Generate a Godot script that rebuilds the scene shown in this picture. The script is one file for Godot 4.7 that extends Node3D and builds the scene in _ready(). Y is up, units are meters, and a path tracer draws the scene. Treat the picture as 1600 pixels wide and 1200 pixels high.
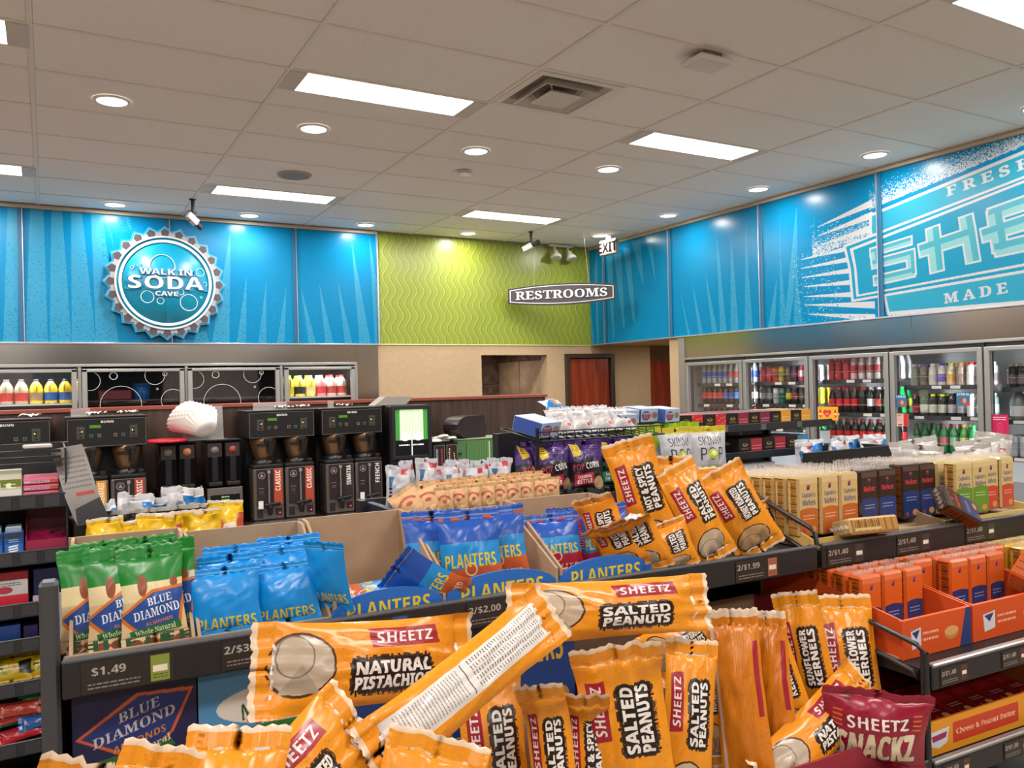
extends Node3D
# A convenience store: heights y are given from the lens height HC, depths d run away from the lens along -z.
const HC := 1.8
const CEIL := 1.748
const BACK := 8.55      # depth of the back wall
const RIGHT := 6.1      # x of the right wall
const FRONT := -5.0     # depth of the wall behind the photographer
const LEFT := -6.0
const SHELF_TURN := -2.8856  # degrees the near shelving stands off the wall grid

var mats := {}
var meshes := {}
var used := {}
var glyphs := {}
var rng := RandomNumberGenerator.new()
var noise := FastNoiseLite.new()


func _ready() -> void:
	rng.seed = 7
	noise.seed = 3
	noise.frequency = 1.0
	camera_and_light()
	shell()
	ceiling_grid()
	ceiling_fittings()
	wall_graphics()
	signs()
	left_cooler()
	right_cooler()
	coffee_counter()
	middle_racks()
	candy_rack()
	near_shelving()
	near_goods()


func camera_and_light() -> void:
	var cam := Camera3D.new()
	cam.name = "camera"
	cam.fov = 50.638
	cam.near = 0.02
	cam.transform = Transform3D(Basis(Vector3(0.8674, -0.0243, 0.4970).normalized(), Vector3(0.0199, 0.9997, 0.0141).normalized(), Vector3(-0.4972, -0.0025, 0.8676).normalized()).orthonormalized(), Vector3(0, HC, 0))
	add_child(cam)
	cam.current = true
	var env := Environment.new()
	env.background_mode = Environment.BG_COLOR
	env.background_color = Color(0, 0, 0)
	env.tonemap_mode = Environment.TONE_MAPPER_LINEAR
	env.tonemap_exposure = 1.25
	env.sdfgi_enabled = true
	env.ssao_enabled = true
	env.ssil_enabled = true
	var we := WorldEnvironment.new()
	we.name = "environment"
	we.environment = env
	add_child(we)
	# recessed 1 x 4 ft troffers, in the grid of the ceiling
	for row in [1.961, 4.40, 7.144, -0.48, -2.92]:
		for col in [-6.133, -3.695, -1.256, 1.182, 3.62]:
			if col < -5.9 or (row < 0 and col > 5):
				continue
			troffer(col, row)
	for x in [-2.07, -0.85, 0.369, 1.581, 2.80, 4.017]:
		downlight(x, 5.34, 1.0)
	for x in [-1.84, -0.63, 0.575, 1.774, 2.976, 4.196]:
		downlight(x, 8.24, 1.0)
	for d in [7.773, 6.559, 5.316, 4.104, 2.89]:
		downlight(5.70, d, 1.0)


# ---------------------------------------------------------------- places
func at(x: float, y: float, d: float) -> Vector3:
	return Vector3(x, y + HC, -d)


func tf(x: float, y: float, d: float, turn := 0.0) -> Transform3D:
	return Transform3D(Basis(Vector3.UP, deg_to_rad(turn)), at(x, y, d))


# a place on the near shelving: u along it, d behind the lip of its top shelf
func gp(u: float, y: float, d: float) -> Vector3:
	var a := deg_to_rad(-SHELF_TURN)
	return at(0.0086 + u * cos(a) + d * sin(a), y, 1.083 - u * sin(a) + d * cos(a))


func gt(u: float, y: float, d: float, turn := 0.0) -> Transform3D:
	return Transform3D(Basis(Vector3.UP, deg_to_rad(SHELF_TURN + turn)), gp(u, y, d))


# ---------------------------------------------------------------- things
func numbered(called: String) -> String:
	var n: int = used.get(called, 0)
	used[called] = n + 1
	return called if n == 0 else "%s_%03d" % [called, n]


func tag(o: Node3D, label: String, category: String, group := "") -> Node3D:
	o.set_meta("label", label)
	o.set_meta("category", category)
	if group:
		o.set_meta("group", group)
	return o


func thing(called: String, label: String, category: String, t: Transform3D, group := "") -> Node3D:
	var o := Node3D.new()
	o.name = numbered(called)
	o.transform = t
	add_child(o)
	return tag(o, label, category, group)


func solo(called: String, label: String, category: String, m: Mesh, material: Material, t: Transform3D, group := "") -> MeshInstance3D:
	var o := MeshInstance3D.new()
	o.name = numbered(called)
	o.mesh = m
	o.material_override = material
	o.transform = t
	add_child(o)
	tag(o, label, category, group)
	return o


func part(parent: Node3D, called: String, m: Mesh, material: Material, t := Transform3D(), label := "") -> MeshInstance3D:
	var o := MeshInstance3D.new()
	o.name = called
	o.mesh = m
	o.material_override = material
	o.transform = t
	parent.add_child(o, true)
	if label:
		o.set_meta("label", label)
	return o


func struct(called: String, m: Mesh, material: Material, t := Transform3D(), label := "") -> MeshInstance3D:
	var o := MeshInstance3D.new()
	o.name = numbered(called)
	o.mesh = m
	o.material_override = material
	o.transform = t
	add_child(o)
	o.set_meta("kind", "structure")
	if label:
		o.set_meta("label", label)
	return o


func copy_of(o: Node3D, t: Transform3D, label := "") -> Node3D:
	var called := String(o.name)
	var cut := called.rfind("_")
	if cut > 0 and called.substr(cut + 1).is_valid_int():
		called = called.substr(0, cut)
	var c: Node3D = o.duplicate()
	c.name = numbered(called)
	add_child(c)
	c.transform = t
	if label:
		c.set_meta("label", label)
	return c


# ---------------------------------------------------------------- materials
func mat(c: Color, rough := 0.6, metal := 0.0, spec := 0.5) -> StandardMaterial3D:
	var key := "%s %.2f %.2f %.2f" % [c.to_html(), rough, metal, spec]
	if not mats.has(key):
		var m := StandardMaterial3D.new()
		m.albedo_color = c
		m.roughness = rough
		m.metallic = metal
		m.metallic_specular = spec
		mats[key] = m
	return mats[key]


func hexm(h: String, rough := 0.6, metal := 0.0) -> StandardMaterial3D:
	return mat(Color(h), rough, metal)


func printed(key: String, img: Image, rough := 0.5, spec := 0.5) -> StandardMaterial3D:
	if not mats.has(key):
		var m := StandardMaterial3D.new()
		m.albedo_texture = ImageTexture.create_from_image(img)
		m.roughness = rough
		m.metallic_specular = spec
		m.texture_repeat = false
		mats[key] = m
	return mats[key]


func glow(c: Color, energy: float) -> StandardMaterial3D:
	var key := "glow %s %.2f" % [c.to_html(), energy]
	if not mats.has(key):
		var m := StandardMaterial3D.new()
		m.albedo_color = c
		m.emission_enabled = true
		m.emission = c
		m.emission_energy_multiplier = energy
		mats[key] = m
	return mats[key]


func pane(alpha := 0.012, c := Color(0.9, 0.95, 0.95)) -> StandardMaterial3D:
	var key := "pane %.3f %s" % [alpha, c.to_html()]
	if not mats.has(key):
		var m := StandardMaterial3D.new()
		m.transparency = BaseMaterial3D.TRANSPARENCY_ALPHA
		m.albedo_color = Color(c.r, c.g, c.b, alpha)
		m.roughness = 0.02
		mats[key] = m
	return mats[key]


# ---------------------------------------------------------------- meshes
func kit() -> SurfaceTool:
	var st := SurfaceTool.new()
	st.begin(Mesh.PRIMITIVE_TRIANGLES)
	return st


func tri(st: SurfaceTool, a: Vector3, b: Vector3, c: Vector3, ua := Vector2.ZERO, ub := Vector2.ZERO, uc := Vector2.ZERO) -> void:
	# a, b, c run against the clock seen from outside
	var n := (b - a).cross(c - a).normalized()
	for p in [[a, ua], [c, uc], [b, ub]]:
		st.set_normal(n)
		st.set_uv(p[1])
		st.add_vertex(p[0])


func quad(st: SurfaceTool, a: Vector3, b: Vector3, c: Vector3, d: Vector3, r := Rect2(0, 0, 1, 1)) -> void:
	var ua := Vector2(r.position.x, r.end.y)
	var ub := r.end
	var uc := Vector2(r.end.x, r.position.y)
	tri(st, a, b, c, ua, ub, uc)
	tri(st, a, c, d, ua, uc, r.position)


# a box round c, its edges cut by k; front faces +z. uv: front 0..0.5, sides 0.5..0.75, top and bottom 0.75..1 across; full: every face has the whole picture
func abox(st: SurfaceTool, c: Vector3, s: Vector3, k := 0.0, full := true, b := Basis()) -> void:
	var h := s / 2
	k = minf(k, minf(h.x, minf(h.y, h.z)) * 0.8)
	var rf := Rect2(0, 0, 1, 1) if full else Rect2(0.005, 0, 0.49, 1)
	var rs := Rect2(0, 0, 1, 1) if full else Rect2(0.505, 0, 0.24, 1)
	var rt := Rect2(0, 0, 1, 1) if full else Rect2(0.755, 0, 0.24, 1)
	var faces := [[Vector3.RIGHT, Vector3.UP, Vector3.BACK, rf], [Vector3.LEFT, Vector3.UP, Vector3.FORWARD, rf], [Vector3.FORWARD, Vector3.UP, Vector3.RIGHT, rs], [Vector3.BACK, Vector3.UP, Vector3.LEFT, rs], [Vector3.RIGHT, Vector3.FORWARD, Vector3.UP, rt], [Vector3.RIGHT, Vector3.BACK, Vector3.DOWN, rt]]
	for f in faces:
		var x: Vector3 = f[0] * (absf(f[0].dot(h)) - k)
		var y: Vector3 = f[1] * (absf(f[1].dot(h)) - k)
		var z: Vector3 = f[2] * absf(f[2].dot(h))
		quad(st, c + b * (z - x - y), c + b * (z + x - y), c + b * (z + x + y), c + b * (z - x + y), f[3])
	if k <= 0.0:
		return
	var q := rt if full else Rect2(0.76, 0.02, 0.001, 0.001)
	for i in 3:
		var e := [Vector3.RIGHT, Vector3.UP, Vector3.BACK]
		var along: Vector3 = e[i] * (h[i] - k)
		var p: Vector3 = e[(i + 1) % 3]
		var r: Vector3 = e[(i + 2) % 3]
		var hp := h[(i + 1) % 3]
		var hr := h[(i + 2) % 3]
		for sp: float in [-1, 1]:
			for sr: float in [-1, 1]:
				var o1: Vector3 = p * sp * hp + r * sr * (hr - k)
				var o2: Vector3 = p * sp * (hp - k) + r * sr * hr
				var out: Vector3 = b * (o1 + o2)
				var v := [c + b * (o1 - along), c + b * (o2 - along), c + b * (o2 + along), c + b * (o1 + along)]
				if (v[1] - v[0]).cross(v[2] - v[0]).dot(out) > 0:
					quad(st, v[0], v[1], v[2], v[3], q)
				else:
					quad(st, v[3], v[2], v[1], v[0], q)
	for sx: float in [-1, 1]:
		for sy: float in [-1, 1]:
			for sz: float in [-1, 1]:
				var g := Vector3(sx, sy, sz)
				var v := [c + b * (g * Vector3(h.x, h.y - k, h.z - k)), c + b * (g * Vector3(h.x - k, h.y, h.z - k)), c + b * (g * Vector3(h.x - k, h.y - k, h.z))]
				if (v[1] - v[0]).cross(v[2] - v[0]).dot(b * g) > 0:
					tri(st, v[0], v[1], v[2], q.position, q.position, q.position)
				else:
					tri(st, v[2], v[1], v[0], q.position, q.position, q.position)


func box(w: float, h: float, d: float, k := 0.0, full := true) -> Mesh:
	var key := "box %.4f %.4f %.4f %.4f %s" % [w, h, d, k, full]
	if not meshes.has(key):
		var st := kit()
		abox(st, Vector3(0, h / 2, 0), Vector3(w, h, d), k, full)
		meshes[key] = st.commit()
	return meshes[key]


# a box from corner to corner in lens heights and depths, as a mesh in world places
func room_box(x0: float, x1: float, y0: float, y1: float, d0: float, d1: float, k := 0.0) -> Mesh:
	var st := kit()
	abox(st, at((x0 + x1) / 2, (y0 + y1) / 2, (d0 + d1) / 2), Vector3(absf(x1 - x0), absf(y1 - y0), absf(d1 - d0)), k)
	return st.commit()


func sheet(nu: int, nv: int, f: Callable) -> SurfaceTool:
	# f(i, j) gives [place, uv]; smooth
	var st := kit()
	for j in nv + 1:
		for i in nu + 1:
			var p: Array = f.call(i, j)
			st.set_uv(p[1])
			st.add_vertex(p[0])
	for j in nv:
		for i in nu:
			var a := j * (nu + 1) + i
			for n in [a, a + nu + 1, a + nu + 2, a, a + nu + 2, a + 1]:
				st.add_index(n)
	st.generate_normals()
	return st


func lathe(profile: Array, segs := 16, key := "") -> Mesh:
	if key and meshes.has(key):
		return meshes[key]
	var st := sheet(segs, profile.size() - 1, func(i: int, j: int) -> Array:
		var a := TAU * i / segs
		var p: Vector2 = profile[j]
		return [Vector3(sin(a) * p.x, p.y, cos(a) * p.x), Vector2(float(i) / segs, 1.0 - float(j) / (profile.size() - 1))])
	var m := st.commit()
	if key:
		meshes[key] = m
	return m


func tube(points: Array, r: float, segs := 6, st: SurfaceTool = null) -> SurfaceTool:
	if st == null:
		st = kit()
	var rings := []
	for i in points.size():
		var p: Vector3 = points[i]
		var a: Vector3 = points[maxi(i - 1, 0)]
		var b: Vector3 = points[mini(i + 1, points.size() - 1)]
		var along := (b - a).normalized()
		var side := along.cross(Vector3.UP if absf(along.y) < 0.9 else Vector3.RIGHT).normalized()
		var up := side.cross(along)
		var ring := []
		for s in segs:
			ring.append([p, side * cos(TAU * s / segs) + up * sin(TAU * s / segs)])
		rings.append(ring)
	for i in points.size() - 1:
		for s in segs:
			var t := (s + 1) % segs
			for q in [[i, s], [i, t], [i + 1, t], [i, s], [i + 1, t], [i + 1, s]]:
				var v: Array = rings[q[0]][q[1]]
				st.set_normal(v[1])
				st.set_uv(Vector2.ZERO)
				st.add_vertex(v[0] + v[1] * r)
	return st


# an outline (against the clock, seen from +z) pushed out by depth behind z = 0
func extrude(pts: PackedVector2Array, depth: float, st: SurfaceTool = null, z := 0.0) -> SurfaceTool:
	if st == null:
		st = kit()
	var lo := pts[0]
	var hi := pts[0]
	for p in pts:
		lo = lo.min(p)
		hi = hi.max(p)
	var uv := func(p: Vector2) -> Vector2: return Vector2((p.x - lo.x) / (hi.x - lo.x), (hi.y - p.y) / (hi.y - lo.y))
	var idx := Geometry2D.triangulate_polygon(pts)
	for n in range(0, idx.size(), 3):
		var a := pts[idx[n]]
		var b := pts[idx[n + 1]]
		var c := pts[idx[n + 2]]
		if (b - a).cross(c - a) < 0:
			var s := b
			b = c
			c = s
		tri(st, Vector3(a.x, a.y, z), Vector3(b.x, b.y, z), Vector3(c.x, c.y, z), uv.call(a), uv.call(b), uv.call(c))
		tri(st, Vector3(a.x, a.y, z - depth), Vector3(c.x, c.y, z - depth), Vector3(b.x, b.y, z - depth), uv.call(a), uv.call(c), uv.call(b))
	for n in pts.size():
		var a := pts[n]
		var b := pts[(n + 1) % pts.size()]
		quad(st, Vector3(a.x, a.y, z - depth), Vector3(b.x, b.y, z - depth), Vector3(b.x, b.y, z), Vector3(a.x, a.y, z), Rect2(0.01, 0.01, 0.01, 0.01))
	return st


func arc(c: Vector2, rx: float, ry: float, a0: float, a1: float, n := 16) -> PackedVector2Array:
	var out := PackedVector2Array()
	for i in n + 1:
		var a := lerpf(a0, a1, float(i) / n)
		out.append(c + Vector2(cos(a) * rx, sin(a) * ry))
	return out


# ---------------------------------------------------------------- print
func canvas(w: int, h: int, c: Color) -> Image:
	var im := Image.create(w, h, false, Image.FORMAT_RGB8)
	im.fill(c)
	return im


func span_fill(im: Image, pts: PackedVector2Array, c: Color) -> void:
	var y0 := INF
	var y1 := -INF
	for p in pts:
		y0 = minf(y0, p.y)
		y1 = maxf(y1, p.y)
	for y in range(maxi(0, floori(y0)), mini(im.get_height(), ceili(y1) + 1)):
		var xs := []
		for n in pts.size():
			var a := pts[n]
			var b := pts[(n + 1) % pts.size()]
			if (a.y <= y + 0.5) != (b.y <= y + 0.5):
				xs.append(a.x + (y + 0.5 - a.y) / (b.y - a.y) * (b.x - a.x))
		xs.sort()
		for k in range(0, xs.size() - 1, 2):
			var xa := maxi(0, roundi(xs[k]))
			var xb := mini(im.get_width(), roundi(xs[k + 1]))
			if xb > xa:
				im.fill_rect(Rect2i(xa, y, xb - xa, 1), c)


func shape(im: Image, pts: Array, c: Color) -> void:
	span_fill(im, PackedVector2Array(pts), c)


func disc(im: Image, x: float, y: float, rx: float, ry: float, c: Color) -> void:
	span_fill(im, arc(Vector2(x, y), rx, ry, 0, TAU, 28), c)


func hoop(im: Image, x: float, y: float, rx: float, ry: float, w: float, c: Color) -> void:
	var p := arc(Vector2(x, y), rx, ry, 0, TAU, 36)
	var q := arc(Vector2(x, y), rx - w, ry - w, 0, TAU, 36)
	for n in 36:
		span_fill(im, PackedVector2Array([p[n], p[n + 1], q[n + 1], q[n]]), c)


func text_tris(text: String, face: String, bold: bool) -> Array:
	var key := text + face + str(bold)
	if not glyphs.has(key):
		var tm := TextMesh.new()
		tm.font = type_face(face, bold)
		tm.text = text
		tm.font_size = 64
		tm.pixel_size = 1.0
		tm.depth = 0.0
		tm.curve_step = 4.0
		var arr := tm.surface_get_arrays(0) if tm.get_surface_count() else tm.get_mesh_arrays()
		var v: PackedVector3Array = arr[Mesh.ARRAY_VERTEX]
		var ix: PackedInt32Array = arr[Mesh.ARRAY_INDEX] if arr[Mesh.ARRAY_INDEX] else PackedInt32Array(range(v.size()))
		var lo := Vector2(INF, INF)
		var hi := -lo
		for p in v:
			lo = lo.min(Vector2(p.x, p.y))
			hi = hi.max(Vector2(p.x, p.y))
		var out := PackedVector2Array()
		for n in ix:
			out.append(Vector2((v[n].x - lo.x) / maxf(hi.x - lo.x, 0.001) - 0.5, 0.5 - (v[n].y - lo.y) / maxf(hi.y - lo.y, 0.001)))
		glyphs[key] = [out, (hi.x - lo.x) / maxf(hi.y - lo.y, 0.001)]
	return glyphs[key]


func type_face(face: String, bold: bool) -> SystemFont:
	var key := "face " + face + str(bold)
	if not mats.has(key):
		var f := SystemFont.new()
		f.font_names = PackedStringArray([face])
		f.font_weight = 700 if bold else 400
		mats[key] = f
	return mats[key]


# words drawn to fill a box of w x h pixels round x, y, turned by turn degrees (w = 0: its own width)
func words(im: Image, text: String, x: float, y: float, w: float, h: float, c: Color, turn := 0.0, serif := false, bold := true, fat := 0.0) -> void:
	var t := text_tris(text, "Droid Serif" if serif else "Droid Sans", bold)
	if w <= 0.0:
		w = h * t[1]
	var b := Transform2D(deg_to_rad(turn), Vector2(x, y))
	var p: PackedVector2Array = t[0]
	var offs := [Vector2.ZERO]
	if fat > 0.0:
		offs = [Vector2(-fat, 0), Vector2(fat, 0), Vector2(0, -fat), Vector2(0, fat), Vector2(fat, fat) * 0.7, Vector2(-fat, fat) * 0.7, Vector2(fat, -fat) * 0.7, Vector2(-fat, -fat) * 0.7]
	for o in offs:
		for n in range(0, p.size() - 2, 3):
			span_fill(im, PackedVector2Array([b * (p[n] * Vector2(w, h)) + o, b * (p[n + 1] * Vector2(w, h)) + o, b * (p[n + 2] * Vector2(w, h)) + o]), c)


func flecks(im: Image, n: int, c: Color, lo := 1, hi := 3, r := Rect2i()) -> void:
	if r.size == Vector2i.ZERO:
		r = Rect2i(Vector2i.ZERO, im.get_size())
	for k in n:
		im.fill_rect(Rect2i(rng.randi_range(r.position.x, r.end.x - 1), rng.randi_range(r.position.y, r.end.y - 1), rng.randi_range(lo, hi), rng.randi_range(lo, hi)), c)


func lines_of_print(im: Image, r: Rect2i, n: int, c: Color) -> void:
	for k in n:
		var y := r.position.y + int(r.size.y * (k + 0.3) / n)
		var x := r.position.x
		while x < r.end.x - 3:
			var w := mini(rng.randi_range(3, 11), r.end.x - x)
			im.fill_rect(Rect2i(x, y, w, maxi(1, int(r.size.y * 0.4 / n))), c)
			x += w + 2


func bars(im: Image, r: Rect2i) -> void:
	im.fill_rect(r, Color.WHITE)
	var x := r.position.x + 2
	while x < r.end.x - 3:
		var w := rng.randi_range(1, 3)
		im.fill_rect(Rect2i(x, r.position.y + 2, w, r.size.y - 4), Color("1c1c22"))
		x += w + rng.randi_range(1, 3)


# letters as solid shapes, centred, cap height h
func letters(text: String, h: float, depth: float, serif := false, wide := 1.0) -> Mesh:
	var key := "letters %s %.4f %.4f %s %.2f" % [text, h, depth, serif, wide]
	if meshes.has(key):
		return meshes[key]
	var tm := TextMesh.new()
	tm.font = type_face("Droid Serif" if serif else "Droid Sans", true)
	tm.text = text
	tm.font_size = 64
	tm.pixel_size = 1.0
	tm.depth = 10.0
	tm.curve_step = 2.0
	var arr := tm.surface_get_arrays(0)
	var v: PackedVector3Array = arr[Mesh.ARRAY_VERTEX]
	var lo := Vector2(INF, INF)
	var hi := -lo
	for p in v:
		lo = lo.min(Vector2(p.x, p.y))
		hi = hi.max(Vector2(p.x, p.y))
	var k := h / (hi.y - lo.y)
	for n in v.size():
		v[n] = Vector3((v[n].x - (lo.x + hi.x) / 2) * k * wide, (v[n].y - (lo.y + hi.y) / 2) * k, v[n].z / 10.0 * depth)
	arr[Mesh.ARRAY_VERTEX] = v
	var m := ArrayMesh.new()
	m.add_surface_from_arrays(Mesh.PRIMITIVE_TRIANGLES, arr)
	meshes[key] = m
	return m


# ---------------------------------------------------------------- bags
# A filled film bag standing on y = 0, front to +z; the picture's left half is the front, the right half the back.
# o: seal (share of the height), crush, bend (degrees its top leans over), slump, nu, nv, rib
func bag(w: float, h: float, t: float, n: int, o := {}) -> Mesh:
	var key := "bag %.4f %.4f %.4f %d %s" % [w, h, t, n, o]
	if meshes.has(key):
		return meshes[key]
	var seal: float = o.get("seal", 0.09)
	var crush: float = o.get("crush", 1.0)
	var bend: float = deg_to_rad(o.get("bend", 0.0))
	var low: float = deg_to_rad(o.get("bend_low", 0.0))
	var from: float = o.get("from", 0.7)
	var top: float = o.get("top", 1.0)
	var nu: int = o.get("nu", 12)
	var nv: int = o.get("nv", 22)
	var ribs: bool = o.get("ribs", true)
	var fold: float = o.get("fold", 0.0)
	var vs := []
	for j in 7:
		vs.append(seal * j / 6.0)
	for j in range(1, nv):
		vs.append(seal + (1 - 2 * seal) * (0.5 - 0.5 * cos(PI * j / nv)))
	for j in 7:
		vs.append(1 - seal + seal * j / 6.0)
	var st := kit()
	var base := 0
	var nn := n * 17.3
	for side: float in [1.0, -1.0]:
		for j in vs.size():
			var v: float = vs[j]
			var k: float = clampf((v - seal) / (1 - 2 * seal), 0, 1)
			var f := pow(maxf(sin(PI * k), 0.0), 0.6)
			var end := 1.0 if k <= 0 or k >= 1 else exp(-8.0 * minf(k, 1 - k))
			for i in nu + 1:
				var s := -1.0 + 2.0 * i / nu
				var edge := pow(maxf(1 - s * s, 0.0), 0.75)
				var z := side * t / 2 * f * edge
				z += side * crush * t * 0.16 * f * edge * noise.get_noise_3d(s * 2.2 + nn, v * h / w * 2.6, side * 5)
				z += side * crush * t * 0.10 * edge * f * absf(noise.get_noise_3d(s * 6.0, v * 5.0 + nn, side * 9)) * 2.0
				z += crush * t * 0.22 * end * noise.get_noise_2d(s * 2.6 + nn, 3.0 if v > 0.5 else 30.0)
				z += crush * t * 0.3 * fold * end * sin(s * 5.0 + nn)
				if ribs and k <= 0 or ribs and k >= 1:
					z += (0.0007 if j % 2 else -0.0007)
				var x := s * w / 2 * (1 - 0.09 * f + 0.02 * crush * noise.get_noise_2d(v * 4 + nn, side)) * lerpf(1.0, top, v)
				var y := v * h
				if j == 0 or j == vs.size() - 1:
					y += (0.0022 if i % 2 else 0.0) * (1 if j else -1)
				y += 0.012 * crush * h * noise.get_noise_2d(s * 1.5 + nn, 7) * end
				var p := Vector3(x, y, z)
				if bend != 0.0 and v > from:
					var yb := from * h
					var q := (y - yb) / (h - yb)
					var a := bend * minf(q * 1.6, 1.0)
					p = Vector3(x, yb + (y - yb) * cos(a * 0.8) - z * sin(a), z * cos(a) + (y - yb) * sin(a * 0.8))
				if low != 0.0 and v < 0.5:
					var q2 := (0.5 - v) * h
					p.z += q2 * q2 / h * sin(low)
				st.set_uv(Vector2((s + 1) / 4 if side > 0 else 1.0 - (s + 1) / 4, 1 - v))
				st.add_vertex(p)
		var rows := vs.size()
		for j in rows - 1:
			for i in nu:
				var a := base + j * (nu + 1) + i
				var q := [a, a + nu + 1, a + nu + 2, a, a + nu + 2, a + 1] if side > 0 else [a, a + nu + 2, a + nu + 1, a, a + 1, a + nu + 2]
				for e in q:
					st.add_index(e)
		base += rows * (nu + 1)
	st.generate_normals()
	meshes[key] = st.commit()
	return meshes[key]


# ---------------------------------------------------------------- lamps
func troffer(x: float, d: float) -> void:
	var where := "above the soda cave wall" if d > 7 else ("over the middle aisle" if d > 4 else ("at the top edge" if d > 0 else ("behind the photographer" if d > -1 else "far behind the photographer")))
	var side := "far left" if x < -2 else ("left" if x < 0 else ("centre" if x < 3 else "right"))
	var o := thing("ceiling_light", "long recessed ceiling light on the %s %s" % [side, where], "ceiling light", tf(x + 0.6096, CEIL, d + 0.1524), "long recessed ceiling lights")
	for s: float in [-1, 1]:
		part(o, "end_panel", box(0.096, 0.012, 0.29), hexm("cfc8c0", 0.6), at_t(Vector3(s * 0.559, -0.004, 0)))
	var st := kit()
	for s: float in [-1, 1]:
		abox(st, Vector3(s * 0.55, 0.03, 0), Vector3(0.01, 0.06, 0.3))
		abox(st, Vector3(0, 0.03, s * 0.148), Vector3(1.12, 0.06, 0.006))
	abox(st, Vector3(0, 0.062, 0), Vector3(1.12, 0.004, 0.3))
	part(o, "housing", st.commit(), hexm("e8e6e2", 0.5))
	part(o, "light_lens", box(1.02, 0.006, 0.284, 0.002), glow(Color(1.0, 0.965, 0.93), 3.0), Transform3D(Basis(), Vector3(0, -0.002, 0)))
	part(o, "lens_seam", box(0.93, 0.002, 0.004), hexm("b9b6b2", 0.5), Transform3D(Basis(), Vector3(0, -0.0105, -0.06)))
	var l := AreaLight3D.new()
	l.name = "light"
	l.area_size = Vector2(1.0, 0.27)
	l.area_normalize_energy = true
	l.light_color = Color(1.0, 0.97, 0.945)
	l.light_energy = 3.2
	l.shadow_enabled = true
	l.area_range = 20.0
	l.transform = Transform3D(Basis(Vector3.RIGHT, -PI / 2), Vector3(0, -0.008, 0))
	o.add_child(l)


func downlight(x: float, d: float, k: float, given := "") -> Node3D:
	var where := "washing the wall beneath it" if d > 8 or x > 5 else "in the row over the aisle"
	var n := "%s" % (["first", "second", "third", "fourth", "fifth", "sixth"][clampi(roundi((x + 2.07) / 1.22) if x < 5 else roundi((7.77 - d) / 1.22), 0, 5)])
	var o := thing("downlight", "round recessed downlight %s, %s %s" % [where, n, "from the left" if x < 5 else "from the corner"], "downlight", tf(x, CEIL, d), "round downlights")
	if given:
		o.set_meta("label", given)
	part(o, "trim_ring", lathe([Vector2(0.083, -0.001), Vector2(0.086, -0.006), Vector2(0.102, -0.004), Vector2(0.104, 0.004)], 28, "downlight ring"), hexm("ece8e2", 0.45))
	part(o, "light_lens", lathe([Vector2(0.085, -0.002), Vector2(0.05, -0.004), Vector2(0.0, -0.004)], 28, "downlight lens"), glow(Color(1.0, 0.975, 0.95), 3.0))
	var l := AreaLight3D.new()
	l.name = "light"
	l.area_size = Vector2(0.12, 0.12)
	l.area_normalize_energy = true
	l.light_color = Color(1.0, 0.965, 0.93)
	l.light_energy = 1.0 * k
	l.area_range = 20.0
	l.shadow_enabled = true
	l.transform = Transform3D(Basis(Vector3.RIGHT, -PI / 2), Vector3(0, -0.009, 0))
	o.add_child(l)
	return o


# ---------------------------------------------------------------- the room
func speckle(key: String, base: Color, spread: float, f: float, rough: float, n := 256) -> StandardMaterial3D:
	if mats.has(key):
		return mats[key]
	var t := NoiseTexture2D.new()
	t.width = n
	t.height = n
	t.seamless = true
	t.noise = FastNoiseLite.new()
	t.noise.seed = key.hash() % 1000
	t.noise.frequency = f
	t.noise.fractal_octaves = 4
	var g := Gradient.new()
	g.set_color(0, base.darkened(spread))
	g.set_color(1, base.lightened(spread))
	t.color_ramp = g
	var m := StandardMaterial3D.new()
	m.albedo_texture = t
	m.uv1_triplanar = true
	m.uv1_world_triplanar = true
	m.roughness = rough
	mats[key] = m
	return m


func wood(key: String, base: Color, dark: Color, rough: float, scale := 1.2) -> StandardMaterial3D:
	if mats.has(key):
		return mats[key]
	var im := canvas(256, 256, base)
	var nz := FastNoiseLite.new()
	nz.seed = key.hash() % 1000
	nz.frequency = 0.03
	nz.fractal_octaves = 4
	for x in 256:
		for y in range(0, 256, 4):
			var v := nz.get_noise_2d(x * 2.2, y * 0.16) * 0.9 + nz.get_noise_2d(x * 9.0, y * 0.25) * 0.35
			im.fill_rect(Rect2i(x, y, 1, 4), base.lerp(dark, clampf(0.5 + v, 0, 1)))
	var m := StandardMaterial3D.new()
	m.albedo_texture = ImageTexture.create_from_image(im)
	m.uv1_triplanar = true
	m.uv1_world_triplanar = true
	m.uv1_scale = Vector3.ONE * scale
	m.roughness = rough
	mats[key] = m
	return m


func steel() -> StandardMaterial3D:
	if not mats.has("steel"):
		var m := StandardMaterial3D.new()
		m.albedo_color = Color("a9a7a4")
		m.metallic = 1.0
		m.roughness = 0.17
		mats["steel"] = m
	return mats["steel"]


func beige() -> StandardMaterial3D:
	return speckle("beige", Color("b39a78"), 0.03, 0.05, 0.75)


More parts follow.
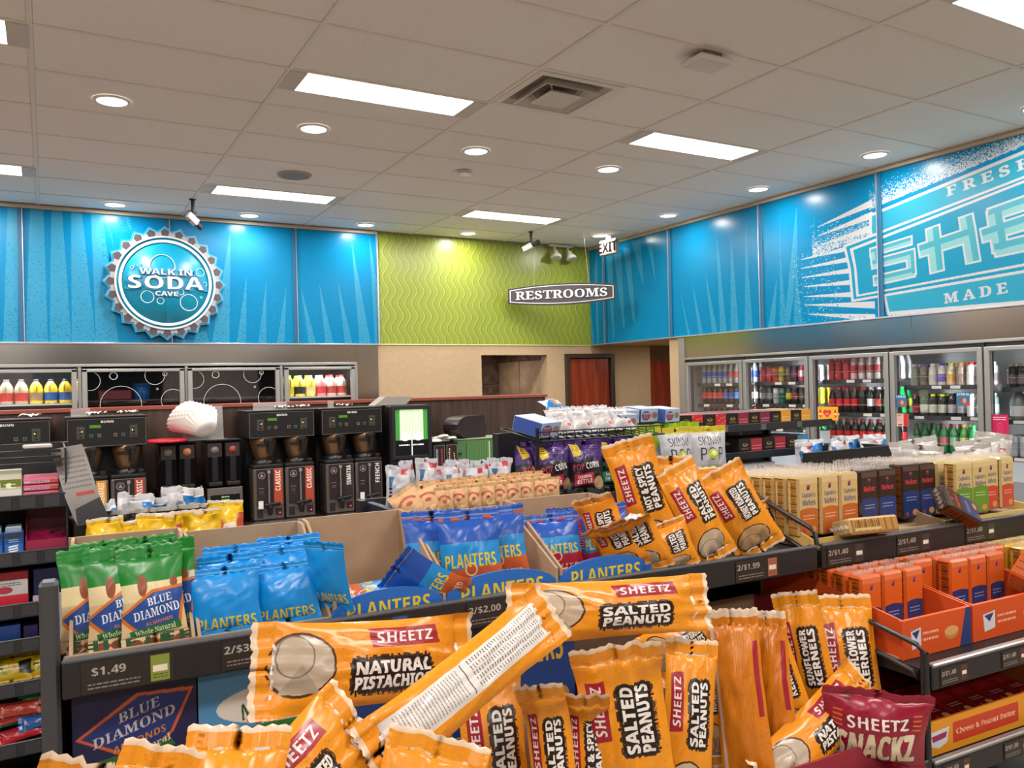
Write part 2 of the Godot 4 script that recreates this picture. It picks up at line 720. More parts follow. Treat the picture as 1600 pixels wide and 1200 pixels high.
func shell() -> void:
	struct("floor", room_box(LEFT, 8.4, -HC - 0.1, -HC, FRONT, 10.2), speckle("floor tile", Color("9a8f82"), 0.12, 0.02, 0.35))
	struct("ceiling_slab", room_box(LEFT, 8.4, CEIL + 0.10, CEIL + 0.25, FRONT, 10.2), hexm("a39a90", 0.9))
	struct("wall_left", room_box(LEFT - 0.15, LEFT, -HC, CEIL + 0.2, FRONT, 10.2), beige())
	var fr := struct("wall_front", room_box(LEFT, 8.4, -HC, CEIL + 0.2, FRONT - 0.15, FRONT), hexm("d9d5cd", 0.7), Transform3D(), "pale shop front behind the photographer")
	for q in [[-5.2, -2.4], [-0.25, 2.5], [4.9, 7.6]]:  # unseen windows, added for the dark bands mirrored in the steel fascia
		var n := struct("window_%d" % (used.get("window", 0) + 1), room_box(q[0], q[1], -1.2, 1.35, FRONT, FRONT + 0.03), hexm("0c0f14", 0.08))
		used["window"] = used.get("window", 0) + 1
		for x: float in [q[0], (q[0] + q[1]) / 2, q[1]]:
			part(n, "added_window_frame", room_box(x - 0.03, x + 0.03, -1.2, 1.38, FRONT, FRONT + 0.06), hexm("2a2a2c", 0.4))
	# back wall: above the panels' foot, then the tan wall with its openings
	var b := struct("wall_back", room_box(LEFT, RIGHT, 0.5, CEIL + 0.1, BACK, BACK + 0.15), beige(), Transform3D(), "tan back wall")
	for r in [[3.19, 4.488, -HC, 0.5], [4.488, 5.415, 0.375, 0.5], [5.415, 5.673, -HC, 0.5], [5.673, 6.424, 0.385, 0.5], [6.424, 7.05, -HC, 0.5], [7.5, 8.2, -HC, 0.5], [RIGHT, 8.2, 0.5, 0.7]]:
		part(b, "wall_section", room_box(r[0], r[1], r[2], r[3], BACK, BACK + 0.15), beige())
	part(b, "steel_panel", room_box(7.05, 7.5, 0.285, 0.5, BACK, BACK + 0.1), steel(), Transform3D(), "stainless panel over the narrow red door")
	# right wall: above the coolers, and the tan pillar at the end of the cooler
	var r2 := struct("wall_right", room_box(RIGHT, RIGHT + 0.15, 0.5, CEIL + 0.1, FRONT, BACK), beige(), Transform3D(), "right wall")
	part(r2, "pillar", room_box(RIGHT + 0.005, 8.2, -HC, 0.5, 6.9, 7.06), beige(), Transform3D(), "tan pillar beside the cooler")
	part(r2, "wall_section", room_box(RIGHT, RIGHT + 0.15, -HC, 0.5, FRONT, 1.75), beige())
	part(r2, "soffit", room_box(RIGHT + 0.15, 8.2, 0.5, 0.55, 6.9, BACK), beige())
	part(r2, "wall_section", room_box(8.1, 8.2, -HC, 0.5, 7.06, BACK), beige())
	# the strip of moulding under the ceiling and the aluminium strip under the panels
	struct("trim_back", room_box(LEFT, 3.205, CEIL - 0.036, CEIL, BACK - 0.05, BACK, 0.006), hexm("b8a690", 0.55))
	struct("trim_right", room_box(RIGHT - 0.05, RIGHT, CEIL - 0.036, CEIL, FRONT, BACK - 0.01, 0.006), hexm("b8a690", 0.55))
	struct("trim_back_foot", room_box(LEFT, 3.205, 0.487, 0.503, BACK - 0.035, BACK, 0.003), mat(Color("b9b9bd"), 0.35, 0.9))
	struct("trim_green_foot", room_box(3.205, RIGHT - 0.03, 0.49, 0.5, BACK - 0.012, BACK, 0.002), hexm("d9cf9a", 0.5))
	struct("trim_right_foot", room_box(RIGHT - 0.035, RIGHT + 0.1, 0.487, 0.503, FRONT, BACK - 0.03, 0.003), mat(Color("b9b9bd"), 0.35, 0.9))
	# the tiled passage to the restrooms
	var dark := speckle("brown tile", Color("5a4033"), 0.22, 0.03, 0.4)
	var pale := speckle("stone slab", Color("a88c6c"), 0.14, 0.012, 0.5)
	var h := struct("wall_passage", room_box(4.2, 5.6, -HC, 0.62, 9.83, 9.95), hexm("8d7f70", 0.8), Transform3D(), "brown tiled back of the restroom passage")
	for j in 5:
		for i in 5:
			var x0 := 4.22 + i * 0.24
			part(h, "wall_tile", room_box(x0, x0 + 0.234, 0.031 - j * 0.296 + (0 if j else 0.0), 0.321 - j * 0.296, 9.815, 9.83, 0.003), dark)
	for i in 10:
		part(h, "wall_tile", room_box(4.235 + i * 0.12, 4.235 + i * 0.12 + 0.114, 0.327, 0.44, 9.815, 9.83, 0.003), dark)
	var s := struct("wall_passage_side", room_box(5.435, 5.6, -HC, 0.62, BACK + 0.15, 9.83), hexm("8d7f70", 0.8), Transform3D(), "stone and brown tiled side of the restroom passage")
	for n in 3:
		part(s, "stone_slab", room_box(5.418, 5.435, -HC, 0.318, 8.71 + n * 0.56 - (0.56 if n == 0 else 0.0) * 0.0, minf(9.25 + n * 0.56, 9.81), 0.003), pale) if n < 2 else null
	for n in 4:
		part(s, "wall_tile", room_box(5.418, 5.435, 0.324, 0.44, 8.72 + n * 0.28, 8.72 + n * 0.28 + 0.272, 0.003), dark)
	struct("wall_passage_left", room_box(4.15, 4.22, -HC, 0.62, BACK + 0.15, 9.83), beige())
	struct("ceiling_passage", room_box(4.15, 5.6, 0.44, 0.5, BACK + 0.1, 9.83), hexm("c9c2b8", 0.8))
	for q in [[4.85, 0.438, 9.2, "round downlight inside the restroom passage"], [7.0, 0.498, 7.8, "added round downlight under the soffit by the narrow red door"]]:  # unseen: passage lamp inferred from its lit stone, alcove lamp added to brighten
		var lamp := downlight(q[0], q[2], 0.42, q[3])
		lamp.position.y = HC + q[1]
	# doors
	var red := wood("red door", Color("8e3b22"), Color("6e2716"), 0.35, 0.8)
	var d1 := struct("door_1", room_box(5.745, 6.36, -HC, 0.325, BACK - 0.005, BACK + 0.04, 0.003), red, Transform3D(), "red wooden door in a dark frame")
	var st := kit()
	abox(st, at(5.698, (-HC + 0.388) / 2, BACK), Vector3(0.055, HC + 0.388, 0.09), 0.004)
	abox(st, at(6.398, (-HC + 0.388) / 2, BACK), Vector3(0.055, HC + 0.388, 0.09), 0.004)
	abox(st, at(6.048, 0.361, BACK), Vector3(0.646, 0.055, 0.09), 0.004)
	part(d1, "door_frame", st.commit(), hexm("35261c", 0.45), Transform3D(), "dark brown door frame")
	part(d1, "kick_strip", room_box(5.728, 5.742, -HC, 0.32, BACK - 0.006, BACK + 0.02), mat(Color("a89c90"), 0.4, 0.6))
	struct("door_2", room_box(7.05, 7.5, -HC, 0.285, BACK, BACK + 0.05), red, Transform3D(), "narrow red door beside the pillar")


# ---------------------------------------------------------------- ceiling
func ceiling_grid() -> void:
	var face := speckle("ceiling tile", Color("f1ece6"), 0.025, 0.12, 0.9)
	var c := struct("ceiling", room_box(LEFT, RIGHT + 0.1, CEIL + 0.03, CEIL + 0.06, FRONT, BACK + 0.1), hexm("8f857b", 0.9), Transform3D(), "suspended ceiling of pale tiles")
	var g := 0.012
	for i in range(-5, 5):
		for j in range(-8, 7):
			if i < -2 or j < -6:
				continue
			var x0 := -0.037 + i * 1.2192
			var d0 := 4.40 + j * 0.6096
			var lit: bool = i in [-3, -1, 1, 3]
			var a := d0
			var b := d0 + 0.6096
			if lit and (j == 0 or j == -4):
				a += 0.3048
			elif lit and j == 4:
				b -= 0.3048
			if j == 6:
				b = BACK
			if i == 2 and j == -1:
				x0 += 0.6096
				ceiling_tile(c, x0 + g, x0 + 0.6096 - g, a + g, b - g, face)
			else:
				ceiling_tile(c, x0 + g, minf(x0 + 1.2192, RIGHT) - g, a + g, b - g, face)
	for j in range(-15, 7):
		for i in range(-5, 5):
			if not (i < -2 or j < -6):
				continue
			var x0 := -0.037 + i * 1.2192
			var d0 := 4.40 + j * 0.6096
			var a := d0
			var b := d0 + 0.6096
			var lit: bool = i in [-3, -1, 1, 3]
			if lit and j in [0, -4, -8, -12]:
				a += 0.3048
			elif lit and j == 4:
				b -= 0.3048
			ceiling_tile(c, x0 + g, minf(x0 + 1.2192, RIGHT) - g, maxf(a, FRONT) + g, minf(b, BACK) - g, face)
	var bar := hexm("e8e2da", 0.55)
	for i in range(-5, 6):
		var x := -0.037 + i * 1.2192
		part(c, "main_tee", room_box(x - g, minf(x + g, RIGHT - 0.002), CEIL, CEIL + 0.03, FRONT, BACK, 0.001), bar)
	for j in range(-15, 7):
		var d := 4.40 + j * 0.6096
		for i in range(-5, 5):
			var x := -0.037 + i * 1.2192
			part(c, "cross_tee", room_box(x + g, minf(x + 1.2192, RIGHT) - g, CEIL + 0.0005, CEIL + 0.03, d - g, d + g, 0.001), bar)
			if i in [-3, -1, 1, 3] and j in [0, -4, -8, -12, 4]:
				part(c, "cross_tee", room_box(x + g, x + 1.2192 - g, CEIL + 0.0005, CEIL + 0.03, d + 0.3048 - g, d + 0.3048 + g, 0.001), bar)
	part(c, "cross_tee", room_box(3.011 - g, 3.011 + g, CEIL + 0.0005, CEIL + 0.03, 3.79 + g, 4.40 - g, 0.001), bar)


func ceiling_tile(c: Node3D, x0: float, x1: float, d0: float, d1: float, face: Material) -> void:
	if x1 - x0 > 0.05 and d1 - d0 > 0.05:
		var key := "tile %.3f %.3f" % [x1 - x0, d1 - d0]
		if not meshes.has(key):
			var st := kit()
			abox(st, Vector3.ZERO, Vector3(x1 - x0, 0.012, d1 - d0), 0.003)
			meshes[key] = st.commit()
		part(c, "ceiling_tile", meshes[key], face, Transform3D(Basis(), at((x0 + x1) / 2, CEIL + 0.0125, (d0 + d1) / 2)))


func ceiling_fittings() -> void:
	var white := hexm("d8d2ca", 0.5)
	# supply air diffuser: nested square cones round a dark duct
	var o := thing("air_diffuser", "square stepped ceiling air diffuser with a dark round duct", "air vent", tf(2.707, CEIL, 4.10))
	var st := kit()
	for s: float in [-1, 1]:
		abox(st, Vector3(s * 0.27, 0.0, 0), Vector3(0.045, 0.006, 0.585))
		abox(st, Vector3(0, 0.0, s * 0.27), Vector3(0.495, 0.006, 0.045))
	part(o, "outer_frame", st.commit(), hexm("e6e0d8", 0.5))
	part(o, "throat", cone_ring(0.25, 0.0, 0.20, 0.10), hexm("dcd6ce", 0.6))
	part(o, "vane", cone_ring(0.19, -0.022, 0.145, 0.05), white)
	part(o, "vane", cone_ring(0.19, -0.024, 0.19, -0.018), white)
	part(o, "centre_plate", box(0.23, 0.006, 0.23, 0.002), white, Transform3D(Basis(), Vector3(0, -0.03, 0)))
	part(o, "vane", cone_ring(0.115, -0.028, 0.08, 0.0), white)
	part(o, "duct", lathe([Vector2(0.16, 0.095), Vector2(0.16, 0.3), Vector2(0.0, 0.3)], 24), hexm("1d1d1f", 0.7))
	part(o, "top_plate", ring_plate(0.205, 0.16, 0.098), hexm("c2bab0", 0.6))
	for a in 4:
		var dir := Vector3(cos(a * PI / 2 + PI / 4), 0, sin(a * PI / 2 + PI / 4))
		part(o, "strut", tube([dir * 0.1 + Vector3(0, -0.02, 0), dir * 0.2 + Vector3(0, 0.06, 0)], 0.005).commit(), white)
	# wireless access point: a rounded square hanging a little off the ceiling
	o = thing("access_point", "white square wireless access point hanging just off the ceiling", "access point", tf(3.105, CEIL, 3.235))
	part(o, "bracket", box(0.12, 0.03, 0.12, 0.004), hexm("77726c", 0.6), Transform3D(Basis(), Vector3(0, -0.03, 0)))
	part(o, "body", box(0.235, 0.03, 0.175, 0.012), hexm("dcd6cf", 0.4), Transform3D(Basis(), Vector3(0, -0.058, 0)))
	# loudspeaker grille and smoke detector
	o = thing("ceiling_speaker", "round perforated speaker grille in the ceiling", "speaker", tf(1.773, CEIL, 6.556))
	part(o, "rim", lathe([Vector2(0.115, -0.006), Vector2(0.13, -0.008), Vector2(0.138, 0.006)], 32), hexm("aaa49d", 0.5))
	part(o, "grille", lathe([Vector2(0.116, -0.004), Vector2(0.0, -0.009)], 32), speckle("grille", Color("8f8b87"), 0.2, 0.3, 0.6))
	o = thing("smoke_detector", "small white round smoke detector on the ceiling", "smoke detector", tf(2.969, CEIL, 5.88))
	part(o, "base", lathe([Vector2(0.06, 0.0), Vector2(0.06, -0.012), Vector2(0.054, -0.014)], 24), hexm("d9d4d2", 0.5))
	part(o, "vent_band", lathe([Vector2(0.05, -0.012), Vector2(0.05, -0.02)], 24), hexm("2a2a30", 0.6))
	part(o, "cover", lathe([Vector2(0.056, -0.019), Vector2(0.056, -0.04), Vector2(0.045, -0.05), Vector2(0, -0.051)], 24), hexm("d9d4d2", 0.5))
	# security cameras
	watch_camera(Transform3D(Basis(Vector3.UP, 0.5), at(1.173, CEIL, 7.753)), "white security camera with a looped cable above the soda cave sign", -0.6)
	watch_camera(Transform3D(Basis(Vector3.UP, -0.9), at(4.824, CEIL, 7.9)), "white security camera on a black stem in front of the green wall", 0.4)
	# emergency lamps
	o = thing("emergency_lamp", "pair of round white emergency lamp heads at the green corner", "emergency light", tf(5.60, CEIL - 0.03, 8.46))
	part(o, "mounting_bar", box(0.34, 0.02, 0.06, 0.005), white, Transform3D(Basis(), Vector3(0, 0, 0)))
	for s: float in [-1, 1]:
		var hd := part(o, "lamp_head", lathe([Vector2(0.0, 0.0), Vector2(0.028, 0.0), Vector2(0.03, -0.03), Vector2(0.064, -0.075), Vector2(0.064, -0.1), Vector2(0.055, -0.104)], 20, "lamp head"), white, Transform3D(Basis(Vector3.RIGHT, -0.35).rotated(Vector3.BACK, s * 0.12), Vector3(s * 0.1, -0.06, 0.03)))
		part(hd, "lens", lathe([Vector2(0.055, -0.104), Vector2(0.0, -0.108)], 20, "lamp head lens"), hexm("bdbab4", 0.15))
		part(o, "neck", tube([Vector3(s * 0.1, 0, 0), Vector3(s * 0.1, -0.065, 0.02)], 0.012).commit(), white)
	# exit sign
	o = thing("exit_sign", "small glowing white EXIT sign hung from the ceiling by the blue wall", "exit sign", Transform3D(Basis(Vector3.UP, -PI / 2 + 0.1), at(5.80, 1.52, 7.73)))
	part(o, "housing", box(0.29, 0.18, 0.05, 0.008), hexm("8f8c89", 0.6))
	part(o, "light_face", box(0.28, 0.16, 0.006, 0.002), glow(Color(0.55, 0.53, 0.52), 0.35), Transform3D(Basis(), Vector3(0, 0.01, 0.026)))
	part(o, "lettering", letters("EXIT", 0.115, 0.003, false, 1.0), mat(Color("140e0e"), 0.9, 0.0, 0.1), Transform3D(Basis(), Vector3(0, 0.09, 0.032)))
	part(o, "hanger", box(0.08, 0.055, 0.03, 0.003), white, Transform3D(Basis(), Vector3(0, 0.175, 0)))


func cone_ring(r0: float, y0: float, r1: float, y1: float) -> Mesh:
	var st := kit()
	for s in 4:
		var b := Basis(Vector3.UP, s * PI / 2)
		quad(st, b * Vector3(-r0, y0, r0), b * Vector3(-r1, y1, r1), b * Vector3(r1, y1, r1), b * Vector3(r0, y0, r0))
	return st.commit()


func ring_plate(half: float, r: float, y: float) -> Mesh:
	var st := kit()
	for n in 32:
		var a0 := TAU * n / 32
		var a1 := TAU * (n + 1) / 32
		var k0 := half / maxf(absf(cos(a0)), absf(sin(a0)))
		var k1 := half / maxf(absf(cos(a1)), absf(sin(a1)))
		quad(st, Vector3(cos(a0) * r, y, sin(a0) * r), Vector3(cos(a0) * k0, y, sin(a0) * k0), Vector3(cos(a1) * k1, y, sin(a1) * k1), Vector3(cos(a1) * r, y, sin(a1) * r))
	return st.commit()


func watch_camera(t: Transform3D, label: String, tilt: float) -> void:
	var o := thing("security_camera", label, "security camera", t)
	var black := hexm("1c1c1e", 0.5)
	part(o, "stem", tube([Vector3(0, 0.0, 0), Vector3(0, -0.13, 0)], 0.016, 8).commit(), black)
	part(o, "plate", lathe([Vector2(0.0, -0.002), Vector2(0.03, -0.002), Vector2(0.03, 0.004)], 16), black)
	var b := Basis(Vector3.BACK, tilt)
	part(o, "body", box(0.12, 0.062, 0.062, 0.006), hexm("c9c6c0", 0.45), Transform3D(b, Vector3(-0.03, -0.2, 0)))
	part(o, "lens_barrel", tube([Vector3(-0.03, -0.168, 0) + b * Vector3(0.05, 0, 0), Vector3(-0.03, -0.168, 0) + b * Vector3(0.14, 0, 0)], 0.024, 10).commit(), black)
	part(o, "knuckle", box(0.03, 0.05, 0.03, 0.004), black, Transform3D(b, Vector3(0, -0.15, 0)))
	var p := []
	for n in 13:
		var a := PI * 1.15 * n / 12.0
		p.append(Vector3(-0.055 - 0.06 * sin(a) - 0.03 * (1 - n / 12.0) * 0.0, -0.10 - 0.05 * (1 - cos(a)), 0.0) + Vector3(0.055 * (1 - n / 12.0), 0, 0))
	part(o, "cable", tube(p, 0.005, 5).commit(), black)


# ---------------------------------------------------------------- graphics
# every panel is one print; pl lists [image, from, to] along the wall, points are (along, height)
func on_panels(pl: Array, pts: Array, c: Color) -> void:
	for p in pl:
		var im: Image = p[0]
		var q := PackedVector2Array()
		for v in pts:
			q.append(Vector2((v[0] - p[1]) / (p[2] - p[1]) * im.get_width(), (1.722 - v[1]) / 1.222 * im.get_height()))
		span_fill(im, q, c)


func on_panels_fleck(pl: Array, x: float, y: float, s: float, c: Color) -> void:
	for p in pl:
		var im: Image = p[0]
		var u: float = (x - p[1]) / (p[2] - p[1])
		if u > -0.02 and u < 1.02:
			im.fill_rect(Rect2i(int(u * im.get_width()), int((1.722 - y) / 1.222 * im.get_height()), maxi(1, int(s * rng.randf_range(200, 560))), maxi(1, int(s * rng.randf_range(200, 560)))), c)


func on_panels_words(pl: Array, text: String, x0: float, y0: float, x1: float, y1: float, h: float, c: Color, serif := true, fat := 0.0) -> void:
	# baseline middle line from (x0, y0) to (x1, y1)
	for p in pl:
		var im: Image = p[0]
		var a := Vector2((x0 - p[1]) / (p[2] - p[1]) * im.get_width(), (1.722 - y0) / 1.222 * im.get_height())
		var b := Vector2((x1 - p[1]) / (p[2] - p[1]) * im.get_width(), (1.722 - y1) / 1.222 * im.get_height())
		if minf(a.x, b.x) < im.get_width() and maxf(a.x, b.x) > 0:
			words(im, text, (a.x + b.x) / 2, (a.y + b.y) / 2, a.distance_to(b), h / 1.222 * im.get_height(), c, rad_to_deg((b - a).angle()), serif, true, fat)


func rays(pl: Array, list: Array, pale: Color, base: Color) -> void:
	for t in list:
		on_panels(pl, t, pale)
		var lo := Vector2(INF, INF)
		var hi := -lo
		for v in t:
			lo = lo.min(Vector2(v[0], v[1]))
			hi = hi.max(Vector2(v[0], v[1]))
		for n in 260:
			var y := lerpf(lo.y, minf(hi.y, lo.y + 0.9), pow(rng.randf(), 1.4))
			var x := rng.randf_range(lo.x - 0.03, hi.x + 0.03)
			on_panels_fleck(pl, x, y, 0.009, base)
		for n in 110:
			on_panels_fleck(pl, rng.randf_range(lo.x - 0.09, hi.x + 0.09), rng.randf_range(lo.y, hi.y - 0.1), 0.007, pale)


func wall_graphics() -> void:
	var base := Color("0076a6")
	var pale := Color("3389ae")
	var wb: Node3D = get_node("wall_back")
	var wr: Node3D = get_node("wall_right")
	# left, over the soda cave
	var pl := []
	var seams := [-1.42, -0.185, 1.05, 2.285, 3.2]
	for n in 4:
		pl.append([canvas(512, 512, base), seams[n], seams[n + 1]])
	rays(pl, [[[-0.273, 1.72], [-0.19, 1.72], [-0.218, 0.5], [-0.33, 0.5]], [[-0.1, 1.72], [0.006, 1.72], [0.017, 0.5], [-0.158, 0.5]], [[0.067, 1.72], [0.154, 1.72], [0.208, 0.5], [0.033, 0.5]], [[0.227, 1.72], [0.316, 1.72], [0.409, 0.5], [0.208, 0.5]], [[0.391, 1.72], [0.487, 1.72], [0.599, 0.5], [0.409, 0.5]], [[0.504, 1.72], [0.525, 1.72], [0.6, 1.3]], [[0.66, 1.72], [0.72, 1.72], [0.74, 1.55]], [[-0.6, 1.72], [-0.5, 1.72], [-0.45, 0.5], [-0.62, 0.5]], [[-0.9, 1.72], [-0.8, 1.72], [-0.75, 0.5], [-0.95, 0.5]]], pale, base)
	rays(pl, [[[1.648, 1.649], [1.61, 0.5], [1.44, 0.5]], [[1.796, 1.2], [1.775, 0.5], [1.68, 0.5]], [[1.994, 1.164], [1.975, 0.5], [1.895, 0.5]], [[2.198, 1.119], [2.165, 0.5], [2.085, 0.5]], [[2.346, 1.111], [2.5, 0.5], [2.42, 0.5]], [[2.546, 1.154], [2.69, 0.5], [2.6, 0.5]], [[2.751, 1.197], [2.9, 0.5], [2.815, 0.5]], [[2.913, 1.66], [3.11, 0.5], [2.98, 0.5]], [[3.119, 1.709], [3.21, 1.1], [3.21, 0.5], [3.16, 0.5]], [[1.33, 0.85], [1.42, 0.5], [1.27, 0.5]], [[1.16, 0.85], [1.2, 0.5], [1.1, 0.5]]], pale, base)
	for n in 4:
		wall_panel(wb, pl[n], Transform3D(Basis(), at((seams[n] + seams[n + 1]) / 2, 0.5, BACK - 0.014)), seams[n + 1] - seams[n])
		part(wb, "panel_seam", room_box(seams[n] - 0.017, seams[n] + 0.017, 0.5, 1.722, BACK - 0.026, BACK - 0.02), hexm("20587c", 0.4))
		part(wb, "seam_edge", room_box(seams[n] + 0.017, seams[n] + 0.024, 0.5, 1.722, BACK - 0.034, BACK - 0.02), mat(Color("9ab0bf"), 0.3, 0.8))
	part(wb, "seam_edge", room_box(3.195, 3.212, 0.5, 1.722, BACK - 0.034, BACK - 0.002), mat(Color("b9b9bd"), 0.3, 0.8))
	# the green wall: wavy ribs drawn flat, a pale line beside a dark one
	var gim := canvas(1024, 448, Color("84922e"))
	for y in 448:
		var yy := y / 448.0 * 1.25
		var off := 0.033 * sin(yy * TAU / 0.285)
		for n in range(-1, 35):
			var x := (n * 0.085 + off) / 2.85 * 1024
			gim.fill_rect(Rect2i(int(x), y, 5, 1), Color("9aa84a"))
			gim.fill_rect(Rect2i(int(x) + 5, y, 4, 1), Color("6a7a28"))
	part(wb, "green_panel", quad_panel(RIGHT - 3.212, 1.248, 0.01), printed("green wall", gim, 0.32), Transform3D(Basis(), at((RIGHT + 3.212) / 2, 0.5, BACK - 0.002)), "lime green wall with wavy lines")
	# right, over the coolers
	var rl := []
	var rs := [8.54, 8.211, 6.985, 5.65, 4.346, 3.02, 1.7]
	for n in 6:
		rl.append([canvas(640, 560, base), rs[n], rs[n + 1]])
	rays(rl, [[[6.844, 1.022], [6.692, 0.5], [6.73, 0.5]], [[6.642, 1.08], [6.49, 0.5], [6.56, 0.5]], [[6.438, 1.164], [6.28, 0.5], [6.36, 0.5]], [[6.267, 1.55], [6.223, 1.27], [6.15, 0.5], [6.24, 0.5]], [[6.06, 1.514], [6.03, 1.24], [5.98, 0.5], [6.09, 0.5]], [[5.848, 1.626], [5.825, 1.03], [5.79, 0.5], [5.9, 0.5]], [[5.679, 1.703], [5.62, 1.69], [5.63, 0.5], [5.7, 0.5]], [[5.412, 1.657], [5.417, 1.15], [5.36, 0.5], [5.45, 0.5]], [[5.412, 1.657], [5.468, 0.98], [5.6, 0.5], [5.51, 0.5]], [[5.213, 1.625], [5.224, 0.948], [5.18, 0.5], [5.28, 0.5]], [[5.213, 1.625], [5.273, 0.78], [5.34, 0.5], [5.4, 0.5]], [[5.014, 1.567], [5.02, 1.264], [5.049, 1.097]]], pale, base)
	rays(rl, [[[7.191, 1.713], [7.07, 1.23], [7.056, 1.184]], [[7.374, 1.68], [7.25, 1.156], [7.275, 1.212]], [[8.44, 1.42], [8.37, 1.72], [8.38, 0.5], [8.42, 0.5], [8.424, 1.14]], [[8.54, 1.03], [8.48, 0.5], [8.54, 0.5]], [[8.19, 1.7], [8.056, 1.6], [8.05, 0.58], [8.08, 0.53]], [[8.03, 1.6], [7.877, 1.58], [7.84, 0.65], [7.874, 0.676]], [[7.837, 1.65], [7.703, 1.6], [7.63, 0.689], [7.685, 0.753]], [[7.672, 1.701], [7.504, 1.687], [7.46, 1.126], [7.5, 1.19]], [[7.409, 1.716], [7.295, 1.682], [7.25, 1.146]]], pale, base)
	mural(rl)
	for n in 6:
		var w: float = rs[n] - rs[n + 1]
		wall_panel(wr, rl[n], Transform3D(Basis(Vector3.UP, -PI / 2), at(RIGHT - 0.014, 0.5, (rs[n] + rs[n + 1]) / 2)), w)
		if n:
			part(wr, "panel_seam", room_box(RIGHT - 0.026, RIGHT - 0.02, 0.5, 1.722, rs[n] - 0.02, rs[n] + 0.02), hexm("1c5f86", 0.4))
			part(wr, "seam_edge", room_box(RIGHT - 0.036, RIGHT - 0.02, 0.5, 1.722, rs[n] + 0.02, rs[n] + 0.028), mat(Color("b4bcc6"), 0.3, 0.8))


func wall_panel(w: Node3D, p: Array, t: Transform3D, width: float) -> void:
	var m := printed("panel %d" % mats.size(), p[0], 0.26, 0.3)
	part(w, "graphic_panel", quad_panel(width, 1.222, 0.014), m, t)


# a board standing on y = 0, face at +z
func quad_panel(w: float, h: float, depth: float) -> Mesh:
	var st := kit()
	extrude(PackedVector2Array([Vector2(-w / 2, 0), Vector2(w / 2, 0), Vector2(w / 2, h), Vector2(-w / 2, h)]), depth, st)
	return st.commit()


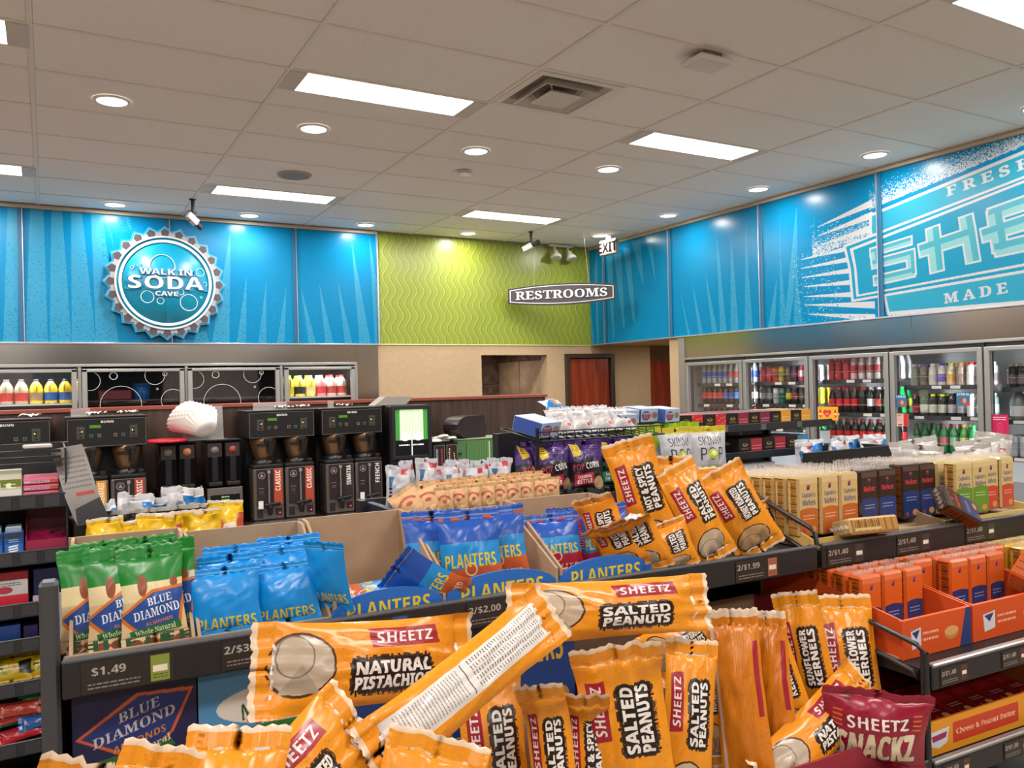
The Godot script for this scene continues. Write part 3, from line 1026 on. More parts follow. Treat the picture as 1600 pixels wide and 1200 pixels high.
func mural(rl: Array) -> void:
	var white := Color("b4b8bc")
	var blue := Color("0a84a8")
	var mid := Color("2890ae")
	# spray of white flecks behind the badge, dense by its edge
	for n in 9000:
		var z := rng.randf_range(1.75, 5.05)
		var edge := 1.17 + (4.7 - z) * 0.163 + (0.215 if z < 4.45 else 0.0)
		var y := edge + absf(rng.randfn()) * 0.075
		if y < 1.71:
			on_panels_fleck(rl, z, y, 0.011 * (1.0 - (y - edge) * 2.0), white)
	for t in [[4.98, 1.375, 1.335], [4.982, 1.294, 1.25], [4.955, 1.207, 1.165], [5.171, 1.108, 1.08], [5.184, 1.025, 0.995], [5.176, 0.94, 0.91], [5.148, 0.853, 0.825], [5.161, 0.762, 0.735], [5.153, 0.685, 0.655], [5.115, 0.598, 0.575], [4.878, 0.504, 0.49]]:
		var k: float = (t[1] - 0.86) * 0.25
		var tip: float = t[0]
		var body := [[tip, t[1]], [4.42, t[1] + k + 0.0], [4.42, t[1] + k - 0.062], [tip, t[1] - 0.006]]
		on_panels(rl, body, white)
		for n in 80:
			on_panels_fleck(rl, tip - pow(rng.randf(), 1.2) * 0.38, t[1] + rng.randf_range(-0.07, 0.04), 0.01, blue)
		for n in 40:
			on_panels_fleck(rl, tip - rng.randf_range(-0.1, 0.4), t[1] + rng.randf_range(-0.08, 0.05), 0.009, white)
	for n in 900:
		on_panels_fleck(rl, rng.randf_range(1.75, 4.3), 0.5 + absf(rng.randfn()) * 0.022, 0.018, white)
	# the badge: outer ribbons, frame, inner frame
	on_panels(rl, [[4.46, 1.24], [4.452, 1.382], [1.6, 1.86], [1.6, 0.45], [4.305, 0.515], [4.33, 0.64]], white)
	on_panels(rl, [[4.43, 1.24], [4.425, 1.362], [1.6, 1.83], [1.6, 0.5], [4.285, 0.54], [4.305, 0.64]], mid)
	on_panels(rl, [[4.72, 1.162], [4.67, 0.95], [4.65, 0.656], [3.2, 0.72], [1.6, 0.78], [1.6, 1.68], [3.2, 1.41]], white)
	on_panels(rl, [[4.69, 1.143], [4.645, 0.95], [4.625, 0.678], [3.2, 0.742], [1.6, 0.80], [1.6, 1.66], [3.2, 1.392]], blue)
	on_panels(rl, [[4.652, 1.122], [4.615, 0.95], [4.598, 0.697], [3.2, 0.768], [1.6, 0.83], [1.6, 1.65], [3.2, 1.38]], white)
	on_panels(rl, [[4.618, 1.103], [4.59, 0.95], [4.574, 0.715], [3.2, 0.788], [1.6, 0.85], [1.6, 1.63], [3.2, 1.36]], blue)
	on_panels_words(rl, "F R E S H", 3.77, 1.423, 3.13, 1.505, 0.075, white, true, 1.0)
	on_panels_words(rl, "F O O D", 2.95, 1.53, 2.5, 1.60, 0.075, white, true, 1.0)
	on_panels_words(rl, "M A D E", 3.81, 0.598, 3.33, 0.63, 0.075, white, true, 1.0)
	on_panels_words(rl, "T O", 3.17, 0.645, 2.98, 0.66, 0.075, white, true, 1.0)
	# S, H, E in slab strokes with bevelled faces
	var strokes := {"S": [[4.445, 1.082, 4.075, 1.125, 4.075, 1.072, 4.445, 1.03], [4.445, 1.07, 4.375, 1.07, 4.365, 0.955, 4.435, 0.955], [4.435, 0.985, 4.055, 1.02, 4.05, 0.955, 4.43, 0.925], [4.115, 0.99, 4.055, 1.0, 4.045, 0.83, 4.105, 0.83], [4.42, 0.845, 4.05, 0.875, 4.055, 0.81, 4.415, 0.78]],
		"H": [[3.94, 1.155, 3.84, 1.175, 3.81, 0.83, 3.91, 0.815], [4.01, 1.045, 3.56, 1.115, 3.545, 1.02, 3.995, 0.955], [3.67, 1.195, 3.575, 1.21, 3.525, 0.86, 3.62, 0.85]],
		"E": [[3.45, 1.22, 3.08, 1.28, 3.08, 1.19, 3.45, 1.135], [3.51, 1.08, 3.08, 1.145, 3.08, 1.05, 3.49, 0.99], [3.46, 1.2, 3.36, 1.22, 3.32, 0.92, 3.42, 0.90], [3.42, 0.96, 3.08, 0.99, 3.08, 0.89, 3.40, 0.87]],
		"E2": [[2.98, 1.29, 2.6, 1.35, 2.6, 1.26, 2.98, 1.2], [3.0, 1.15, 2.6, 1.21, 2.6, 1.12, 3.0, 1.06], [2.98, 1.28, 2.88, 1.3, 2.85, 0.95, 2.95, 0.93], [2.95, 0.99, 2.6, 1.02, 2.6, 0.92, 2.93, 0.9]]}
	for w in 3:
		for key in strokes:
			for s in strokes[key]:
				var c := Vector2((s[0] + s[2] + s[4] + s[6]) / 4, (s[1] + s[3] + s[5] + s[7]) / 4)
				var grow: float = [0.015, 0.0, 0.0][w]
				var q := []
				for n in 4:
					var v := Vector2(s[n * 2], s[n * 2 + 1])
					var dlt := v - c
					q.append([v.x + signf(dlt.x) * grow, v.y + signf(dlt.y) * grow])
				if w == 0:
					on_panels(rl, q, white)
				elif w == 1:
					on_panels(rl, q, Color("7ab0b6"))
				else:
					on_panels(rl, [q[0], q[1], [(q[1][0] + q[2][0]) / 2, (q[1][1] + q[2][1]) / 2], [(q[0][0] + q[3][0]) / 2, (q[0][1] + q[3][1]) / 2]] if absf(q[0][0] - q[1][0]) > 0.2 else [q[1], q[2], [(q[3][0] + q[2][0]) / 2, (q[3][1] + q[2][1]) / 2], [(q[0][0] + q[1][0]) / 2, (q[0][1] + q[1][1]) / 2]], Color("3f97aa"))


func signs() -> void:
	# a giant bottle cap with raised letters
	var o := thing("bottle_cap_sign", "round bottle cap sign reading WALK IN SODA CAVE on the blue wall", "sign", at_t(at(1.02, 1.075, BACK - 0.02)))
	var outer := PackedVector2Array()
	var plate := PackedVector2Array()
	for n in 96:
		var a := TAU * n / 96
		var k := absf(fposmod(n / 4.0 + 0.5, 1.0) - 0.5) * 2.0
		outer.append(Vector2(cos(a), sin(a)) * (0.555 - 0.05 * pow(k, 0.8)))
		plate.append(Vector2(cos(a), sin(a)) * (0.535 - 0.05 * pow(k, 0.8)))
	part(o, "backing_board", extrude(outer, 0.07).commit(), hexm("0f9ac6", 0.35), at_t(Vector3(0, 0, 0.07)))
	part(o, "silver_plate", extrude(plate, 0.012).commit(), hexm("a39fa3", 0.4), at_t(Vector3(0, 0, 0.082)))
	for n in 24:
		var a := TAU * n / 24
		var b := Basis(Vector3.BACK, a - PI / 2)
		part(o, "crimp", extrude(PackedVector2Array([Vector2(-0.026, 0.455), Vector2(0.026, 0.455), Vector2(0.039, 0.495), Vector2(0.0, 0.528), Vector2(-0.039, 0.495)]), 0.004).commit() if not meshes.has("crimp") else meshes["crimp"], hexm("46414a", 0.45), Transform3D(b, Vector3(0, 0, 0.085)))
	part(o, "face_rim", flat_ring(0.452, 0.435, 0.008, 64), hexm("c9d0d4", 0.4), at_t(Vector3(0, 0, 0.092)))
	part(o, "face_disc", lathe([Vector2(0.437, 0.0), Vector2(0.437, 0.006), Vector2(0.0, 0.006)], 48), hexm("1291b4", 0.35), Transform3D(Basis(Vector3.RIGHT, PI / 2), Vector3(0, 0, 0.082)))
	part(o, "white_ring", flat_ring(0.415, 0.39, 0.004, 64), hexm("dfe6ea", 0.4), at_t(Vector3(0, 0, 0.091)))
	var pale := hexm("d3e4ea", 0.4)
	for c in [[-0.03, 0.16, 0.115, 0.007], [0.31, 0.115, 0.04, 0.005], [0.20, 0.09, 0.025, 0.004], [-0.3, 0.135, 0.017, 0.004], [-0.265, 0.155, 0.013, 0.003], [-0.24, 0.12, 0.012, 0.003], [-0.22, 0.17, 0.008, 0.002], [-0.17, -0.14, 0.06, 0.006], [-0.055, -0.175, 0.033, 0.005], [0.2, -0.185, 0.082, 0.006], [0.315, -0.13, 0.011, 0.003], [0.35, 0.0, 0.022, 0.004], [0.13, -0.085, 0.03, 0.006]]:
		part(o, "bubble_ring", flat_ring(c[2], c[2] - c[3], 0.003, 28), pale, at_t(Vector3(c[0], c[1], 0.0895)))
	var light := hexm("d9d8de", 0.4)
	var shade := hexm("0c7fa6", 0.4)
	for w in [["WALK IN", 0.105, 0.056, 0.0, 1.5], ["SODA", 0.0, 0.125, 0.0, 1.55], ["CAVE", -0.105, 0.042, 0.0, 1.5]]:
		part(o, "lettering", letters(w[0], w[2] * 1.12, 0.012, false, w[4]), shade, at_t(Vector3(0.008, w[1] - 0.008, 0.094)))
		part(o, "lettering", letters(w[0], w[2], 0.016, false, w[4]), light, at_t(Vector3(0, w[1], 0.102)))
	# the hanging restrooms sign: a black board bowed top and bottom, hung on two wires
	o = thing("restrooms_sign", "hanging black sign with white letters reading RESTROOMS", "sign", Transform3D(Basis(Vector3.UP, -0.73), at(5.25, 1.06, 7.95)))
	var lens := func(w: float, h0: float, h1: float) -> PackedVector2Array:
		var p := PackedVector2Array()
		for n in 13:
			var x := lerpf(-w, w, n / 12.0)
			p.append(Vector2(x, -lerpf(h1, h0, pow(absf(x / w), 2.0))))
		for n in 13:
			var x := lerpf(w, -w, n / 12.0)
			p.append(Vector2(x, lerpf(h1, h0, pow(absf(x / w), 2.0))))
		return p
	part(o, "board", extrude(lens.call(0.635, 0.085, 0.125), 0.04).commit(), hexm("2b282d", 0.4), at_t(Vector3(0, 0, 0.02)))
	part(o, "white_border", extrude(lens.call(0.612, 0.07, 0.108), 0.003).commit(), hexm("d8d6da", 0.45), at_t(Vector3(0, 0, 0.022)))
	part(o, "inner_board", extrude(lens.call(0.602, 0.062, 0.1), 0.003).commit(), hexm("39353b", 0.4), at_t(Vector3(0, 0, 0.0235)))
	part(o, "lettering", letters("RESTROOMS", 0.098, 0.015, true, 1.28), hexm("dedde2", 0.4), at_t(Vector3(0, 0, 0.032)))
	for s: float in [-1, 1]:
		part(o, "wire", tube([Vector3(s * 0.33, 0.1, 0), Vector3(s * 0.28, CEIL - 1.06, 0)], 0.002, 5).commit(), hexm("b9b9b9", 0.4, 0.5))


func at_t(v: Vector3) -> Transform3D:
	return Transform3D(Basis(), v)


func flat_ring(r0: float, r1: float, depth: float, n: int) -> Mesh:
	var key := "ring %.4f %.4f %.4f %d" % [r0, r1, depth, n]
	if not meshes.has(key):
		var st := kit()
		for i in n:
			var a := Vector3(cos(TAU * i / n), sin(TAU * i / n), 0)
			var b := Vector3(cos(TAU * (i + 1) / n), sin(TAU * (i + 1) / n), 0)
			var z := Vector3(0, 0, depth)
			quad(st, a * r1 + z, a * r0 + z, b * r0 + z, b * r1 + z)
			quad(st, a * r0 + z, a * r0, b * r0, b * r0 + z)
			quad(st, a * r1, a * r1 + z, b * r1 + z, b * r1)
		meshes[key] = st.commit()
	return meshes[key]


# ---------------------------------------------------------------- bottles
func round_profile(kind: String) -> Array:
	match kind:
		"soda":
			return [Vector2(0, 0), Vector2(0.024, 0.0), Vector2(0.032, 0.012), Vector2(0.0325, 0.055), Vector2(0.0315, 0.06), Vector2(0.0325, 0.13), Vector2(0.031, 0.15), Vector2(0.022, 0.182), Vector2(0.0125, 0.205), Vector2(0.0125, 0.213)]
		"wide":
			return [Vector2(0, 0), Vector2(0.028, 0.0), Vector2(0.034, 0.01), Vector2(0.034, 0.10), Vector2(0.03, 0.115), Vector2(0.034, 0.125), Vector2(0.031, 0.145), Vector2(0.019, 0.158), Vector2(0.019, 0.165)]
		"can":
			return [Vector2(0, 0.004), Vector2(0.024, 0.0), Vector2(0.033, 0.012), Vector2(0.033, 0.145), Vector2(0.026, 0.157), Vector2(0.026, 0.16), Vector2(0.024, 0.157), Vector2(0, 0.157)]
		"jug":
			return [Vector2(0, 0), Vector2(0.05, 0.0), Vector2(0.056, 0.01), Vector2(0.056, 0.13), Vector2(0.046, 0.17), Vector2(0.024, 0.205), Vector2(0.02, 0.21), Vector2(0.02, 0.216)]
	return []


func hue_name(h: String) -> String:
	if h == "clear":
		return "clear"
	var c := Color(h)
	if c.s < 0.2:
		return "white" if c.v > 0.78 else ("grey" if c.v > 0.4 else "black")
	if c.v < 0.25:
		return "dark"
	var n := int(c.h * 360)
	return "red" if n < 14 or n > 345 else ("brown" if n < 45 and c.v < 0.65 else ("orange" if n < 38 else ("yellow" if n < 66 else ("green" if n < 165 else ("blue" if n < 250 else ("purple" if n < 300 else "pink"))))))


func look(c: Array) -> String:
	return "%s drink with %s label%s" % [hue_name(c[0]), hue_name(c[1]), "" if c[2] == "" else " and %s cap," % hue_name(c[2])]


# c: body, label, cap
func bottle(kind: String, c: Array, label: String, group: String, t: Transform3D) -> Node3D:
	var key := "bottle %s %s" % [kind, str(c)]
	if mats.has(key):
		var n := copy_of(mats[key], t, label)
		n.set_meta("group", group)
		return n
	var o := thing("drink_can" if kind == "can" else ("juice_jug" if kind == "jug" else "drink_bottle"), label, "can" if kind == "can" else ("jug" if kind == "jug" else "bottle"), t, group)
	mats[key] = o
	var see := 0.12 if c[0] != "clear" else 0.1
	part(o, "body", lathe(round_profile(kind), 14, "round " + kind), hexm("8f979b" if c[0] == "clear" else c[0], see))
	var p := round_profile(kind)
	if kind == "can":
		part(o, "lid", lathe([Vector2(0.0262, 0.1555), Vector2(0.0265, 0.161), Vector2(0.0235, 0.1575), Vector2(0, 0.1575)], 14, "can lid"), mat(Color("c4c4c8"), 0.25, 0.9))
		part(o, "band", lathe([Vector2(0.0334, 0.05), Vector2(0.0334, 0.11)], 14, "can band"), hexm(c[1], 0.2))
	elif kind == "jug":
		part(o, "cap", lathe([Vector2(0.023, 0.208), Vector2(0.023, 0.228), Vector2(0, 0.229)], 12, "jug cap"), hexm(c[2], 0.4))
		part(o, "label_band", lathe([Vector2(0.0566, 0.03), Vector2(0.0566, 0.105)], 14, "jug label"), hexm(c[1], 0.35))
		part(o, "handle", tube([Vector3(0.0, 0.185, 0.03), Vector3(0.0, 0.18, 0.055), Vector3(0.0, 0.15, 0.064), Vector3(0.0, 0.12, 0.056)], 0.008, 6).commit(), hexm(c[0], see))
	else:
		var y0: float = p[-1].y
		var r: float = p[-1].x + 0.0015
		part(o, "cap", lathe([Vector2(r, y0 - 0.004), Vector2(r, y0 + 0.014), Vector2(r - 0.003, y0 + 0.016), Vector2(0, y0 + 0.016)], 12, "cap " + kind), hexm(c[2], 0.4))
		var a := 0.062 if kind == "soda" else 0.03
		var b := 0.128 if kind == "soda" else 0.095
		var rr := 0.0331 if kind == "soda" else 0.0346
		part(o, "label_band", lathe([Vector2(rr, a), Vector2(rr, b)], 14, "label " + kind), hexm(c[1], 0.35))
	return o


# ---------------------------------------------------------------- coolers
func alu() -> StandardMaterial3D:
	return mat(Color("a6a6a4"), 0.42, 0.75)


func left_cooler() -> void:
	var o := thing("beverage_cooler", "long stainless cooler with glass doors under the soda cave sign", "cooler", Transform3D())
	part(o, "fascia", room_box(-4.5, 2.94, 0.302, 0.487, BACK - 0.012, BACK + 0.05), steel(), Transform3D(), "brushed stainless fascia")
	part(o, "end_post", room_box(2.942, 3.19, -HC, 0.487, BACK - 0.012, BACK + 0.6), steel(), Transform3D(), "brushed stainless end post")
	part(o, "header_rail", room_box(-4.5, 2.94, 0.275, 0.3, BACK - 0.03, BACK + 0.04, 0.003), alu())
	part(o, "liner", room_box(-4.5, 2.94, -HC, 0.45, 9.45, 9.5), hexm("101113", 0.6))
	part(o, "roof", room_box(-4.5, 2.94, 0.33, 0.4, BACK + 0.05, 9.45), hexm("141518", 0.6))
	var edges := [[-1.55, -0.66], [-0.638, 0.255], [0.277, 1.185], [1.197, 2.112], [2.142, 2.922]]
	for e in edges:
		part(o, "mullion", room_box(e[1] - 0.004, e[1] + 0.026, -HC, 0.276, BACK - 0.02, BACK + 0.05, 0.003), alu())
		part(o, "divider", room_box(e[1] + 0.002, e[1] + 0.018, -HC, 0.33, BACK + 0.05, 9.45), hexm("16171a", 0.6))
	var n := 0
	for e in edges:
		var lit: bool = n in [1, 4]
		var st := kit()
		var x0: float = e[0] + 0.006
		var x1: float = e[1] - 0.012
		for x: float in [x0 + 0.0225, x1 - 0.0225]:
			abox(st, at(x, (-HC + 0.25) / 2, BACK - 0.03), Vector3(0.045, HC + 0.25, 0.04), 0.004)
		abox(st, at((x0 + x1) / 2, 0.238, BACK - 0.03), Vector3(x1 - x0, 0.03, 0.04), 0.004)
		var door := part(o, "door", st.commit(), alu())
		part(door, "pane", room_box(x0 + 0.04, x1 - 0.04, -HC + 0.1, 0.226, BACK - 0.026, BACK - 0.022), pane(0.012, Color(0.3, 0.32, 0.33)))
		if not lit and n > 0:
			var c := hexm("cfcfcf", 0.5)
			for r in [[0.02, 0.14, 0.09, 0.004, 0], [0.28, -0.09, 0.18, 0.004, 0], [0.22, 0.185, 0.036, 0.006, 0], [0.58, 0.185, 0.09, 0.004, 0], [0.67, 0.2, 0.022, 0.005, 0], [0.6, 0.055, 0.01, 0.003, 0], [0.74, -0.06, 0.11, 0.004, 0]]:
				part(door, "bubble_ring", half_rings(r[2], r[3], x0 + 0.045 + r[0], r[1], x0 + 0.046, x1 - 0.046, 0.222), c)
		if lit:
			var rows := 7 if n == 1 else 6
			for k in rows:
				var x := (-0.44 + k * 0.118) if n == 1 else (2.245 + k * 0.116)
				var kind: Array = ([["b9a58a", "c8322a", "6a4a30"], ["e0c23a", "a78a66", "2a2a30"], ["e6c84a", "3a66a8", "28323a"], ["e8c83a", "4466a0", "2a2a3c"], ["f0b41e", "d9c8c0", "b8481e"]][maxi(k - 2, 0)] if n == 1 else ([["d9c74a", "d2b83a", "d0b22c"], ["d8c84e", "30302c", "c8a82c"], ["dcc850", "e2d48a", "caa82a"], ["d88a86", "c83a3c", "d2d2d0"], ["dcc0b0", "b8403c", "c83030"], ["e0c4b0", "c2413c", "cf3434"]][k]))
				for row in 2:
					bottle("jug", kind, "plastic juice jug %s in the cooler %s" % [["with a dark lid", "with a white lid", "with a yellow label", "with a blue label", "with an orange lid", "with a red label", "with a pale label"][k], "left of the bubble doors" if n == 1 else "right of the bubble doors"], "juice jugs in the left cooler", tf(x, -0.06, 8.72 + row * 0.13, rng.randf_range(-12, 12)))
			part(o, "shelf", room_box(x0, x1, -0.075, -0.06, 8.62, 9.1), hexm("c9c9c9", 0.4))
			cooler_light(o, Vector2(x1 - x0 - 0.14, 0.025), Transform3D(Basis(Vector3.RIGHT, -PI / 2 + 0.5), at((x0 + x1) / 2, 0.30, 8.66)), 0.6)
		else:
			for y: float in [0.02]:
				part(o, "shelf", room_box(x0, x1, y - 0.08, y - 0.065, 8.75, 9.2), hexm("3a3c40", 0.5))
		n += 1
	# the bucket and the red crate seen through the bubble door
	solo("blue_bucket", "blue bucket seen through the first bubble glass door", "bucket", lathe([Vector2(0, 0), Vector2(0.07, 0), Vector2(0.085, 0.16), Vector2(0.08, 0.16), Vector2(0.066, 0.01), Vector2(0, 0.01)], 20), hexm("1568b4", 0.45), tf(0.83, -0.045, 8.95))
	solo("red_crate", "dark red crate beside the blue bucket behind bubble glass", "crate", box(0.3, 0.1, 0.2, 0.01), hexm("6e1624", 0.5), tf(0.58, -0.045, 8.95))


func cooler_light(o: Node3D, size: Vector2, t: Transform3D, e: float) -> void:
	var p := part(o, "light_tube", box(size.x, 0.008, size.y, 0.002), glow(Color(0.95, 0.98, 1.0), 3.0), t * Transform3D(Basis(Vector3.RIGHT, PI / 2), Vector3(0, 0, 0.004)))
	var l := AreaLight3D.new()
	l.name = "light"
	l.area_size = size
	l.light_energy = e
	l.light_color = Color(0.96, 0.985, 1.0)
	l.shadow_enabled = true
	l.area_range = 20.0
	l.transform = t * at_t(Vector3(0, 0, -0.008))
	o.add_child(l, true)


func half_rings(r: float, w: float, cx: float, cy: float, x0: float, x1: float, y1: float) -> Mesh:
	var st := kit()
	for i in 40:
		var a := Vector2(cos(TAU * i / 40), sin(TAU * i / 40))
		var b := Vector2(cos(TAU * (i + 1) / 40), sin(TAU * (i + 1) / 40))
		var mid := Vector2(cx, cy) + (a + b) / 2 * r
		if mid.x > x0 and mid.x < x1 and mid.y < y1:
			var q := []
			for v: Vector2 in [a * (r - w), a * r, b * r, b * (r - w)]:
				q.append(at(cx + v.x, cy + v.y, BACK - 0.0275))
			quad(st, q[0], q[1], q[2], q[3])
	return st.commit()


func right_cooler() -> void:
	var o := thing("drinks_cooler", "walk-in drinks cooler with five glass doors along the right wall", "cooler", Transform3D())
	part(o, "fascia", room_box(RIGHT - 0.012, RIGHT + 0.05, 0.262, 0.487, 1.75, 6.78), steel(), Transform3D(), "brushed stainless fascia")
	part(o, "fascia_seam", room_box(RIGHT - 0.0135, RIGHT - 0.012, 0.262, 0.487, 4.09, 4.096), hexm("55524e", 0.5))
	part(o, "corner_post", room_box(RIGHT - 0.02, RIGHT + 0.05, -HC, 0.487, 6.785, 6.885), alu())
	part(o, "header_rail", room_box(RIGHT - 0.03, RIGHT + 0.04, 0.238, 0.26, 1.75, 6.78, 0.003), alu())
	part(o, "liner", room_box(6.95, 7.0, -HC, 0.4, 1.75, 6.88), hexm("b9bcbe", 0.6))
	part(o, "roof", room_box(RIGHT + 0.05, 6.95, 0.3, 0.36, 1.75, 6.88), hexm("9fa2a4", 0.6))
	part(o, "end_wall", room_box(RIGHT + 0.05, 6.95, -HC, 0.3, 6.80, 6.88), hexm("b0b3b5", 0.6))
	part(o, "end_wall", room_box(RIGHT + 0.02, 6.95, -HC, 0.4, 1.75, 1.8), hexm("b0b3b5", 0.6))
	var e := [6.755, 5.915, 5.10, 4.28, 3.50, 2.70, 1.90]
	for k in 7:
		part(o, "mullion", room_box(RIGHT, RIGHT + 0.06, -HC, 0.238, e[k] - 0.02, e[k] + 0.02), hexm("26282b", 0.5))
		if k:
			# a lamp on the inside of each mullion throws light on the goods
			cooler_light(o, Vector2(0.022, 1.5), Transform3D(Basis(Vector3.UP, -PI / 2 + 0.75), at(RIGHT + 0.075, -0.55, e[k] + 0.02)), 0.75)
		if k == 6:
			continue
		var z0: float = e[k] - 0.006
		var z1: float = e[k + 1] + 0.006
		var st := kit()
		for z: float in [z0 - 0.021, z1 + 0.021]:
			abox(st, at(RIGHT - 0.03, (-HC + 0.205) / 2, z), Vector3(0.045, HC + 0.205, 0.042), 0.005)
		abox(st, at(RIGHT - 0.03, 0.188, (z0 + z1) / 2), Vector3(0.045, 0.034, z0 - z1 - 0.06), 0.005)
		var door := part(o, "door", st.commit(), alu())
		part(door, "gasket", room_box(RIGHT - 0.012, RIGHT + 0.0, 0.206, 0.236, z1, z0), hexm("17181a", 0.6))
		part(door, "pane", room_box(RIGHT - 0.032, RIGHT - 0.028, -HC + 0.1, 0.175, z1 + 0.04, z0 - 0.04), pane(0.012, Color(0.4, 0.42, 0.43)))
		part(door, "handle", tube([at(RIGHT - 0.075, -0.5, z1 + 0.02), at(RIGHT - 0.08, -0.48, z1 + 0.02), at(RIGHT - 0.08, -0.1, z1 + 0.02), at(RIGHT - 0.055, -0.08, z1 + 0.02)], 0.009).commit(), alu()) if false else null
	var cola := ["1c0f0c", "c0202a", "c8202c"]
	var stock := [
		[[-0.03, "soda", [["clear", "2a4fa0", "e8e8ea"], ["clear", "2a4fa0", "e8e8ea"], ["clear", "b8404a", "e8e8ea"], ["clear", "2a50a8", "e8e8ea"]], "clear water bottles with blue labels"], [-0.25, "soda", [["2a1a18", "b02c30", "d8d8d8"], ["2a1a18", "b8322e", "2a2a2e"], ["30262a", "2c4ea0", "e6e6e6"], ["2c2422", "3a86c8", "e6e6e6"], ["4a4644", "e0dcd8", "d8d8d8"]], "dark soda bottles with red and blue labels"], [-0.5, "soda", [cola], "cola bottles"]],
		[[-0.028, "can", [["b03038", "c24048", ""], ["b83a36", "8a2a2c", ""], ["a89048", "7a6a3a", ""], ["5a3a58", "3c2c44", ""], ["3c3044", "7a3a58", ""], ["a03a50", "e0b0b8", ""], ["d8d4d0", "c8c0b8", ""], ["c9c9c9", "b0b0b0", ""]], "tall energy cans"], [-0.243, "can", [["2a2a2e", "7a7a80", ""], ["a8aeb2", "8a9096", ""], ["2e6a58", "1f4a40", ""], ["26261e", "b0b82c", ""], ["1c1c1e", "7a2a2e", ""], ["2a2624", "4a443c", ""], ["e07a1e", "d8601a", ""], ["d8d23a", "c8c02a", ""]], "tall energy cans"], [-0.48, "soda", [["1f7a3a", "3aa050", "2a8a40"]], "green bottles"]],
		[[-0.02, "soda", [["c23a40", "b02830", "e8e8e8"], ["c84448", "d0303a", "f0f0f0"], ["d8b0b0", "c83a44", "f0f0f0"], ["d0c0c0", "b05a60", "f0f0f0"], ["b0a8a8", "a03a40", "e8e8e8"], ["d8d8da", "d0c8c8", "f0f0f0"], ["e0e0e2", "c8c8cc", "f0f0f0"]], "red and clear bottles"], [-0.315, "soda", [cola, cola, cola, ["161012", "2a1a1c", "c8202c"], ["1c1412", "d8d8dc", "b8b8bc"], ["1a1210", "a03a34", "e0e0e0"], ["158040", "2ab060", "22a050"], ["1a8a48", "c8d84a", "22a050"]], "cola and green soda bottles"], [-0.60, "soda", [cola], "cola bottles with red caps"]],
		[[-0.082, "wide", [["8a8c86", "7a7c70", "a8a8b0"], ["8a8478", "6a6458", "7a5ac0"], ["e0dcd6", "c8c0ba", "e8e8e8"], ["e4e0da", "7a6ac8", "5a4ac0"], ["dcd2b8", "d8a850", "e8d020"], ["a89486", "8a7a70", "c08a50"], ["e6e2e0", "d8d0cc", "d02a30"], ["e8e4e0", "9a8a8a", "e8dcd0"]], "white and tan bottles with coloured caps"], [-0.328, "wide", [["2a2426", "a03038", "c0303a"], ["3a3c38", "c8c8c0", "2a2a2a"], ["383830", "c8c8b8", "d8dc3a"], ["34342e", "b8b8a8", "d4d83a"], ["2c2c30", "a8a8ac", "26262a"], ["2a2a2c", "98989c", "2a2a2a"], ["d8d8da", "c0c4c8", "e8e8e8"], ["8aa8a0", "c8d8d4", "e0e8e8"]], "dark bottles with pale labels"], [-0.62, "soda", [["16542e", "6a9a7a", "1a5a34"], ["1a6a3a", "78a888", "2a7a48"], ["1c7a40", "b86a6a", "d83a4a"], ["1c7a40", "8ab090", "d83a4a"], ["38803c", "b8c870", "e0d838"], ["1f9a58", "dfe8e0", "3ac080"], ["146a38", "d0404a", "d02a38"]], "green soda bottles"]],
		[[-0.105, "wide", [["2e2a2c", "5a5458", "a08a70"], ["3a1c1e", "7a2a30", "b82a38"], ["4a2a2c", "c0b8b4", "c02a3a"], ["b08a1e", "d8b020", "2a2220"]], "dark and yellow bottles"], [-0.345, "jug", [["6a6e70", "b8bcbe", "e8e8e8"], ["3ab84a", "48c858", "2a9a3a"], ["9a78b0", "b090c8", "7a5a90"]], "bright sports drink jugs"], [-0.62, "can", [["c0c4c8", "a8b0b8", ""], ["b8bcc4", "8a98a8", ""]], "silver cans"]],
		[[-0.105, "soda", [cola], "cola bottles"], [-0.345, "soda", [cola], "cola bottles"]],
	]
	var names := ["first", "second", "third", "fourth", "fifth", "sixth"]
	for k in 6:
		var rows: Array = stock[k]
		for ri in rows.size():
			var r: Array = rows[ri]
			var y: float = r[0]
			var deep := 0.30
			part(o, "shelf", room_box(RIGHT + 0.09, 6.85, y - 0.014, y - 0.002, e[k + 1] + 0.05, e[k] - 0.05), hexm("5a5c5e", 0.5))
			var rail := part(o, "price_rail", room_box(RIGHT + 0.08, RIGHT + 0.09, y - 0.03, y + 0.006, e[k + 1] + 0.05, e[k] - 0.05), hexm("2b2c2f", 0.45))
			var w: float = e[k] - e[k + 1] - 0.16
			for q in 4:
				part(rail, "price_tag", room_box(RIGHT + 0.077, RIGHT + 0.08, y - 0.024, y + 0.0, e[k + 1] + 0.1 + q * w / 4, e[k + 1] + 0.18 + q * w / 4), hexm("d6d6d2" if (q + ri) % 3 else "33343a", 0.5))
			part(rail, "fence_wire", tube([at(RIGHT + 0.095, y + 0.075, e[k + 1] + 0.06), at(RIGHT + 0.095, y + 0.075, e[k] - 0.08)], 0.0015, 4).commit(), hexm("b8babc", 0.4))
			var pitch := 0.125 if r[1] == "jug" else (0.078 if r[1] == "wide" else (0.078 if r[1] == "can" else 0.08))
			var count := int(w / pitch) + 1
			var kinds: Array = r[2]
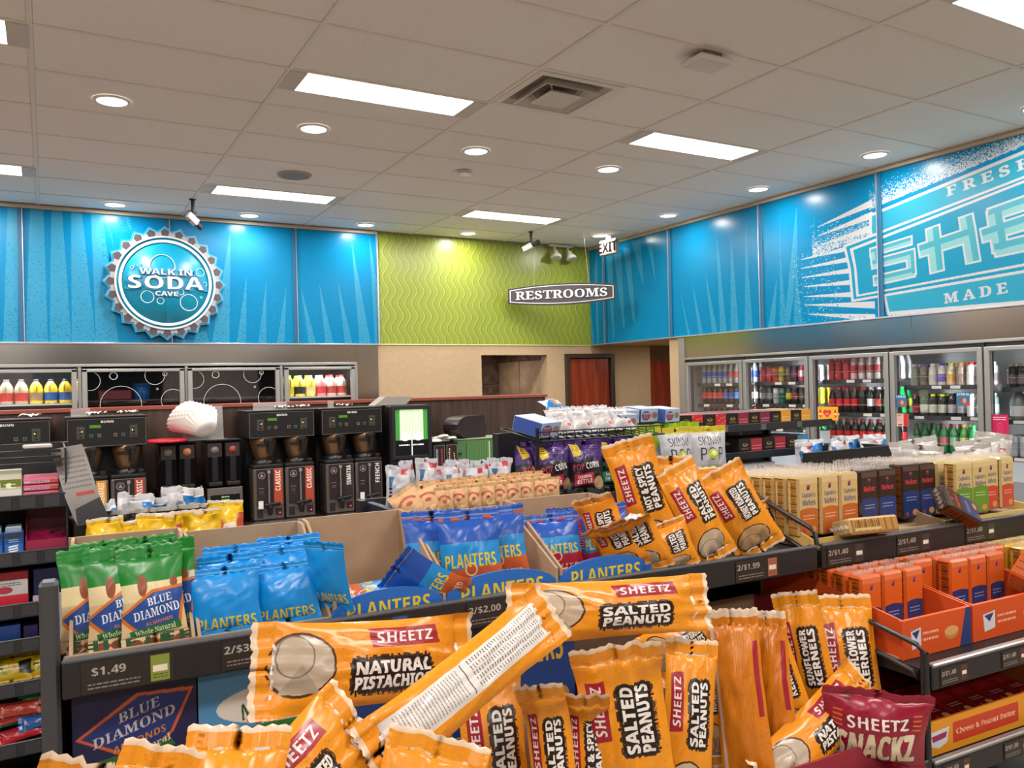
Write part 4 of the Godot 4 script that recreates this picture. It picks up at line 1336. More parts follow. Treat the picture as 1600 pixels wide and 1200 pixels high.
			for i in count:
				var c: Array = kinds[mini(int(float(i) / count * kinds.size()), kinds.size() - 1)]
				for row in 3 if y > -0.1 or y > -0.4 else 2:
					var t := tf(RIGHT + 0.145 + row * 0.085 + rng.randf_range(-0.004, 0.004), y, e[k] - 0.105 - i * pitch, rng.randf_range(0, 360))
					if r[1] == "jug":
						t = tf(RIGHT + 0.17 + row * 0.13, y, e[k] - 0.13 - i * pitch, -90)
					bottle(r[1], c, "%s %s, %s row, %s shelf, %s cooler door" % [look(c), "can" if r[1] == "can" else ("jug" if r[1] == "jug" else "bottle"), ["front", "second", "rear"][row], ["top", "second", "third"][ri], names[k]], "drinks behind the %s cooler door" % names[k], t)
	# notices stuck on the panes
	var im := canvas(128, 84, Color("e2a020"))
	disc(im, 48, 34, 14, 14, Color("c02a2a"))
	disc(im, 72, 34, 14, 14, Color("c02a2a"))
	shape(im, [Vector2(35, 40), Vector2(85, 40), Vector2(60, 70)], Color("c02a2a"))
	for x in [12, 106]:
		disc(im, x + 5, 30, 6, 12, Color("b82026"))
		im.fill_rect(Rect2i(x, 32, 11, 36), Color("b82026"))
		im.fill_rect(Rect2i(x, 40, 11, 12), Color("e8d8c0"))
	disc(im, 60, 44, 13, 9, Color("d06a70"))
	notice("yellow notice with a red heart between two bottles on the third door", im, 5.016, 4.80, -0.375, -0.255)
	im = canvas(96, 96, Color("2a6a96"))
	words(im, "2 FOR $5", 48, 14, 84, 18, Color("e8eef0"))
	disc(im, 34, 58, 16, 20, Color("8a4a34"))
	disc(im, 58, 60, 14, 18, Color("c09078"))
	shape(im, [Vector2(50, 96), Vector2(96, 60), Vector2(96, 96)], Color("c83030"))
	notice("small blue two-for-five notice on the left of the fourth door", im, 4.235, 4.14, -0.25, -0.152)
	notice("small blue two-for-five notice on the right of the fourth door", im, 3.72, 3.615, -0.235, -0.133)
	im = canvas(96, 96, Color("d8c4b8"))
	im.fill_rect(Rect2i(56, 0, 40, 96), Color("b82a2c"))
	words(im, "99¢", 28, 14, 44, 18, Color("a82026"))
	lines_of_print(im, Rect2i(6, 28, 46, 40), 4, Color("b03a3a"))
	im.fill_rect(Rect2i(12, 78, 34, 12), Color("a82026"))
	notice("red and cream ninety-nine cent notice on the fourth door", im, 4.231, 4.125, -0.408, -0.305)
	im = canvas(96, 128, Color("b8144e"))
	lines_of_print(im, Rect2i(14, 10, 70, 22), 2, Color("f0d8e0"))
	hoop(im, 50, 56, 14, 12, 3, Color("d85a88"))
	lines_of_print(im, Rect2i(34, 74, 34, 40), 5, Color("d03a70"))
	notice("crimson notice hanging on the fifth cooler door", im, 3.463, 3.333, -0.477, -0.297)


func notice(label: String, im: Image, z0: float, z1: float, y0: float, y1: float) -> void:
	solo("door_notice", label, "notice", quad_panel(z0 - z1, y1 - y0, 0.002), printed("notice %d" % mats.size(), im, 0.5), Transform3D(Basis(Vector3.UP, -PI / 2), at(RIGHT - 0.034, y0, (z0 + z1) / 2)), "notices on the cooler doors")


# ---------------------------------------------------------------- coffee
func coffee_counter() -> void:
	var brown := wood("laminate", Color("4a342a"), Color("33221a"), 0.45, 1.0)
	var w := struct("wall_partition", room_box(-3.5, 4.245, -HC, -0.116, 6.76, 6.86), brown, Transform3D(), "low dark wood partition behind the coffee machines")
	part(w, "cap_rail", room_box(-3.5, 4.262, -0.116, -0.086, 6.74, 6.88, 0.004), hexm("8a4434", 0.4), Transform3D(), "reddish cap rail")
	var c := thing("coffee_counter", "dark coffee counter in front of the low wood partition", "counter", Transform3D())
	part(c, "worktop", room_box(-3.5, 4.2, -1.02, -0.985, 6.0, 6.755, 0.006), hexm("2a2420", 0.3))
	part(c, "cabinet", room_box(-3.48, 4.18, -HC, -1.02, 6.04, 6.75), brown)
	part(c, "drip_tray", room_box(1.28, 2.38, -0.984, -0.972, 6.03, 6.2, 0.003), mat(Color("8a8480"), 0.35, 0.8))
	for b in [[-0.484, ["e0a020", "BREAKFAST"], ["9a3a2a", "CLASSIC"], "leftmost, partly hidden by the candy rack"], [0.109, ["c88a28", "BREAKFAST"], ["9a3a2a", "CLASSIC"], "beside the paper filters, at their left"], [1.312, ["a8432c", "CLASSIC"], ["a8432c", "CLASSIC"], "between the grinders and its twin"], [1.87, ["2c2628", "SUMATRA"], ["2c2628", "FRENCH"], "beside the tall black dispenser"]]:
		brewer(b[0], b[3])
		server(b[0] + 0.135, b[1], b[3], "left")
		server(b[0] + 0.375, b[2], b[3], "right")
	grinder(0.685, "black twin-hopper coffee grinder behind the chip bags")
	grinder(1.005, "black twin-hopper coffee grinder with a small display and red button")
	paper_filters()
	dispenser()
	counter_bits()


func brewer(x: float, where: String) -> void:
	var o := thing("coffee_brewer", "black twin coffee brewer, %s" % where, "coffee maker", tf(x + 0.25, -0.984, 6.3), "twin coffee brewers")
	var black := hexm("161617", 0.35)
	var top := 0.835
	part(o, "head", box(0.50, 0.205, 0.42, 0.006), black, at_t(Vector3(0, top - 0.205, -0.2)))
	part(o, "lid", box(0.51, 0.008, 0.43, 0.003), hexm("3a3836", 0.3), at_t(Vector3(0, top, -0.2)))
	part(o, "column", box(0.48, top - 0.21, 0.2, 0.004), black, at_t(Vector3(0, 0.0, -0.3)))
	var rim := mat(Color("77746f"), 0.35, 0.7)
	for s: float in [-1, 1]:
		part(o, "edge_strip", box(0.004, 0.192, 0.003), rim, at_t(Vector3(s * 0.244, top - 0.2, 0.0115)))
	part(o, "edge_strip", box(0.488, 0.004, 0.003), rim, at_t(Vector3(0, top - 0.2, 0.0115)))
	part(o, "edge_strip", box(0.488, 0.004, 0.003), rim, at_t(Vector3(0, top - 0.012, 0.0115)))
	part(o, "lettering", letters("BUNN", 0.016, 0.001, false, 1.3), hexm("d8d8d6", 0.4), at_t(Vector3(0.0, top - 0.03, 0.0115)))
	part(o, "display", box(0.07, 0.02, 0.002), glow(Color(0.22, 0.42, 0.10), 0.5), at_t(Vector3(-0.075, top - 0.072, 0.011)))
	for s: float in [-1, 1]:
		var sw := part(o, "switch_plate", box(0.05, 0.085, 0.003, 0.001), mat(Color("56534f"), 0.35, 0.6), at_t(Vector3(s * 0.165, top - 0.145, 0.0115)))
		for n in 3:
			part(sw, "dial", lathe([Vector2(0.009, 0.0), Vector2(0.009, 0.003), Vector2(0, 0.003)], 10, "dial"), hexm("222222", 0.4), Transform3D(Basis(Vector3.RIGHT, PI / 2), Vector3(0, 0.018 + n * 0.024, 0.002)))
		part(sw, "pilot_lamp", box(0.007, 0.007, 0.003), glow(Color(1.0, 0.8, 0.4), 1.2), at_t(Vector3(-s * 0.008, 0.048, 0.004)))
	for q in [[-0.10, "5a8a80"], [-0.05, "b0907c"], [0.05, "b0907c"], [0.10, "5a8a80"]]:
		part(o, "button", box(0.022, 0.022, 0.003, 0.001), hexm("26282a", 0.4), at_t(Vector3(q[0], top - 0.135, 0.0115)))
		part(o, "button_rim", flat_ring(0.0145, 0.012, 0.002, 4), hexm(q[1], 0.4), Transform3D(Basis(Vector3.BACK, PI / 4), Vector3(q[0], top - 0.124, 0.0125)))
	for s: float in [-1, 1]:
		# funnel, its band of print and black handle
		var f := part(o, "brew_funnel", lathe([Vector2(0.06, 0.47), Vector2(0.072, 0.49), Vector2(0.1, 0.60), Vector2(0.103, 0.632), Vector2(0.0, 0.632)], 20, "brew funnel"), mat(Color("7a5e46"), 0.3, 0.7), at_t(Vector3(s * 0.125, 0, -0.09)))
		part(f, "funnel_label", lathe_part(0.0945, 0.565, 0.0995, 0.59, -0.75, 0.6), hexm("1e1613", 0.5))
		part(f, "funnel_handle", box(0.028, 0.13, 0.03, 0.006), black, at_t(Vector3(0.03, 0.49, 0.105)))
		part(f, "funnel_clip", box(0.075, 0.035, 0.04, 0.006), black, at_t(Vector3(0.02, 0.595, 0.09)))
		part(o, "drip_collar", lathe([Vector2(0.08, 0.425), Vector2(0.085, 0.45), Vector2(0.05, 0.475), Vector2(0, 0.475)], 18, "drip collar"), black, at_t(Vector3(s * 0.125, 0, -0.09)))
	part(o, "base", box(0.49, 0.012, 0.3, 0.003), black, at_t(Vector3(0, 0.0, -0.06)))


func lathe_part(r0: float, y0: float, r1: float, y1: float, a0: float, a1: float) -> Mesh:
	var key := "lp %.3f %.3f %.3f" % [r0, y0, a0]
	if not meshes.has(key):
		var st := sheet(8, 1, func(i: int, j: int) -> Array:
			var a := lerpf(a0, a1, i / 8.0)
			var r := r1 if j else r0
			return [Vector3(sin(a) * (r + 0.001), y1 if j else y0, cos(a) * (r + 0.001)), Vector2(i / 8.0, 1 - j)])
		meshes[key] = st.commit()
	return meshes[key]


func server(x: float, c: Array, where: String, side: String) -> void:
	var o := thing("coffee_server", "steel coffee server marked %s, %s under the brewer %s" % [c[1], side, where], "coffee server", tf(x, -0.972, 6.27, 0), "coffee servers under the brewers")
	var black := hexm("151516", 0.35)
	part(o, "body", box(0.226, 0.39, 0.19, 0.008), mat(Color("807872"), 0.32, 0.75), at_t(Vector3(0, 0.0, -0.095)))
	part(o, "lid", box(0.23, 0.03, 0.2, 0.01), black, at_t(Vector3(0, 0.39, -0.1)))
	part(o, "lid_knob", box(0.09, 0.03, 0.1, 0.012), black, at_t(Vector3(-0.01, 0.42, -0.1)))
	part(o, "clamp", box(0.04, 0.05, 0.05, 0.006), black, at_t(Vector3(0.08, 0.4, -0.03)))
	var key: String = "server " + str(c)
	if not mats.has(key):
		var im := canvas(128, 192, Color("261c1c"))
		for n in 26:
			var y := rng.randi_range(0, 190)
			im.fill_rect(Rect2i(rng.randi_range(0, 70), y, rng.randi_range(8, 40), rng.randi_range(1, 4)), Color("33242a"))
		hoop(im, 26, 32, 18, 18, 3, Color("8f8a86"))
		shape(im, [Vector2(16, 40), Vector2(26, 20), Vector2(36, 40)], Color("8f8a86"))
		lines_of_print(im, Rect2i(10, 96, 30, 8), 1, Color("b07a78"))
		lines_of_print(im, Rect2i(14, 112, 22, 16), 2, Color("7a6a68"))
		im.fill_rect(Rect2i(86, 0, 42, 192), Color(c[0]))
		words(im, c[1], 107, 62, 108, 26, Color("e8e4de"), -90)
		printed(key, im, 0.4)
	part(o, "print_panel", quad_panel(0.19, 0.275, 0.002), mats[key], at_t(Vector3(0.004, 0.11, 0.0025)))
	var g := part(o, "sight_gauge", tube([Vector3(-0.002, 0.36, 0.012), Vector3(-0.002, 0.13, 0.012)], 0.007, 8).commit() if not meshes.has("gauge") else meshes["gauge"], mat(Color("8a8480"), 0.2, 0.4))
	part(g, "gauge_cap", box(0.022, 0.024, 0.02, 0.003), mat(Color("b8b4b0"), 0.3, 0.6), at_t(Vector3(-0.002, 0.352, 0.012)))
	part(o, "faucet", box(0.03, 0.07, 0.05, 0.01), black, at_t(Vector3(0.0, 0.04, 0.025)))
	part(o, "faucet_handle", box(0.12, 0.026, 0.022, 0.006), black, Transform3D(Basis(Vector3.BACK, 0.12), Vector3(0.02, 0.105, 0.03)))
	part(o, "print_tag", box(0.045, 0.065, 0.002), hexm("1c1a1a", 0.5), at_t(Vector3(-0.07, 0.02, 0.001)))
	part(o, "timer_plate", box(0.05, 0.055, 0.002), hexm("2a1618", 0.5), at_t(Vector3(0.07, 0.03, 0.001)))
	part(o, "pilot_lamp", box(0.009, 0.009, 0.003), glow(Color(1.0, 0.25, 0.2), 2.0), at_t(Vector3(0.078, 0.045, 0.002)))
	if c[1] == "FRENCH" or (c[1] == "CLASSIC" and x < 1.5):
		part(o, "hang_tag", box(0.036, 0.06, 0.002), hexm("dedad6", 0.5), at_t(Vector3(-0.066, 0.09, 0.014)))


func grinder(x: float, label: String) -> void:
	var o := thing("coffee_grinder", label, "coffee grinder", tf(x + 0.13, -0.984, 6.3))
	var black := hexm("141415", 0.3)
	part(o, "case", box(0.26, 0.28, 0.3, 0.006), black, at_t(Vector3(0, 0.0, -0.16)))
	part(o, "steel_front", box(0.25, 0.205, 0.006, 0.002), mat(Color("8c8680"), 0.35, 0.75), at_t(Vector3(0, 0.075, -0.008)))
	part(o, "control_panel", box(0.21, 0.125, 0.004, 0.002), hexm("121213", 0.3), at_t(Vector3(0, 0.105, -0.004)))
	part(o, "lettering", letters("BUNN", 0.011, 0.001, false, 1.3), hexm("d8d8d6", 0.4), at_t(Vector3(0, 0.212, -0.001)))
	part(o, "display", box(0.06, 0.016, 0.002), glow(Color(0.35, 0.65, 0.12), 0.7), at_t(Vector3(0, 0.178, 0.0)))
	part(o, "button", box(0.018, 0.018, 0.003), hexm("33383a", 0.4), at_t(Vector3(-0.018, 0.135, 0.0)))
	part(o, "button", lathe([Vector2(0.01, 0), Vector2(0.01, 0.003), Vector2(0, 0.004)], 12, "red button"), hexm("c02030", 0.3), Transform3D(Basis(Vector3.RIGHT, PI / 2), Vector3(0.022, 0.145, 0.0)))
	for s: float in [-1, 1]:
		part(o, "side_key", box(0.03, 0.035, 0.003, 0.001), mat(Color("4a4846"), 0.4, 0.5), at_t(Vector3(s * 0.068, 0.15, 0.0)))
		var h := part(o, "hopper", box(0.122, 0.33, 0.24, 0.008), mat(Color(0.05, 0.045, 0.045), 0.12), at_t(Vector3(s * 0.064, 0.295, -0.15)))
		part(h, "hopper_label", box(0.1, 0.1, 0.002), hexm("2a201e", 0.4), at_t(Vector3(0, 0.215, 0.1215)))
		part(h, "badge", lathe([Vector2(0.028, 0), Vector2(0.028, 0.002), Vector2(0, 0.002)], 20, "hopper badge"), hexm(["6a6460", "b8784a", "6a6460", "8a3a34"][(0 if s < 0 else 1) + (2 if x > 0.9 else 0)], 0.4), Transform3D(Basis(Vector3.RIGHT, PI / 2), Vector3(0, 0.265, 0.1225)))
		part(h, "chute", box(0.045, 0.19, 0.02, 0.006), hexm("1b1c20", 0.3), at_t(Vector3(0.0, 0.03, 0.126)))
		part(h, "latch", box(0.095, 0.03, 0.03, 0.006), mat(Color("3a3836"), 0.25, 0.4), at_t(Vector3(0, 0.0, 0.13)))
	part(o, "lid", box(0.262, 0.012, 0.25, 0.004), black, at_t(Vector3(0, 0.625, -0.15)))
	part(o, "foot", box(0.1, 0.07, 0.02), mat(Color("5a4e44"), 0.4, 0.5), at_t(Vector3(-0.03, 0.005, 0.0)))


func fluted_cup(r0: float, r1: float, h: float, n: int) -> Mesh:
	var key := "flute %.3f %.3f" % [r0, h]
	if not meshes.has(key):
		var st := sheet(n * 4, 8, func(i: int, j: int) -> Array:
			var a := TAU * i / (n * 4.0)
			var v := maxf(j - 2, 0) / 6.0
			var r := lerpf(r0, r1, pow(v, 0.85)) if j > 1 else r0 * j / 2.0
			r *= 1.0 + 0.035 * v * sin(a * n)
			return [Vector3(sin(a) * r, h * v, cos(a) * r), Vector2.ZERO])
		meshes[key] = st.commit()
	return meshes[key]


func paper_filters() -> void:
	var o := thing("filter_holder", "clear acrylic holder leaning behind the paper coffee filters", "holder", tf(1.02, -0.345, 6.42))
	part(o, "back_pane", box(0.29, 0.25, 0.004), pane(0.25, Color(0.8, 0.8, 0.8)), Transform3D(Basis(Vector3.RIGHT, -0.15), Vector3(0, 0.0, -0.06)))
	part(o, "foot_pane", box(0.29, 0.004, 0.16), pane(0.25, Color(0.8, 0.8, 0.8)))
	var white := hexm("e6e2de", 0.8)
	var spots := [[0.91, 0.02, 0.10, 0.9, "back"], [0.925, 0.02, 0.085, 0.8, "middle"], [0.97, 0.0, 0.0, 0.25, "front"]]
	for n in 7:
		var k := n / 6.0
		var t := Transform3D(Basis(Vector3.RIGHT, -0.75).rotated(Vector3.BACK, lerpf(0.75, 0.42, k)), at(lerpf(0.935, 1.01, k), lerpf(-0.235, -0.27, k), lerpf(6.37, 6.27, k)))
		var side := ["rearmost", "second", "third", "fourth", "fifth", "sixth", "front"]
		solo("paper_filter", "white fluted paper coffee filter, %s of the nested stack" % side[n], "coffee filter", fluted_cup(0.07, 0.135, 0.125, 22), white, t, "nested paper coffee filters")
	solo("red_tray", "flat red plastic tray lying on the left grinder", "tray", lathe([Vector2(0, 0), Vector2(0.14, 0), Vector2(0.15, 0.006), Vector2(0.145, 0.018), Vector2(0.12, 0.022), Vector2(0, 0.022)], 28), hexm("b8142c", 0.35), tf(0.745, -0.346, 6.36))


func dispenser() -> void:
	var o := thing("drink_dispenser", "tall black flavour dispenser with a glowing green panel", "dispenser", tf(2.615, -0.984, 6.25, -6))
	var black := hexm("17181c", 0.35)
	part(o, "cabinet", box(0.36, 0.845, 0.42, 0.012), black, at_t(Vector3(0, 0, -0.225)))
	part(o, "front_frame", frame_mesh(0.34, 0.44, 0.03, 0.02), hexm("202126", 0.35), at_t(Vector3(0, 0.40, 0.0)))
	var im := canvas(128, 176, Color("1f6a2c"))
	for x in range(2, 126, 6):
		im.fill_rect(Rect2i(x, 0, 3, 120), Color("58984e"))
	im.fill_rect(Rect2i(18, 0, 92, 118), Color("9fd090"))
	for x in range(20, 108, 6):
		im.fill_rect(Rect2i(x, 0, 4, 116), Color("d2efc6"))
	for y in range(6, 80, 7):
		im.fill_rect(Rect2i(30, y, 70, 1), Color("a8d898"))
	im.fill_rect(Rect2i(0, 118, 128, 58), Color("141416"))
	for x in [38, 90]:
		disc(im, x, 108, 18, 13, Color("f0f6ee"))
		disc(im, x, 94, 9, 9, Color("e0f0d8"))
	lines_of_print(im, Rect2i(14, 130, 46, 14), 1, Color("f2f2f0"))
	lines_of_print(im, Rect2i(68, 130, 46, 14), 1, Color("f2f2f0"))
	im.fill_rect(Rect2i(62, 60, 4, 116), Color("d8dcd8"))
	var m := StandardMaterial3D.new()
	var t := ImageTexture.create_from_image(im)
	m.albedo_texture = t
	m.emission_enabled = true
	m.emission_texture = t
	m.emission_operator = BaseMaterial3D.EMISSION_OP_MULTIPLY
	m.emission = Color.WHITE
	m.emission_energy_multiplier = 0.5
	m.roughness = 0.2
	m.texture_repeat = false
	part(o, "light_panel", quad_panel(0.28, 0.385, 0.004), m, at_t(Vector3(0, 0.43, -0.004)), "glowing green and white panel")
	part(o, "nozzle_bay", box(0.3, 0.12, 0.01, 0.004), hexm("0d0d0f", 0.3), at_t(Vector3(0, 0.25, -0.012)))
	for n in 4:
		part(o, "nozzle", box(0.03, 0.06, 0.05, 0.008), hexm("26272b", 0.4), at_t(Vector3(-0.1 + n * 0.066, 0.28, 0.0)))
	part(o, "drip_tray", box(0.34, 0.03, 0.14, 0.006), black, at_t(Vector3(0, 0.03, 0.03)))
	solo("cardboard_tray", "grey paper carton lying on top of the black dispenser", "carton", extrude(PackedVector2Array([Vector2(-0.18, 0), Vector2(0.1, 0), Vector2(0.17, 0.065), Vector2(-0.08, 0.072)]), 0.16).commit(), hexm("8f8b86", 0.7), tf(2.55, -0.137, 6.45))


func frame_mesh(w: float, h: float, b: float, d: float) -> Mesh:
	var key := "frame %.3f %.3f %.3f %.3f" % [w, h, b, d]
	if not meshes.has(key):
		var st := kit()
		for s: float in [-1, 1]:
			abox(st, Vector3(s * (w - b) / 2, h / 2, 0), Vector3(b, h, d), 0.003)
		abox(st, Vector3(0, b / 2, 0), Vector3(w - 2 * b, b, d), 0.003)
		abox(st, Vector3(0, h - b / 2, 0), Vector3(w - 2 * b, b, d), 0.003)
		meshes[key] = st.commit()
	return meshes[key]


func counter_bits() -> void:
	var black := hexm("171718", 0.35)
	# two flavour machines with upright print
	for n in 2:
		var im := canvas(96, 160, Color("2a1e1c"))
		im.fill_rect(Rect2i(0, 0, 44, 160), Color(["1f2a3a", "3a241c"][n]))
		words(im, ["Sweetener", "Splenda"][n], 22, 80, 130, 20, Color("d8d4ce"), -90)
		words(im, ["Sweetener", "Sugar"][n], 70, 80, [130, 84][n], 20, Color(["c83a44", "d8b88a"][n]), -90)
		var o := thing("flavour_box", "small black flavour dispenser with upright print, %s of the pair" % ["left", "right"][n], "dispenser", tf(2.855 + n * 0.118, -0.984, 6.24))
		part(o, "case", box(0.112, 0.52, 0.2, 0.006), black, at_t(Vector3(0, 0, -0.1)))
		part(o, "steel_frame", frame_mesh(0.104, 0.26, 0.008, 0.004), mat(Color("8a8884"), 0.35, 0.7), at_t(Vector3(0, 0.24, 0.002)))
		part(o, "print_panel", quad_panel(0.088, 0.245, 0.002), printed("flavour %d" % n, im, 0.4), at_t(Vector3(0, 0.247, 0.002)))
	var lid := [Vector2(0, 0.0), Vector2(0.055, 0.0), Vector2(0.058, 0.006), Vector2(0.05, 0.012), Vector2(0.046, 0.02), Vector2(0, 0.021)]
	for n in 5:
		solo("cup_lid", "white cup lid in the low pile on the flavour boxes, %s" % ["left front", "left back", "middle", "right front", "right back"][n], "cup lid", lathe(lid, 18, "cup lid"), hexm("d8d4d0", 0.4), Transform3D(Basis(Vector3.RIGHT, rng.randf_range(-0.3, 0.3)), at(2.83 + n * 0.035, -0.462 + 0.012 * (n % 3) + 0.012, 6.26 + 0.05 * (n % 2))), "white cup lids")
	# green striped cabinet
	var im2 := canvas(128, 64, Color("4f7a46"))
	for x in range(0, 128, 8):
		im2.fill_rect(Rect2i(x, 0, 3, 64), Color("3f6638"))
	im2.fill_rect(Rect2i(74, 0, 3, 64), Color("c8d8b8"))
	var o2 := thing("green_cabinet", "green striped countertop cabinet under the napkin dispenser", "cabinet", tf(3.24, -0.984, 6.24, -4))
	part(o2, "case", box(0.48, 0.53, 0.3, 0.006), hexm("4a6f44", 0.5), at_t(Vector3(0, 0, -0.155)))
	part(o2, "door", quad_panel(0.36, 0.42, 0.006), printed("green stripes", im2, 0.5), at_t(Vector3(0.055, 0.09, 0.004)))
	part(o2, "top_plate", box(0.49, 0.012, 0.31, 0.003), hexm("8fa080", 0.4), at_t(Vector3(0, 0.53, -0.155)))
	part(o2, "knob", lathe([Vector2(0.012, 0), Vector2(0.014, 0.012), Vector2(0, 0.016)], 10), hexm("2a2a2a", 0.4), Transform3D(Basis(Vector3.RIGHT, PI / 2), Vector3(-0.19, 0.42, 0.004)))
	var nap := thing("napkin_dispenser", "dark plum rounded napkin dispenser on the green cabinet", "napkin dispenser", tf(3.17, -0.44, 6.36, 18))
	var prof := PackedVector2Array()
	for a in 13:
		prof.append(Vector2(cos(PI * 0.5 + PI * a / 12.0) * 0.13 - 0.06, 0.095 + sin(PI * 0.5 + PI * a / 12.0) * 0.095))
	prof.append(Vector2(0.15, 0.0))
	prof.append(Vector2(0.17, 0.06))
	prof.append(Vector2(0.14, 0.19))
	part(nap, "body", extrude(prof, 0.18).commit(), hexm("2b2024", 0.25), at_t(Vector3(0, 0, 0.09)))
	part(nap, "face_plate", box(0.012, 0.12, 0.15, 0.004), hexm("3a2e30", 0.3), Transform3D(Basis(Vector3.BACK, 0.22), Vector3(0.165, 0.05, 0)))
	part(nap, "napkin", box(0.01, 0.05, 0.12, 0.003), hexm("c8b09a", 0.8), Transform3D(Basis(Vector3.BACK, 0.22), Vector3(0.168, 0.1, 0)))
	var cup := thing("snack_cup", "small white cup with a red mark beside the kraft bags", "cup", tf(1.755, -0.418, 3.29))
	part(cup, "wall", lathe([Vector2(0, 0), Vector2(0.03, 0), Vector2(0.042, 0.055), Vector2(0.039, 0.055), Vector2(0.028, 0.006), Vector2(0, 0.006)], 18), hexm("d8d4ce", 0.5))
	part(cup, "red_mark", lathe_part(0.0335, 0.016, 0.039, 0.04, -0.4, 0.4), hexm("a83a3a", 0.5))
	# odds and ends on the brewers
	for q in [[0.30, 6.42, "on the second brewer, left"], [0.50, 6.42, "on the second brewer, right"], [1.60, 6.42, "on the third brewer, left"], [1.75, 6.44, "on the third brewer, right"], [2.10, 6.42, "on the fourth brewer"], [-0.1, 6.42, "on the leftmost brewer"]]:
		var st := sheet(12, 6, func(i: int, j: int) -> Array:
			var x := (i / 12.0 - 0.5) * 0.13
			var z := (j / 6.0 - 0.5) * 0.07
			return [Vector3(x, 0.012 + 0.022 * noise.get_noise_2d(x * 40 + q[0] * 9, z * 40) + 0.008, z), Vector2.ZERO])
		solo("paper_slip", "crumpled white paper %s" % q[2], "paper", st.commit(), hexm("dcd8d4", 0.8), tf(q[0], -0.137, q[1], rng.randf_range(-30, 30)), "crumpled papers on the brewers")
	for q in [[0.2, 0.12, "second brewer"], [1.5, 0.26, "third brewer"], [1.98, 0.05, "fourth brewer"]]:
		var c := thing("acrylic_stand", "clear acrylic sign stand on top of the %s" % q[2], "stand", tf(q[0], -0.139, 6.40))
		part(c, "pane", box(q[1], 0.05, 0.003), pane(0.2, Color(0.85, 0.85, 0.85)))
		part(c, "top_edge", box(q[1], 0.003, 0.004), hexm("bdb8b4", 0.3), at_t(Vector3(0, 0.05, 0)))
		part(c, "foot", box(q[1], 0.003, 0.05), pane(0.3, Color(0.85, 0.85, 0.85)))


# ---------------------------------------------------------------- racks
# a gondola run: decks lists [y of the deck, front depth, back depth]
func rack(label: String, x0: float, x1: float, back: float, top: float, decks: Array, category := "shelving") -> Node3D:
	var o := thing("store_shelving", label, category, Transform3D())
	var black := hexm("1a1a1c", 0.45)
	part(o, "back_panel", room_box(x0, x1, -HC, top, back - 0.015, back), hexm("202022", 0.5))
	part(o, "base", room_box(x0, x1, -HC, -HC + 0.12, decks[-1][1], back), black)
	for x in [x0, x1]:
		part(o, "upright", room_box(x - 0.012, x + 0.012, -HC, top, back - 0.05, back + 0.01), black)
	for k in decks:
		part(o, "deck", room_box(x0, x1, k[0] - 0.018, k[0], k[1], back - 0.015), black)
		part(o, "price_rail", room_box(x0, x1, k[0] - 0.035, k[0] + 0.012, k[1] - 0.008, k[1], 0.002), hexm("26282c", 0.35))
	return o


func tags_on(o: Node3D, x0: float, x1: float, y: float, d: float, n: int, c := "d8d6d0") -> void:
	for k in n:
		var x := lerpf(x0, x1, (k + 0.5) / n)
		part(o, "price_tag", room_box(x - 0.022, x + 0.022, y - 0.03, y + 0.006, d - 0.0105, d - 0.008), hexm(c, 0.5))


func pack_print(key: String, fc: Color, f: Callable, rough := 0.3) -> StandardMaterial3D:
	if not mats.has(key):
		var im := canvas(256, 160, fc)
		f.call(im)
		printed(key, im, rough)
	return mats[key]


func bag_print(key: String, w: int, h: int, base: Color, f: Callable, rough := 0.28) -> StandardMaterial3D:
	if not mats.has(key):
		var im := canvas(w, h, base)
		f.call(im)
		printed(key, im, rough)
	return mats[key]


